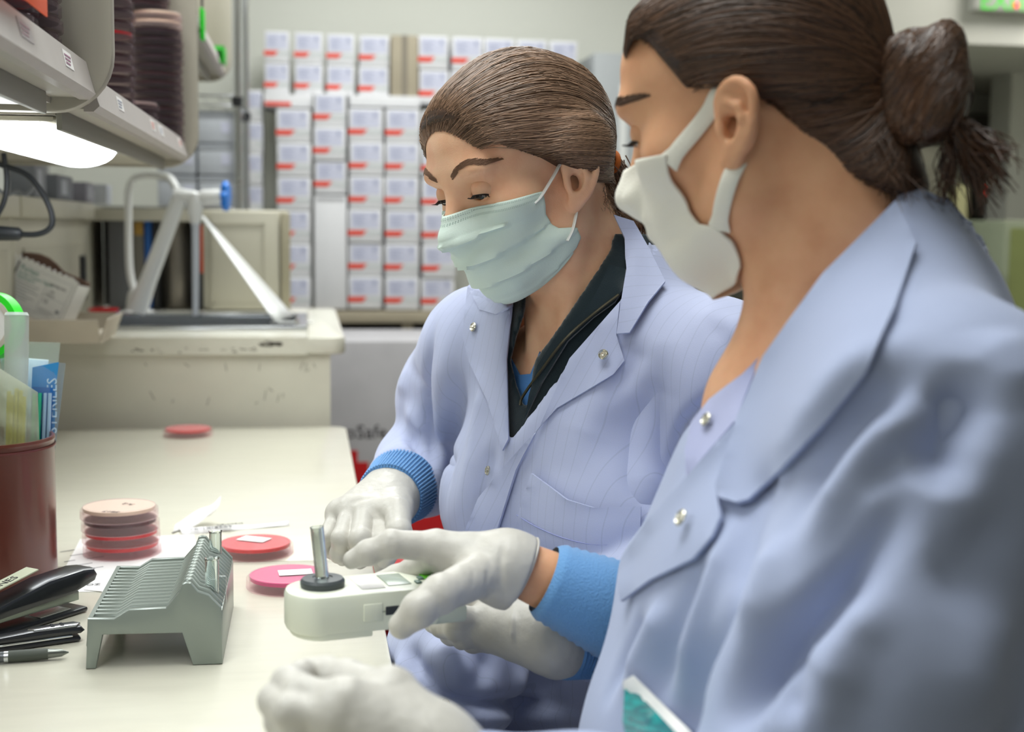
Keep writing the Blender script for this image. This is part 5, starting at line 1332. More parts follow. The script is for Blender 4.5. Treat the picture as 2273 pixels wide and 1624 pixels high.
def hair_cap(v_grow, cut, h=0.0025, bump=None, nape=0.0):
    v = Vol((-0.105, -0.14, -0.12), (0.105, 0.12, 0.15), h)
    g = v_grow
    v.ball((0, -0.012, 0.038), (0.071 + g, 0.090 + g, 0.080 + g)); v.ball((0, 0.043, 0.045), (0.058 + g * 0.7, 0.046 + g * 0.6, 0.053 + g), 0.02)
    v.cap((0, -0.05, -0.02), (0, -0.062, -0.05 - nape), 0.05, 0.042, 0.03)
    if bump: bump(v)
    full = v.mesh(2)
    if cut: v.field(cut, 0.016, 'sub')
    return full, v.mesh(2)
HC = np.array([0, -0.012, 0.002])
def surf_radius(V, F):
    t = bvh(V, F)
    def f(d):
        h = t.ray_cast(Vector(HC + d * 0.3), Vector(-d)); return 0.3 - h[3] if h[0] is not None else 0.085
    return f
def brow(Hm, tree, side, pts, mat, parent):
    """an eyebrow as many short hairs lying on the brow ridge"""
    b = MB(); rn = random.Random(8); pl = smooth_path([np.array(p) for p in pts], 8); n = len(pl)
    for i in range(n - 1):
        f = i / (n - 1); w = 0.0028 * (1 - f) ** 0.5 * (0.6 + 0.4 * min(1, f * 6)) + 0.0007
        for k in range(9):
            x, z = pl[i] + (pl[i + 1] - pl[i]) * rn.random(); z2 = z + rn.uniform(-w, w)
            h = tree.ray_cast(Vector((side * x, 0.3, z2)), Vector((0, -1, 0)))
            if h[0] is None: continue
            a = h[0] + h[1] * 0.0004; d = Vector((side * 0.0045, 0, 0.0025 * (1 - 1.9 * f))); q = a + d
            h2 = tree.ray_cast(Vector((q.x, 0.3, q.z)), Vector((0, -1, 0)))
            if h2[0] is None: continue
            b.tube([Hm @ a, Hm @ (h2[0] + h2[1] * 0.0008)], [0.0004, 0.00022], 4, cap=False)
    o = b.build('eyebrow', mat, parent); o['kind'] = 'stuff'

# ---------------------------------------------------------------- first woman
A1 = pose(51, 23, 5)
O1 = P(1253, 403, 1.36) - A1 @ np.array([-0.0680, 0.004, -0.013])
H1 = mat4(A1, O1); H1i = H1.inverted()
loc1 = lambda p: np.array(H1i @ Vector(p))
T1 = pose(42, 8, 0)
N1 = P(1300, 690, 1.45)
tp1 = lambda r, f, u: N1 + T1 @ np.array([r, f, u])                   # trunk coordinates: right, forward, up from the root of the neck
skin1 = skin_mat('skin_fair', '#f1c3a1', '#e7b08e')
W1 = thing('person', 'person with brown hair tied back and pleated pale green mask, in lilac lab coat', 'person', (tp1(0, 0, -0.52)[0], tp1(0, 0, -0.52)[1], 0.46))
chest1 = [(loc1(tp1(0, 0.01, -0.09)), 0.075, 0.04), (loc1(tp1(0.07, 0.0, -0.08)), 0.06, 0.04), (loc1(tp1(-0.07, 0.0, -0.08)), 0.06, 0.04), (loc1(tp1(0.0, 0.03, -0.16)), 0.068, 0.04), (loc1(tp1(0.06, 0.02, -0.16)), 0.06, 0.04)]
FLARE[0] = 0.36
hv1 = sculpt_head(loc1(N1), chest=chest1)
for s in (1, -1):                                                     # neck muscles and collar bones
    hv1.cap(loc1(tp1(0, 0, 0)) * 0 + np.array([s * 0.052, -0.02, -0.03]), loc1(tp1(0.016 * s, 0.062, -0.062)), 0.011, 0.008, 0.012)
    hv1.cap(loc1(tp1(0.018 * s, 0.062, -0.07)), loc1(tp1(0.10 * s, 0.03, -0.055)), 0.008, 0.008, 0.014)
VH1, FH1 = hv1.mesh(1); tr1 = bvh(VH1, FH1)
def trunk(v, tp, Tm, g=0.0, k=0.03, bust=1.0, arms=None, legs=True, sh=None, dep=0.100, leg=None):
    B = lambda c, r, kk: v.ball(tp(*c), np.array(r) + g, kk, rot=Tm)
    B((0, 0.0, -0.19), (0.150, dep, 0.185), k); B((0, 0.005, -0.38), (0.135, 0.10, 0.16), 0.05); B((0, 0.0, -0.53), (0.165, 0.12, 0.12), 0.05)
    for s in (1, -1):
        B((s * 0.072, 0.075, -0.205), (0.062, 0.05 * bust, 0.062), 0.03)
        v.cap(tp(s * 0.05, -0.005, -0.015), (sh or {}).get(s, tp(s * 0.165, -0.01, -0.062)), 0.042 + g, 0.050 + g, 0.04)
        ld = np.array([-0.995, 0.1, 0]) if leg is None else leg; hp_ = tp(s * 0.085, 0.03, -0.56); kn = hp_ + ld * 0.40; kn[2] = min(kn[2], 0.60)
        if legs: v.chain([hp_, kn, kn + np.array([-0.03, 0, -0.38])], [0.085 + g, 0.062 + g, 0.05 + g], 0.04)
    v.cap(tp(0, -0.005, 0.0), tp(0, -0.01, -0.12), 0.055 + g, 0.09 + g, 0.04)
hairA = hair_mat('hair_brown', '#523d2d', '#a08068')
def zc1(y): return np.interp(y, [-0.13, -0.10, -0.08, -0.05, -0.02, 0.0, 0.02, 0.045, 0.06, 0.070, 0.080, 0.12], [-0.055, -0.055, -0.050, -0.034, -0.015, -0.001, 0.018, 0.037, 0.049, 0.063, 0.086, 0.14])
def bump1(v):
    for s in (1, -1): v.ball((s * 0.080, -0.024, 0.010), (0.017, 0.040, 0.032), 0.02)
    v.ball((0, -0.085, 0.03), (0.05, 0.03, 0.055), 0.03)
full1, cap1 = hair_cap(0.0095, lambda x, y, z: (z - zc1(y) + 0 * x) * 0.75, bump=bump1)
o = mesh_obj('body', to_world(H1, VH1), FH1, skin1, W1, smooth=True)
eye_parts(H1, W1, skin1, opening_deg=(-46, -13), gaze_down=29, turn=0.0)
mBrow = M('brow_brown', '#7a5a45', 0.7)
for s in (1, -1): brow(H1, tr1, s, [(0.013, 0.0315), (0.022, 0.0375), (0.033, 0.042), (0.042, 0.0415), (0.052, 0.036)], mBrow, W1)
hp = mesh_obj('hair', to_world(H1, cap1[0]), cap1[1], M('hair_under', '#4a3528', 0.5, var=0.4, vscale=60, stretch=(1, 1, 6)), W1, smooth=True)
rad1 = surf_radius(*full1)
rn = np.random.RandomState(2); roots = []
tie1 = np.array([-0.012, -0.100, -0.030])
ft1 = bvh(*full1)
def hairline_roots(tree, zc, zfront, n, rn, near=-1, scalp=0.4, ymin=-0.05):
    """places on the scalp where locks start: along the hairline, and over the crown"""
    out = []
    while len(out) < n:
        u = rn.rand()
        if u < scalp:
            a = rn.uniform(-math.pi, math.pi); e = rn.uniform(0.05, 1.5); d = np.array([math.sin(a) * math.cos(e), math.cos(a) * math.cos(e), math.sin(e)])
            h = tree.ray_cast(Vector(HC + d * 0.3), Vector(-d))
            if h[0] is not None and h[0].z > zc(h[0].y) + 0.004 and (h[0].y < 0.055 or h[0].z > zfront(h[0].x) + 0.003): out.append(np.array(h[0]))
        elif u < scalp + 0.42:
            s = near if rn.rand() < 0.62 else -near; y = rn.uniform(ymin, 0.066); z = zc(y) + abs(rn.normal(0, 0.005)) + (rn.uniform(0, 0.03) if y > 0.01 and rn.rand() < 0.4 else 0)
            h = tree.ray_cast(Vector((0.3 * s, y, z)), Vector((-s, 0, 0)))
            if h[0] is not None: out.append(np.array(h[0]))
        else:
            x = rn.uniform(-0.05, 0.05); z = zfront(x) + abs(rn.normal(0, 0.004))
            h = tree.ray_cast(Vector((x, 0.3, z)), Vector((0, -1, 0)))
            if h[0] is not None: out.append(np.array(h[0]))
    return out
roots = hairline_roots(ft1, zc1, lambda x: 0.082 - 12.0 * x * x, 6500, rn)
strands('hair_strands', roots, lambda g, r: tie1 + g.normal(0, 0.006, 3), rad1, HC, H1, hairA, W1, root_r=surf_radius(np.concatenate([VH1, cap1[0]]), np.concatenate([FH1, cap1[1] + len(VH1)])), n_seg=16, width=0.0008, wob=0.006, seed=3, lift=0.0014)
tail = MB(); rt = random.Random(6)
def locks(name, Hm, start, ends, n, mat, parent, spread=0.006, r=0.0011, seed=1, sag=0.0):
    b = MB(); g = np.random.RandomState(seed)
    for i in range(n):
        e = ends[g.randint(len(ends))]; a = np.asarray(start) + g.normal(0, spread * 0.5, 3)
        pts = [a + (np.asarray(e) - a) * t + g.normal(0, spread, 3) * t + np.array([0, -sag * math.sin(math.pi * t), 0]) for t in (0, 0.3, 0.65, 1.0)]
        b.tube([Hm @ Vector(p) for p in smooth_path(pts, 3)], [r * q for q in np.linspace(1, 0.35, 10)], 4, cap=False)
    o = b.build(name, mat, parent); o['kind'] = 'stuff'; return o
locks('ponytail', H1, tie1 + (0, -0.012, 0), [tie1 + np.array(d) for d in ((0.0, -0.03, -0.07), (-0.01, -0.02, -0.09), (0.01, -0.035, -0.08))], 500, hairA, W1, 0.009, 0.0008)
locks('nape_wisps', H1, tie1 + (-0.02, 0.03, 0.0), [tie1 + np.array(d) for d in ((-0.034, 0.035, -0.045), (-0.03, 0.02, -0.06), (-0.026, 0.005, -0.065), (-0.034, 0.05, -0.03))], 300, hairA, W1, 0.007, 0.0005, seed=4)
MB().lathe([(0.011 + 0.003 * math.cos(a), 0.003 * math.sin(a)) for a in np.linspace(0, 2 * math.pi, 10)], 20, H1 @ frame(tie1 + (0, -0.012, 0), (1, 0, 0), (0, -0.5, 0.85)), cap=False).build('hair_tie', M('tie_orange', '#c0641e', 0.6), W1)
# pleated mask
mMask = M('mask_green', '#d9ebe3', 0.7, bump=0.1, bscale=900, sss=0.0, spec=0.25)
mk, rows = mask_piece('mask', H1, tr1, mMask, W1, lambda u: -0.002 - 0.010 * u * u, lambda u: -0.112 + 0.026 * u * u, lambda v, u: float(np.interp(v, [0, 0.3, 0.48, 0.56, 0.64, 0.8, 1], [64, 60, 62, 66, 80, 82, 72])), pleat=0.0068, puff=0.007, wr=0.0007, blur=26)
def dashes(rows, parent, mat, name='stitching'):
    b = MB(); nu = len(rows[0])
    for rr in (0.7, 1.15, 2.9, 3.35):
        i = int(rr); f = rr - i
        for j in range(2, nu - 3):
            for t in (0.15, 0.65):
                def at(dj, df): 
                    a, c = rows[i][j], rows[i][j + 1]; a2, c2 = rows[i + 1][j], rows[i + 1][j + 1]; ff = f + df
                    return (a.lerp(c, t + dj)).lerp(a2.lerp(c2, t + dj), ff)
                p = [at(0, 0), at(0.24, 0), at(0.24, 0.22), at(0, 0.22)]
                n = (p[1] - p[0]).cross(p[3] - p[0]).normalized()
                c = Vector(H1.translation); n = n if n.dot(p[0] - c) > 0 else -n
                b.poly([q + n * 0.0016 for q in p])
    o = b.build(name, mat, parent); o['kind'] = 'stuff'
dashes(rows, mk, M('stitch_green', '#9fb5ae', 0.7))
def loop(name, Hm, pts, r, mat, parent, flat=0.5):
    return MB().tube([Hm @ Vector(p) for p in smooth_path(pts, 6)], r, 8, flat=flat).build(name, mat, parent)

def ear_pt(side, a, b, c=0.0):
    o, u, w, n = ear_frame(side); return o + w * a * 1.08 + u * b * 0.87 + n * c
for s in (-1, 1):
    j = 1 if s < 0 else -2; L = lambda i: np.array(H1i @ rows[i][j])
    a = L(2); e = ear_pt(s, 0.001, 0.024, 0.001); k = np.array([s * 0.004, 0, 0.002])
    loop('ear_loop', H1, [a + np.array([s * 0.001, 0.012, -0.004]), a + np.array([s * 0.0015, 0, 0]), (a + e) / 2 + k, e, ear_pt(s, 0.02, 0.028, -0.006)], 0.0024, mWhiteP if 'mWhiteP' in globals() else M('white_plastic', '#e4e6e4', 0.3), mk)
    a = np.array(H1i @ rows[27][j]); e = ear_pt(s, 0.012, -0.026, -0.004)
    loop('ear_loop', H1, [a + np.array([0, 0.010, -0.008]), a + np.array([s * 0.0015, 0, 0]), (a + e) / 2 + k * 0.6, e, ear_pt(s, 0.022, -0.01, -0.008)], 0.0024, M('white_plastic', '#e4e6e4', 0.3), mk)

# ---------------------------------------------------------------- second woman, nearer the camera
A2 = pose(119, 20, 0)
O2 = P(1606, 280, 0.945) - A2 @ np.array([-0.0680, 0.004, -0.013])
H2 = mat4(A2, O2); H2i = H2.inverted(); loc2 = lambda p: np.array(H2i @ Vector(p))
T2 = pose(86, -10, 0); N2 = P(1830, 660, 0.985)
tp2 = lambda r, f, u: N2 + T2 @ np.array([r, f - 0.03, u])
FLARE[0] = 0.15
skin2 = skin_mat('skin_warm', '#e3ae88', '#d89f7a')
W2 = thing('person', 'person with dark hair in a bun and white cloth mask, in blue lab coat', 'person', (tp2(0, 0, -0.52)[0], tp2(0, 0, -0.52)[1], 0.46))
hv2 = sculpt_head(loc2(N2), h=0.0019, chest=[(loc2(tp2(0, 0.03, -0.09)), 0.072, 0.04)])
VH2, FH2 = hv2.mesh(1); tr2 = bvh(VH2, FH2)
mesh_obj('body', to_world(H2, VH2), FH2, skin2, W2, smooth=True)
eye_parts(H2, W2, skin2, opening_deg=(-44, -10), gaze_down=30)
for s in (1, -1): brow(H2, tr2, s, [(0.011, 0.031), (0.022, 0.036), (0.036, 0.040), (0.046, 0.0385), (0.054, 0.033)], M('brow_dark', '#5a4232', 0.7), W2)
def zc2(y): return np.interp(y, [-0.13, -0.09, -0.075, -0.058, -0.046, -0.033, -0.005, 0.012, 0.022, 0.030, 0.04, 0.06, 0.075, 0.085, 0.12], [-0.105, -0.103, -0.09, -0.066, -0.04, -0.014, 0.022, 0.022, 0.020, 0.040, 0.062, 0.082, 0.092, 0.101, 0.15])
full2, cap2 = hair_cap(0.0085, lambda x, y, z: (z - zc2(y) + 0 * x) * 0.75, nape=0.045)
mesh_obj('hair', to_world(H2, cap2[0]), cap2[1], M('hair_under_dark', '#33211a', 0.5, var=0.4, vscale=60, stretch=(1, 1, 6)), W2, smooth=True)
hairB = hair_mat('hair_dark', '#2c1b12', '#6a4a35')
ft2 = bvh(*full2); rn = np.random.RandomState(12); tie2 = np.array([0.0, -0.112, -0.022])
roots = hairline_roots(ft2, zc2, lambda x: 0.094 - 10.0 * x * x, 5500, rn, ymin=-0.088)
strands('hair_strands', roots, lambda g, r: tie2 + g.normal(0, 0.007, 3), surf_radius(*full2), HC, H2, hairB, W2, root_r=surf_radius(np.concatenate([VH2, cap2[0]]), np.concatenate([FH2, cap2[1] + len(VH2)])), n_seg=14, width=0.0009, wob=0.006, seed=5, lift=0.0014)
def bun(center, rad, Hm, mat, under, parent, turns=26, seed=3):
    v = Vol(np.array(center) - 0.07, np.array(center) + 0.07, 0.003); v.ball(center, np.array(rad) * 0.93)
    g = np.random.RandomState(seed)
    for k in range(9):                                               # coiled ropes of hair
        a = 2 * math.pi * k / 9
        v.chain([np.array(center) + np.array(rad) * np.array([math.cos(t + a) * 0.72, math.sin(t + a) * 0.72 , 0.62 * math.sin(2 * t + k)]) for t in np.linspace(0, 2.2, 8)], 0.0095, 0.004)
    V, F = v.mesh(1); o = mesh_obj('bun', to_world(Hm, V), F, under, parent, smooth=True)
    t = bvh(V, F); b = MB(); c = np.array(center)
    for k in range(900):
        a0 = g.uniform(0, 2 * math.pi); tilt = g.uniform(-0.9, 0.9); ln = g.uniform(1.0, 2.6); pts = []; ax = np.array([math.sin(tilt) * math.cos(k % 7), 0.55 + 0.3 * math.sin(k % 5), math.cos(tilt)]); ax /= np.linalg.norm(ax)
        u = np.cross(ax, [0.3, 0.2, 1.0]); u /= np.linalg.norm(u); w = np.cross(ax, u); off = g.uniform(-0.75, 0.75)
        for q in np.linspace(0, ln, 9):
            d = ax * off + math.sqrt(1 - off * off) * (math.cos(a0 + q) * u + math.sin(a0 + q) * w); d /= np.linalg.norm(d)
            h = t.ray_cast(Vector(c + d * 0.2), Vector(-d))
            if h[0] is not None: pts.append(Hm @ (h[0] + Vector(d) * 0.0008))
        if len(pts) > 4: b.tube(pts, [0.0012 * min(1, 0.3 + i, 0.3 + len(pts) - 1 - i) for i in range(len(pts))], 4, cap=False)
    o = b.build('bun_strands', mat, parent); o['kind'] = 'stuff'
bun((0.0, -0.119, -0.027), (0.036, 0.034, 0.043), H2, hairB, M('hair_under_dark', '#33211a', 0.5, var=0.4, vscale=60, stretch=(1, 1, 6)), W2)
bc = np.array([0, -0.130, -0.055])
locks('bun_tail', H2, bc, [bc + np.array(d) for d in ((-0.01, -0.02, -0.055), (-0.004, -0.005, -0.062), (0.0, 0.018, -0.05), (-0.012, -0.03, -0.04))], 220, hairB, W2, 0.006, 0.0008, seed=8)
locks('nape_wisps', H2, np.array([-0.03, -0.085, -0.06]), [np.array([-0.032, -0.085, -0.10]), np.array([-0.02, -0.095, -0.10])], 60, hairB, W2, 0.008, 0.0005, seed=9)
mMask2 = M('mask_cloth', '#efede2', 0.85, bump=0.35, bscale=700, sheen=0.2, spec=0.2)
mk2, rows2 = mask_piece('mask', H2, tr2, mMask2, W2, lambda u: -0.004 - 0.012 * u * u, lambda u: -0.120 + 0.012 * u * u, lambda v, u: float(np.interp(v, [0, 0.2, 0.45, 0.58, 0.66, 0.8, 1], [54, 47, 42, 47, 60, 62, 52])), puff=0.004, thick=0.0022, wr=0.0004, blur=16)
def on_face(p, s, off=0.0025):
    h = tr2.ray_cast(Vector((s * 0.3, p[1], p[2])), Vector((-s, 0, 0))); return np.array(h[0]) + np.array([s * off, 0, 0]) if h[0] is not None else np.array(p)
for s in (-1, 1):
    j = 0 if s < 0 else -1
    for row_i, ear_a, ear_b in ((3, (0.0, 0.026, 0.0), (0.012, 0.029, -0.007)), (29, (0.010, -0.026, -0.004), (0.014, -0.020, -0.007))):
        a = np.array(H2i @ rows2[row_i][j]); e = ear_pt(s, *ear_a); pts = [a] + [on_face(a + (e - a) * t, s) for t in (0.25, 0.5, 0.75)] + [e + np.array([s * 0.002, 0, 0]), ear_pt(s, *ear_b)]
        pts = [H2 @ Vector(p) for p in smooth_path(pts, 5)]
        MB().tube(pts, [0.0090, 0.0080, 0.0072] + [0.0064] * (len(pts) - 3), 10, flat=0.2, nrm=A2[:, 0]).build('strap', mMask2, mk2)
# ================================================================== bodies, clothes and gloves
mGlove = M('glove_nitrile', '#c6c3bb', 0.42, bump=0.25, bscale=160, var=0.05, vscale=60, spec=0.4)
mCoat1 = cloth_mat('coat_lilac', '#b2bad8', stripe=True, stripe_dark=0.9)
mCoat2 = cloth_mat('coat_blue', '#aab5d4', rough=0.8)
mCuff = M('knit_cuff', '#669bd0', 0.85, bump=0.5, bscale=500, sheen=0.3)
mFleece = M('fleece_dark', '#1d2a30', 0.95, bump=0.25, bscale=900, sheen=0.4, spec=0.1)
mScrub = M('scrub_blue', '#4f86c8', 0.8, bump=0.2, bscale=700)
mSnap = M('snap_metal', '#c9c6b8', 0.25, 0.9)
def bounds(pts, pad): pts = np.array(pts); return pts.min(0) - pad, pts.max(0) + pad
def hidden_body(tp, Tm, skin, parent, arms, g=0.0, **kw):
    """the rest of the body under the clothes, one continuous surface"""
    pts = [tp(0.25, 0.55, -0.6), tp(-0.25, -0.15, -0.6), tp(0.25, -0.15, 0.02), tp(-0.25, 0.2, -0.95), tp(0.15, 0.5, -0.95)] + [q for a in arms for q in a]
    lo, hi = bounds(pts, 0.09); v = Vol(lo, hi, 0.008); trunk(v, tp, Tm, g, **kw)
    for a in arms: v.chain(a, [0.05, 0.040, 0.034, 0.022], 0.03)
    return v.mesh(1)

# ------------------------------------------------ first woman's arms
s1R, s1L = tp1(0.165, -0.01, -0.062), tp1(-0.165, -0.01, -0.062)
e1R, w1R = P(1000, 985, 1.74), P(868, 1100, 1.535)
e1L, w1L = P(1700, 1310, 1.37), P(1236, 1418, 1.20)
mid = lambda a, b, t=0.5: a + (b - a) * t
VB, FB = hidden_body(tp1, T1, skin1, W1, [[s1R, e1R, mid(e1R, w1R), mid(e1R, w1R, 0.95)], [s1L, e1L, mid(e1L, w1L), mid(e1L, w1L, 0.95)]])
_b = [o for o in W1.children if o.name.startswith('body')][0]
def add_to(o, V, F):
    """grow one mesh by another so that the body stays a single object"""
    me = o.data; n = len(me.vertices); v0 = np.empty(n * 3); me.vertices.foreach_get('co', v0); b = np.array(o.location)
    f0 = [list(p.vertices) for p in me.polygons]; vv = np.concatenate([v0.reshape(-1, 3), V - b]); ff = f0 + (F + n).tolist()
    m2 = bpy.data.meshes.new(me.name); m2.from_pydata(vv.tolist(), [], ff); m2.materials.append(me.materials[0]); m2.polygons.foreach_set('use_smooth', [True] * len(m2.polygons)); o.data = m2
keep = (np.array([(T1.T @ (p - N1))[2] for p in VB]) < -0.2) | (np.abs([(T1.T @ (p - N1))[0] for p in VB]) > 0.13)
add_to(_b, VB - 0.004 * normals(VB, FB), FB[keep[FB].all(1)])

def trim(v, at, d):
    """end a sleeve square across the arm"""
    at = np.asarray(at, float); d = np.asarray(d, float); d = d / np.linalg.norm(d)
    v.field(lambda x, y, z: np.maximum(-((x - at[0]) * d[0] + (y - at[1]) * d[1] + (z - at[2]) * d[2]), np.sqrt((x - at[0]) ** 2 + (y - at[1]) ** 2 + (z - at[2]) ** 2) - 0.085), 0.003)
# fleece under the coat
fv = Vol(*bounds([tp1(0.2, 0.17, -0.45), tp1(-0.2, -0.14, 0.17)], 0.06), 0.004)
trunk(fv, tp1, T1, 0.012, k=0.05, bust=0.85, legs=False)
nk = P(1352, 508, 1.485)
fv.cap(tp1(0, 0.0, -0.03), nk, 0.082, 0.070, 0.03)
fl_open = [(1168, 600), (1166, 690), (1148, 745), (1134, 800), (1146, 850), (1163, 900), (1172, 900), (1186, 800), (1226, 746), (1265, 690), (1328, 596), (1354, 556), (1368, 480), (1368, 400), (1200, 400)]
fv.field(opening(fl_open, 1.1, 1.62), 0.002)
fv.field(lambda x, y, z: (z - (nk[2] - 0.005)) * -1.0 + 0 * x + 0 * y, 0.0)
inner = fv.like(); trunk(inner, tp1, T1, 0.003, k=0.05, bust=0.8, legs=False); inner.cap(tp1(0, 0.0, -0.03), nk + (nk - N1) * 0.4, 0.074, 0.062, 0.03)
fv.D = np.maximum(fv.D, -inner.D)
fv.field(lambda x, y, z: (x - N1[0]) * T1[0, 2] + (y - N1[1]) * T1[1, 2] + (z - N1[2]) * T1[2, 2] + 0.40, 0.0)
VF, FF_ = fv.mesh(1); tF = bvh(VF, FF_)
fl = mesh_obj('fleece', VF, FF_, mFleece, W1, smooth=True)
sk_tree = bvh(to_world(H1, VH1), FH1)
drape('scrub_top', [(1118, 760), (1155, 832), (1180, 830), (1200, 780), (1200, 930), (1130, 930)], sk_tree, mScrub, W1, off=0.003, thick=0.002, step=10)
def zip_line(pts, tree, name='zip', m=None, r=0.0016, off=0.002):
    q = [shoot(tree, x, y) for x, y in pts]; q = [a[0] + a[1] * off for a in q if a is not None]
    if len(q) > 1: MB().tube(smooth_path(q, 5), r, 6).build(name, m or M('zip_bronze', '#4a4638', 0.35, 0.7), W1)
# coat
cb = [tp1(0.25, 0.5, -0.66), tp1(-0.25, -0.16, 0.06), s1R, e1R, w1R, s1L, e1L, w1L]
def make_coat1():
    v = Vol(*bounds(cb, 0.09), 0.0048); trunk(v, tp1, T1, 0.022, k=0.05, bust=0.9)
    v.ball(tp1(0, 0.02, -0.42), np.array((0.165, 0.125, 0.20)), 0.06, rot=T1)
    v.ball(P(978, 1545, 1.36), np.array((0.055, 0.075, 0.085)), 0.06); v.ball(P(1010, 1440, 1.38), np.array((0.055, 0.07, 0.08)), 0.06)
    v.chain([s1R, mid(s1R, e1R), e1R], [0.072, 0.080, 0.064], 0.035); v.chain([e1R, mid(e1R, w1R, 0.5), mid(e1R, w1R, 0.84)], [0.060, 0.054, 0.046], 0.02)
    v.chain([s1L, mid(s1L, e1L), e1L], [0.070, 0.070, 0.062], 0.035); v.chain([e1L, mid(e1L, w1L, 0.5), mid(e1L, w1L, 0.9)], [0.062, 0.056, 0.046], 0.02)
    trim(v, mid(e1R, w1R, 0.84), w1R - e1R); trim(v, mid(e1L, w1L, 0.90), w1L - e1L)
    v.cap(tp1(0, -0.02, -0.02), P(1400, 540, 1.52), 0.096, 0.086, 0.04)
    v.field(opening([(1139, 560), (1137, 650), (1126, 800), (1131, 975), (1192, 905), (1264, 795), (1374, 668), (1390, 600), (1400, 520), (1392, 380), (1200, 380)], 1.0, 1.60), 0.001)
    inn = v.like(); trunk(inn, tp1, T1, 0.012, k=0.05, bust=0.8, legs=False); inn.cap(tp1(0, -0.02, -0.02), P(1400, 540, 1.52) + 0.5 * (P(1400, 540, 1.52) - N1), 0.080, 0.070, 0.03)
    inn.cap(tp1(0, 0.0, -0.03), nk + (nk - N1) * 0.4, 0.083, 0.071, 0.03)
    v.D = np.maximum(v.D, -inn.D)
    zc = P(1400, 500, 1.5)[2]
    v.field(lambda x, y, z: zc - z + 0 * x + 0 * y, 0.0)
    return v.mesh(3)
VC1, FC1 = make_coat1()
t0 = bvh(VC1, FC1)
st1 = [([(968, 690), (950, 790), (948, 880), (962, 1000), (955, 1060)], 0.007, -0.009), ([(925, 720), (900, 800), (893, 880)], 0.016, 0.004),
       ([(893, 955), (925, 985), (962, 1040)], 0.008, -0.010), ([(896, 905), (930, 935), (950, 985)], 0.012, 0.007), ([(905, 800), (935, 860), (945, 900)], 0.008, -0.004),
       ([(1000, 700), (985, 850), (975, 1000), (950, 1170)], 0.014, 0.006), ([(1030, 800), (1010, 950), (975, 1150)], 0.010, -0.006), ([(1072, 830), (1060, 950), (1010, 1160)], 0.012, 0.006), ([(1100, 960), (1075, 1060), (1045, 1200)], 0.008, -0.005),
       ([(1470, 760), (1455, 850), (1440, 960), (1445, 1080), (1480, 1130)], 0.022, -0.009), ([(1400, 780), (1330, 900), (1270, 1050)], 0.022, 0.006),
       ([(1690, 770), (1640, 850), (1560, 900), (1500, 970), (1470, 1080), (1470, 1160)], 0.006, -0.007), ([(1690, 740), (1600, 720), (1520, 690)], 0.02, 0.004), ([(1640, 860), (1560, 960), (1520, 1060)], 0.010, 0.006), ([(1620, 930), (1570, 1020), (1540, 1130)], 0.009, -0.007),
       ([(1560, 700), (1620, 760), (1650, 830)], 0.010, -0.004), ([(1430, 740), (1400, 820), (1340, 900)], 0.010, -0.004),
       ([(980, 1400), (1000, 1470), (1090, 1545)], 0.016, 0.009), ([(1100, 1420), (1060, 1500), (1010, 1560)], 0.014, -0.007), ([(1160, 1440), (1150, 1500), (1130, 1545)], 0.016, 0.008), ([(1230, 1460), (1210, 1520), (1180, 1550)], 0.012, -0.006),
       ([(940, 1500), (1010, 1555), (1120, 1562), (1290, 1562)], 0.007, -0.010), ([(990, 1590), (1130, 1590), (1300, 1590)], 0.012, 0.005),
       ([(880, 1440), (910, 1500), (960, 1540)], 0.010, 0.006), ([(860, 1470), (890, 1540)], 0.010, -0.006), ([(920, 1420), (930, 1480), (985, 1530)], 0.009, -0.007)]
VC1 = folds(VC1, FC1, [(a, w, 1.35 * h) for a, w, h in st1], t0)
def crumple(V, F, amp, sc, seed):
    N = normals(V, F); d = np.array([mnoise.noise(Vector((p[0] * sc + seed, p[1] * sc, p[2] * sc * 0.6))) + 0.5 * mnoise.noise(Vector((p[0] * sc * 2.3, p[1] * sc * 2.3 + seed, p[2] * sc * 1.5))) for p in V]); return V + N * (amp * d)[:, None]
VC1 = crumple(VC1, FC1, 0.0028, 14, 3.0)
coat1 = mesh_obj('lab_coat', VC1, FC1, mCoat1, W1, smooth=True); set_stripe(coat1, T1 @ np.array([1, -0.35, 0.0]), 0.0125)
tc1 = bvh(VC1, FC1); tcf = BVHTree.FromPolygons(np.concatenate([VC1, VF]).tolist(), FC1.tolist() + (FF_ + len(VC1)).tolist())
def stripe_piece(o, d, p=0.0125): set_stripe(o, d, p); return o
lapL = [(1376, 668), (1368, 742), (1386, 800), (1362, 830), (1292, 872), (1236, 905), (1178, 970), (1112, 1045), (1066, 1105), (1036, 1172), (1030, 1290), (1110, 1290), (1108, 1172), (1150, 1040), (1196, 950), (1264, 795)]
o = stripe_piece(drape('lapel', lapL, tcf, mCoat1, W1, off=0.004, thick=0.0028, step=11, relax=14), T1 @ np.array([0.8, 0.3, 0.5]))
lapR = [(1040, 640), (1030, 745), (1043, 800), (1085, 890), (1118, 1000), (1131, 975), (1126, 800), (1139, 675), (1085, 655)]
stripe_piece(drape('lapel', lapR, tcf, mCoat1, W1, off=0.004, thick=0.0028, step=11, relax=14), T1 @ np.array([1, 0.2, 0.2]))
colr = [(1362, 478), (1405, 492), (1440, 555), (1476, 628), (1440, 672), (1398, 740), (1369, 742), (1377, 680), (1391, 600), (1386, 530)]
stripe_piece(drape('collar', colr, tcf, mCoat1, W1, off=0.007, thick=0.003, step=11, relax=20), T1 @ np.array([0.4, -0.4, 0.8]))
colr2 = [(1040, 640), (1062, 618), (1140, 640), (1139, 680), (1105, 700), (1068, 690)]
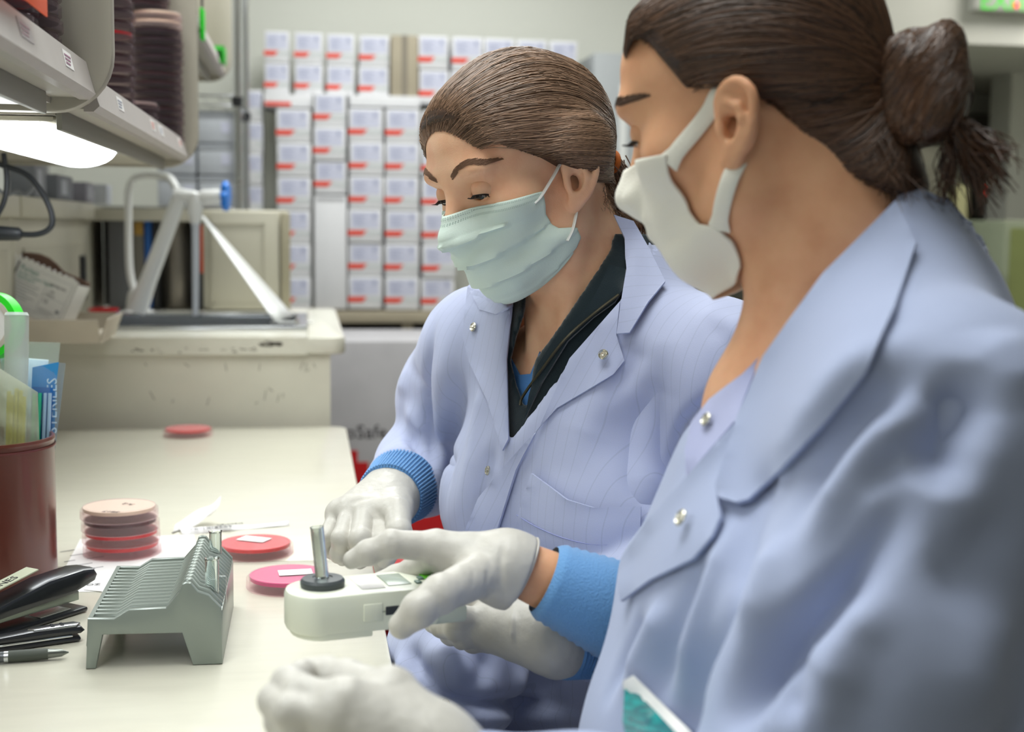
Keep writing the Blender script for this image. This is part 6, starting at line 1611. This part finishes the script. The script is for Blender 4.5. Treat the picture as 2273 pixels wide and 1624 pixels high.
stripe_piece(drape('collar', colr2, tcf, mCoat1, W1, off=0.007, thick=0.003, step=9, relax=14), T1 @ np.array([0.6, -0.4, 0.6]))
fold_f = [(1352, 590), (1390, 600), (1388, 640), (1366, 672), (1318, 706), (1262, 758), (1205, 850), (1166, 930), (1176, 880), (1196, 810), (1236, 748), (1300, 690), (1330, 640)]
drape('fleece_facing', fold_f, tcf, mFleece, W1, off=0.003, thick=0.004, step=11, relax=18)
zip_line([(1372, 662), (1320, 700), (1262, 752), (1212, 820), (1178, 880), (1165, 905)], bvh(np.concatenate([VC1, VF]), np.concatenate([FC1, FF_ + len(VC1)])), r=0.0016, off=0.0085)
zip_line([(1133, 800), (1150, 845), (1163, 890)], tF, r=0.0016)
pk = [(1183, 1050), (1222, 1078), (1262, 1108), (1320, 1126), (1424, 1124), (1420, 1200), (1400, 1290), (1340, 1420), (1200, 1420), (1130, 1300), (1140, 1210), (1160, 1120)]
pck = stripe_piece(drape('pocket', pk, tc1, mCoat1, W1, off=0.0045, thick=0.003, step=12, relax=10, lift=lambda x, y: 0.006 * max(0, 1 - (y - 1050) / 90) * math.sin(math.pi * min(1, max(0, (x - 1160) / 270)))), T1 @ np.array([1, -0.35, 0.0]))
def seam_line(pts, tree, name, parent, m, r=0.0007, off=0.0035):
    q = [shoot(tree, x, y) for x, y in (smooth_path([np.array([x, y, 0.0]) for x, y in pts], 4) if False else pts)]
    q = [a[0] + a[1] * off for a in q if a is not None]
    if len(q) > 1: return MB().tube(smooth_path(q, 4), r, 5).build(name, m, parent)
mSeam = M('seam_thread', '#8f97c4', 0.8)
seam_line([(1157, 1140), (1200, 1165), (1260, 1190), (1330, 1204), (1410, 1200)], tc1, 'pocket_stitching', W1, mSeam, off=0.0065)
def snap(px, py, tree, parent, off=0.0045, r=0.0052):
    h = shoot(tree, px, py)
    if h is None: return
    n = h[1]; n = n if n @ CF < 0 else -n; p = h[0] + n * off; a = np.cross(n, [0, 0, 1.0])
    MB().lathe([(r, 0), (r, 0.0012), (r * 0.82, 0.002), (r * 0.6, 0.001), (r * 0.35, 0.001), (r * 0.3, 0.0018), (0.0004, 0.002)], 22, frame(p, a, np.cross(n, a))).build('snap', mSnap, parent)
snap(1065, 730, tc1, W1, 0.0085); snap(1346, 792, tc1, W1, 0.0095); snap(1099, 1046, tc1, W1, 0.008); snap(985, 1564, tc1, W1, 0.004, 0.0045)

# ------------------------------------------------ knit cuffs and gloves of the first woman
def cuff(a, b, ra, rb, parent, m=None, name='cuff', flare=0.003):
    d = np.asarray(b) - np.asarray(a); L = np.linalg.norm(d); pts = []; rad = []; 
    for i in range(25):
        t = i / 24; pts.append(a + d * t); rad.append(ra + (rb - ra) * t + 0.0007 * math.cos(i * 3.14159) - (0.004 if i in (0, 24) else 0))
    return MB().tube(pts, rad, 40, cap=False).build(name, m or mCuff, parent, angle=60)
cuff(mid(e1R, w1R, 0.80), mid(e1R, w1R, 1.02), 0.0435, 0.038, W1)
G = lambda x, y, d: P(x, y, d)
def rib(a, b, ra, rb, n, parent, m):
    """the knit ribs of a cuff, running along the arm"""
    d = np.asarray(b) - a; d /= np.linalg.norm(d); u = np.cross(d, [0, 0, 1.0]); u /= np.linalg.norm(u); w = np.cross(d, u); k = MB()
    for i in range(n):
        t = 2 * math.pi * i / n; q = math.cos(t) * u + math.sin(t) * w; k.tube([a + q * ra, b + q * rb], 0.0013, 5)
    o = k.build('cuff_rib', m, parent); o['kind'] = 'stuff'
rib(mid(e1R, w1R, 0.825), mid(e1R, w1R, 1.02), 0.0435, 0.038, 64, W1, mCuff)
hd = 1.47
jR = {'index': [G(846, 1148, hd + .0), G(846, 1200, hd - .03), G(846, 1240, hd - .02), G(848, 1262, hd - 0.005)],
      'middle': [G(810, 1140, hd), G(800, 1196, hd - .035), G(796, 1232, hd - .022), G(800, 1245, hd)],
      'ring': [G(777, 1138, hd + .01), G(759, 1195, hd - .02), G(752, 1228, hd - .008), G(762, 1240, hd + .012)],
      'little': [G(750, 1146, hd + .025), G(725, 1190, hd), G(720, 1215, hd + .01), G(736, 1228, hd + .028)],
      'thumb': [G(882, 1135, hd - .01), G(886, 1180, hd - .045), G(872, 1215, hd - .05), G(856, 1243, hd - .035)]}
rR = {'index': [.0125, .0112, .0100, .0085], 'middle': [.0128, .0115, .0102, .0088], 'ring': [.0122, .0108, .0096, .0082], 'little': [.011, .0096, .0085, .0072], 'thumb': [.0155, .0128, .0112, .0092]}
wr = mid(e1R, w1R, 0.98)
pal = [(wr, G(850, 1140, hd + .005), 0.031, 0.016), (wr, G(815, 1130, hd + .01), 0.031, 0.017), (wr, G(780, 1128, hd + .018), 0.030, 0.016), (wr, G(755, 1138, hd + .03), 0.028, 0.0145), (G(846, 1146, hd), G(752, 1142, hd + .026), 0.0155, 0.013), (wr, G(882, 1138, hd - .005), 0.028, 0.017)]
def glove(name, j, r, pal, cut, parent, h=0.0014, strokes=None, extra=None, amp=0.0006):
    v = hand(j, r, pal, h, extra, cut); V, F = v.mesh(2)
    if strokes: V = folds(V, F, strokes)
    V = crumple(V, F, amp, 70, 1.0)
    o = mesh_obj(name, V, F, mGlove, parent, smooth=True); return o
glove('glove', jR, rR, pal, (mid(e1R, w1R, 0.93), w1R - e1R), W1, strokes=[([(770, 1120), (800, 1108), (850, 1102)], .004, -.0012), ([(715, 1188), (728, 1192)], .003, .001), ([(830, 1120), (850, 1170)], .005, -.0015)])
# left glove, behind the meter
ld = 1.225
jL = {'index': [G(1080, 1372, ld), G(1020, 1372, ld - .01), G(985, 1370, ld + .02), G(965, 1368, ld + .035)], 'middle': [G(1075, 1392, ld), G(1015, 1395, ld - .005), G(980, 1390, ld + .02), G(960, 1385, ld + .035)],
      'ring': [G(1080, 1410, ld + .01), G(1030, 1413, ld), G(1000, 1408, ld + .03), G(985, 1400, ld + .045)], 'little': [G(1090, 1420, ld + .02), G(1050, 1425, ld + .02), G(1025, 1420, ld + .04), G(1010, 1412, ld + .05)],
      'thumb': [G(1150, 1370, ld - .005), G(1090, 1345, ld + .01), G(1050, 1338, ld + .02), G(1020, 1336, ld + .03)]}
rL = {k: [x * 0.95 for x in v] for k, v in rR.items()}
wl = w1L + np.array([0, 0, 0.0])
glove('glove', jL, rL, [(wl, G(1085, 1372, ld), .029, .016), (wl, G(1080, 1395, ld), .029, .017), (wl, G(1090, 1412, ld + .015), .028, .015), (wl, G(1150, 1372, ld), .028, .017), (wl, mid(w1L, e1L, 0.12), .029, .033)], (mid(w1L, e1L, 0.06), w1L - e1L), W1,
      strokes=[([(1140, 1345), (1138, 1390), (1140, 1430)], .0025, .0022), ([(1165, 1350), (1162, 1420)], .003, -.001), ([(1120, 1352), (1115, 1420)], .003, -.001)])
cuff(mid(e1L, w1L, 0.84), mid(e1L, w1L, 1.0), 0.043, 0.036, W1)
# ------------------------------------------------ second woman
s2R, s2L = tp2(0.120, -0.06, -0.125), tp2(-0.165, -0.01, -0.065)
sh2 = {1: s2R, -1: s2L}
e2R, w2R = P(1700, 1500, 1.17), P(1160, 1264, 1.14)
e2L, w2L = P(1720, 2000, 0.79), P(1030, 1790, 0.80)
VB, FB = hidden_body(tp2, T2, skin2, W2, [[s2R, e2R, mid(e2R, w2R), mid(e2R, w2R, 0.9)], [s2L, e2L, mid(e2L, w2L), mid(e2L, w2L, 0.95)]], g=-0.008, dep=0.06, bust=0.3, sh=sh2)
keep = (np.array([(T2.T @ (p - N2))[2] for p in VB]) < -0.12) | (np.abs([(T2.T @ (p - N2))[0] for p in VB]) > 0.13)
_b = [o for o in W2.children if o.name.startswith('body')][0]
add_to(_b, VB - 0.004 * normals(VB, FB), FB[keep[FB].all(1)])
cb2 = [tp2(0.25, 0.5, -0.66), tp2(-0.25, -0.18, 0.1), s2R, e2R, w2R, s2L, e2L, w2L, P(1960, 430, 1.0)]
nape2 = P(1905, 560, 1.0)
def make_coat2():
    v = Vol(*bounds(cb2, 0.10), 0.0048); trunk(v, tp2, T2, 0.024, k=0.05, bust=0.5, sh=sh2, dep=0.068)
    v.ball(tp2(-0.01, 0.0, -0.34), np.array((0.165, 0.128, 0.22)), 0.06, rot=T2)
    v.ball(P(2240, 1420, 0.88), np.array((0.10, 0.09, 0.17)), 0.06)
    v.ball(tp2(0, -0.035, -0.16), np.array((0.17, 0.11, 0.17)), 0.06, rot=T2)
    v.chain([s2R, mid(s2R, e2R), e2R], [0.068, 0.066, 0.058], 0.03); v.chain([e2R, mid(e2R, w2R, 0.45)], [0.058, 0.050], 0.02)
    trim(v, mid(e2R, w2R, 0.42), w2R - e2R)
    v.chain([s2L, mid(s2L, e2L), e2L], [0.076, 0.078, 0.070], 0.03); v.chain([e2L, mid(e2L, w2L, 0.6), mid(e2L, w2L, 0.93)], [0.068, 0.058, 0.048], 0.02)
    v.cap(tp2(0, -0.03, -0.03), nape2, 0.082, 0.078, 0.03)
    slim = opening([(900, 300), (900, 1235), (1372, 1235), (1432, 1160), (1522, 958), (1640, 838), (1600, 300)], 0.6, 1.3)
    v.field(slim, 0.008)
    inn = v.like(); trunk(inn, tp2, T2, 0.012, k=0.05, bust=0.4, legs=False, sh=sh2, dep=0.06); inn.cap(tp2(0, -0.03, -0.03), nape2 + (nape2 - N2) * 0.6, 0.074, 0.070, 0.03)
    inn.field(lambda x, y, z: slim(x, y, z) - 0.011, 0.004)
    v.D = np.maximum(v.D, -inn.D)
    v.field(opening([(1600, 300), (1600, 700), (1648, 832), (1640, 935), (1702, 792), (1832, 612), (1985, 452), (1985, 300)], 0.6, 1.3), 0.001)
    return v.mesh(4)
VC2, FC2 = make_coat2(); t0 = bvh(VC2, FC2)
st2 = [([(2150, 800), (2120, 900), (2090, 1010), (2040, 1090)], 0.016, -0.022), ([(2040, 1085), (1930, 1200), (1800, 1350), (1690, 1470), (1640, 1560), (1610, 1640)], 0.013, -0.026), ([(2000, 1075), (1920, 1110), (1830, 1250), (1700, 1420)], 0.012, 0.007),
       ([(2060, 720), (1900, 830), (1790, 960), (1720, 1120)], 0.014, 0.008), ([(2080, 800), (1930, 900), (1830, 1030), (1740, 1200)], 0.012, -0.009), ([(2090, 880), (1960, 970), (1860, 1090), (1760, 1260)], 0.012, 0.008), ([(2060, 960), (1960, 1040), (1860, 1180), (1740, 1330)], 0.010, -0.008),
       ([(1640, 1140), (1600, 1260), (1540, 1420), (1500, 1600)], 0.012, 0.008), ([(1690, 1130), (1640, 1280), (1580, 1450), (1560, 1600)], 0.011, -0.009), ([(1590, 1200), (1530, 1330), (1470, 1480), (1440, 1600)], 0.010, -0.007), ([(1480, 1330), (1440, 1420), (1380, 1560)], 0.012, 0.007), ([(1430, 1350), (1400, 1430), (1340, 1580)], 0.008, -0.006),
       ([(1730, 1180), (1690, 1300), (1640, 1430)], 0.012, 0.007), ([(2180, 720), (2250, 800), (2290, 900)], 0.02, 0.006), ([(2200, 900), (2130, 1050), (2100, 1200)], 0.02, 0.007), ([(2250, 1100), (2150, 1250), (2050, 1330)], 0.018, -0.006), ([(2000, 1300), (1850, 1420), (1760, 1560)], 0.016, 0.007), ([(1780, 1420), (1760, 1520), (1750, 1620)], 0.012, -0.009), ([(1900, 1420), (1830, 1540), (1810, 1640)], 0.014, 0.007), ([(2260, 1300), (2180, 1450), (2150, 1600)], 0.02, 0.006)]
VC2 = folds(VC2, FC2, [(a, w, 1.25 * h) for a, w, h in st2], t0); VC2 = crumple(VC2, FC2, 0.003, 11, 9.0)
mesh_obj('lab_coat', VC2, FC2, mCoat2, W2, smooth=True)
tc2 = bvh(VC2, FC2)
drape('collar', [(1988, 450), (2035, 545), (1990, 690), (1925, 830), (1840, 935), (1745, 1040), (1668, 1112), (1640, 1120), (1600, 1108), (1592, 1080), (1640, 935), (1702, 792), (1832, 612)], tc2, mCoat2, W2, off=0.006, thick=0.0035, step=18, relax=30)
drape('lapel', [(1640, 935), (1596, 1085), (1605, 1150), (1588, 1192), (1545, 1242), (1450, 1288), (1385, 1335), (1376, 1300), (1386, 1240), (1440, 1160), (1530, 1060)], tc2, mCoat2, W2, off=0.006, thick=0.003, step=18, relax=30)
drape('lapel', [(1650, 835), (1690, 790), (1640, 935), (1530, 1060), (1525, 1000), (1540, 940), (1580, 890)], tc2, cloth_mat('coat_inside', '#b3b9dd'), W2, off=0.002, thick=0.003, step=18, relax=30)
snap(1545, 1165, tc2, W2, 0.012, 0.0058); snap(1588, 942, tc2, W2, 0.008, 0.005)
mTeal = M('badge_teal', '#0f8f8c', 0.25, var=0.6, vscale=90, color2='#0a4a55')
bt = thing('name_badge', 'white edged teal name badge clipped to the nearer blue coat', 'badge', P(1440, 1600, 0.9))
drape('picture', [(1386, 1530), (1420, 1545), (1510, 1640), (1520, 1700), (1400, 1700), (1382, 1600)], tc2, mTeal, bt, off=0.006, thick=0.0012, step=20, relax=30)
drape('edge', [(1386, 1512), (1408, 1500), (1440, 1530), (1530, 1620), (1560, 1660), (1530, 1670), (1420, 1555), (1386, 1530)], tc2, mPaper if 'mPaper' in globals() else mMask2, bt, off=0.007, thick=0.002, step=20, relax=30)
# right wrist: bare skin between glove and knit cuff
v = Vol(*bounds([w2R, mid(e2R, w2R, 0.6)], 0.06), 0.002); v.chain([w2R + (w2R - e2R) * 0.12, w2R, mid(w2R, e2R, 0.3)], [0.021, 0.0235, 0.029]); VV, FFw = v.mesh(1)
add_to(_b, VV, FFw)
a_, b_ = mid(w2R, e2R, 0.50), mid(w2R, e2R, 0.085)
cuff(a_, b_, 0.047, 0.0325, W2)
hd = 1.115
j2 = {'index': [G(968, 1213, hd + .02), G(868, 1207, hd + .01), G(818, 1226, hd + .01), G(782, 1242, hd + .012)],
      'middle': [G(978, 1232, hd + .045), G(925, 1262, hd + .07), G(880, 1280, hd + .078), G(842, 1290, hd + .08)],
      'ring': [G(1000, 1250, hd + .06), G(960, 1290, hd + .085), G(925, 1315, hd + .085), G(905, 1330, hd + .08)],
      'little': [G(1025, 1265, hd + .07), G(1000, 1310, hd + .09), G(975, 1335, hd + .088), G(955, 1345, hd + .083)],
      'thumb': [G(1060, 1278, hd - .005), G(978, 1318, hd - .045), G(930, 1352, hd - .055), G(893, 1388, hd - .052)]}
r2 = {'index': [.0135, .0112, .0100, .0080], 'middle': [.0130, .0115, .0102, .0086], 'ring': [.0122, .0108, .0096, .0082], 'little': [.011, .0096, .0085, .0072], 'thumb': [.0180, .0148, .0135, .0108]}
wq = G(1125, 1262, hd + .022)
pal2 = [(wq, G(968, 1214, hd + .02), .0275, .0155), (wq, G(980, 1232, hd + .042), .0275, .0165), (wq, G(1005, 1250, hd + .058), .027, .015), (wq, G(1030, 1265, hd + .065), .027, .014), (wq, G(1062, 1276, hd), .0275, .0185), (wq, mid(w2R, e2R, 0.10), .0275, .0305)]
glove('glove', j2, r2, pal2, (w2R, w2R - e2R), W2, strokes=[([(1120, 1190), (1112, 1260), (1118, 1330)], .003, -.0012), ([(1090, 1240), (1080, 1300), (1090, 1335)], .003, -.001), ([(1050, 1260), (1045, 1310)], .003, -.0009), ([(1070, 1250), (1064, 1310)], .0025, .0009), ([(866, 1190), (872, 1225)], .0025, -.001), ([(1000, 1260), (985, 1320)], .004, -.0008)], amp=0.0005)
def rim_ring(c, d, r, parent):
    d = np.asarray(d) / np.linalg.norm(d); u = np.cross(d, [0, 0, 1.0]); u /= np.linalg.norm(u); w = np.cross(d, u)
    MB().tube([c + r * (math.cos(t) * u + math.sin(t) * w) for t in np.linspace(0, 2 * math.pi, 37)], 0.0012, 6).build('glove_rim', mGlove, parent)
rim_ring(mid(w2R, e2R, 0.004), e2R - w2R, 0.0290, W2)
# left glove, close to the camera
hn = 0.80
jn = {'index': [G(760, 1560, hn), G(670, 1540, hn + .01), G(640, 1515, hn + .03), G(668, 1492, hn + .045)], 'middle': [G(750, 1590, hn - .005), G(650, 1580, hn), G(612, 1555, hn + .025), G(630, 1530, hn + .045)],
      'ring': [G(755, 1618, hn), G(665, 1620, hn), G(625, 1600, hn + .02), G(640, 1575, hn + .04)], 'little': [G(775, 1645, hn + .01), G(700, 1655, hn + .01), G(660, 1640, hn + .025), G(670, 1620, hn + .04)],
      'thumb': [G(860, 1545, hn + .03), G(770, 1510, hn + .05), G(720, 1498, hn + .058), G(685, 1490, hn + .055)]}
rn_ = {k: [x * 0.98 for x in v] for k, v in rR.items()}
wn = G(950, 1690, hn + .01)
glove('glove', jn, rn_, [(wn, G(765, 1562, hn), .030, .0165), (wn, G(755, 1592, hn), .030, .017), (wn, G(762, 1618, hn), .030, .016), (wn, G(780, 1642, hn + .01), .029, .015), (wn, G(865, 1545, hn + .025), .029, .019), (wn, mid(w2L, e2L, 0.02), .030, .033)], (mid(w2L, e2L, 0.02), w2L - e2L), W2, h=0.0016, amp=0.0005)
cuff(mid(w2L, e2L, 0.20), mid(w2L, e2L, -0.02), 0.046, 0.038, W2)

# ------------------------------------------------ the handheld meter
def meter():
    bz_ = P(690, 1431, 1.085)[2]; n = on(2, bz_ + 0.0, 655, 1425); tl = on(2, bz_, 1050, 1382)
    d = tl - n; d[2] = 0; L = np.linalg.norm(d); d /= L; s = np.array([-d[1], d[0], 0])
    if s @ CF < 0: s = -s
    o0 = n + s * 0.002; M4 = Matrix((Vector(d), Vector(s), Vector((0, 0, 1)))).transposed().to_4x4(); M4.translation = Vector(o0)
    t = thing('densitometer', 'off-white handheld meter with grey collar held in the gloved hand', 'meter', (o0 + d * L / 2 + s * 0.03))
    mB = M('meter_body', '#dfe3d2', 0.35, coat=0.15); w, h = 0.064, 0.0345
    def plan(x0, x1, inset=0.0, nose=True):
        p = [(x1, inset), (x1, w - inset)]; c = w / 2; r = w / 2 - inset
        if nose: p += [(x0 + 0.026 - 0.026 * math.cos(a) if False else x0 + 0.024 * (1 - math.sin(a)), c + r * math.cos(a)) for a in np.linspace(0, math.pi, 15)]
        else: p += [(x0, w - inset), (x0, inset)]
        return p
    det = M4.determinant() if hasattr(M4, 'determinant') else 1
    MB().prism(plan(0.0, L * 0.80, 0.0), 0.0, h, 0.005, M4=M4).build('shell', mB, t)
    MB().prism(plan(L * 0.6, L * 0.97, 0.0012, False), 0.0, h * 0.5, 0.004, M4=M4).build('battery_cover', M('meter_lower', '#c4cbbd', 0.4), t)
    MB().prism(plan(0.004, 0.066, 0.001), -0.0035, 0.006, 0.002, M4=M4).build('foot', mB, t)
    MB().prism([(L * 0.80, 0.004), (L * 0.80, w - 0.004), (L, w - 0.006), (L, 0.006)], h * 0.40, h * 0.86, 0.004, M4=M4).build('grip', M('meter_grip', '#2c3135', 0.5), t)
    MB().prism([(L * 0.5, 0.0), (L * 0.5, 0.004), (L * 0.62, 0.004), (L * 0.64, 0.0)], h * 0.40, h * 0.62, 0.001, M4=M4 @ Matrix.Translation((0, -0.0008, 0))).build('thumb_pad', M('meter_grip', '#2c3135', 0.5), t)
    MB().box((0.058, -0.0012, h * 0.3), (0.074, 0.002, h * 0.72), 0.0008, M4=M4).build('latch', mB, t)
    MB().box((0.074, -0.0004, h * 0.49), (L * 0.6, 0.0008, h * 0.515), M4=M4).build('seam', M('meter_seam', '#9aa08f', 0.6), t)
    MB().box((0.060, 0.010, h), (0.080, w - 0.012, h + 0.0006), 0.0003, M4=M4).build('label', mPaper if 'mPaper' in globals() else mB, t)
    MB().box((0.084, 0.014, h), (0.104, w - 0.014, h + 0.0007), 0.0004, M4=M4).build('display', M('meter_lcd', '#9aa79a', 0.2), t)
    for k in range(3): MB().box((0.108 + 0.006 * k, 0.012 + 0.012 * k, h), (0.113 + 0.006 * k, 0.020 + 0.012 * k, h + 0.0016), 0.0006, M4=M4).build('button', M('meter_button', '#5f7a70', 0.4), t)
    MB().box((0.118, 0.022, h), (0.134, 0.044, h + 0.002), 0.001, M4=M4).build('green_button', M('meter_green', '#5fc21e', 0.35), t)
    c = Vector(((0.032), w * 0.52, h))
    pr = [(0.0180, 0.0), (0.0186, 0.002), (0.0186, 0.005), (0.0170, 0.0072), (0.0085, 0.0078), (0.008, 0.0070)]
    MB().lathe(pr, 36, M4 @ Matrix.Translation(c)).build('collar', M('meter_collar', '#454b4e', 0.45), t)
    top = P(702, 1205, 1.12); base = M4 @ (c + Vector((-0.0, 0, 0.004))); ax = Vector((-0.10, 0.0, 1)).normalized(); ax = (M4.to_3x3() @ ax)
    tb = thing('glass_tube', 'clear glass tube standing upright in the collar of the meter', 'tube', base)
    Lt = 0.046
    MB().lathe([(0.0044, 0), (0.0056, 0.002), (0.0056, Lt), (0.0059, Lt + 0.001), (0.0048, Lt + 0.001), (0.0047, Lt - 0.002), (0.0045, 0.004), (0.0003, 0.003)], 24, frame(base, ax.cross(Vector((0, 1, 0))), ax.cross(ax.cross(Vector((0, 1, 0))))) , cap=False).build('wall', mTube if 'mTube' in globals() else mB, tb)
meter()
bpy.context.view_layer.update()
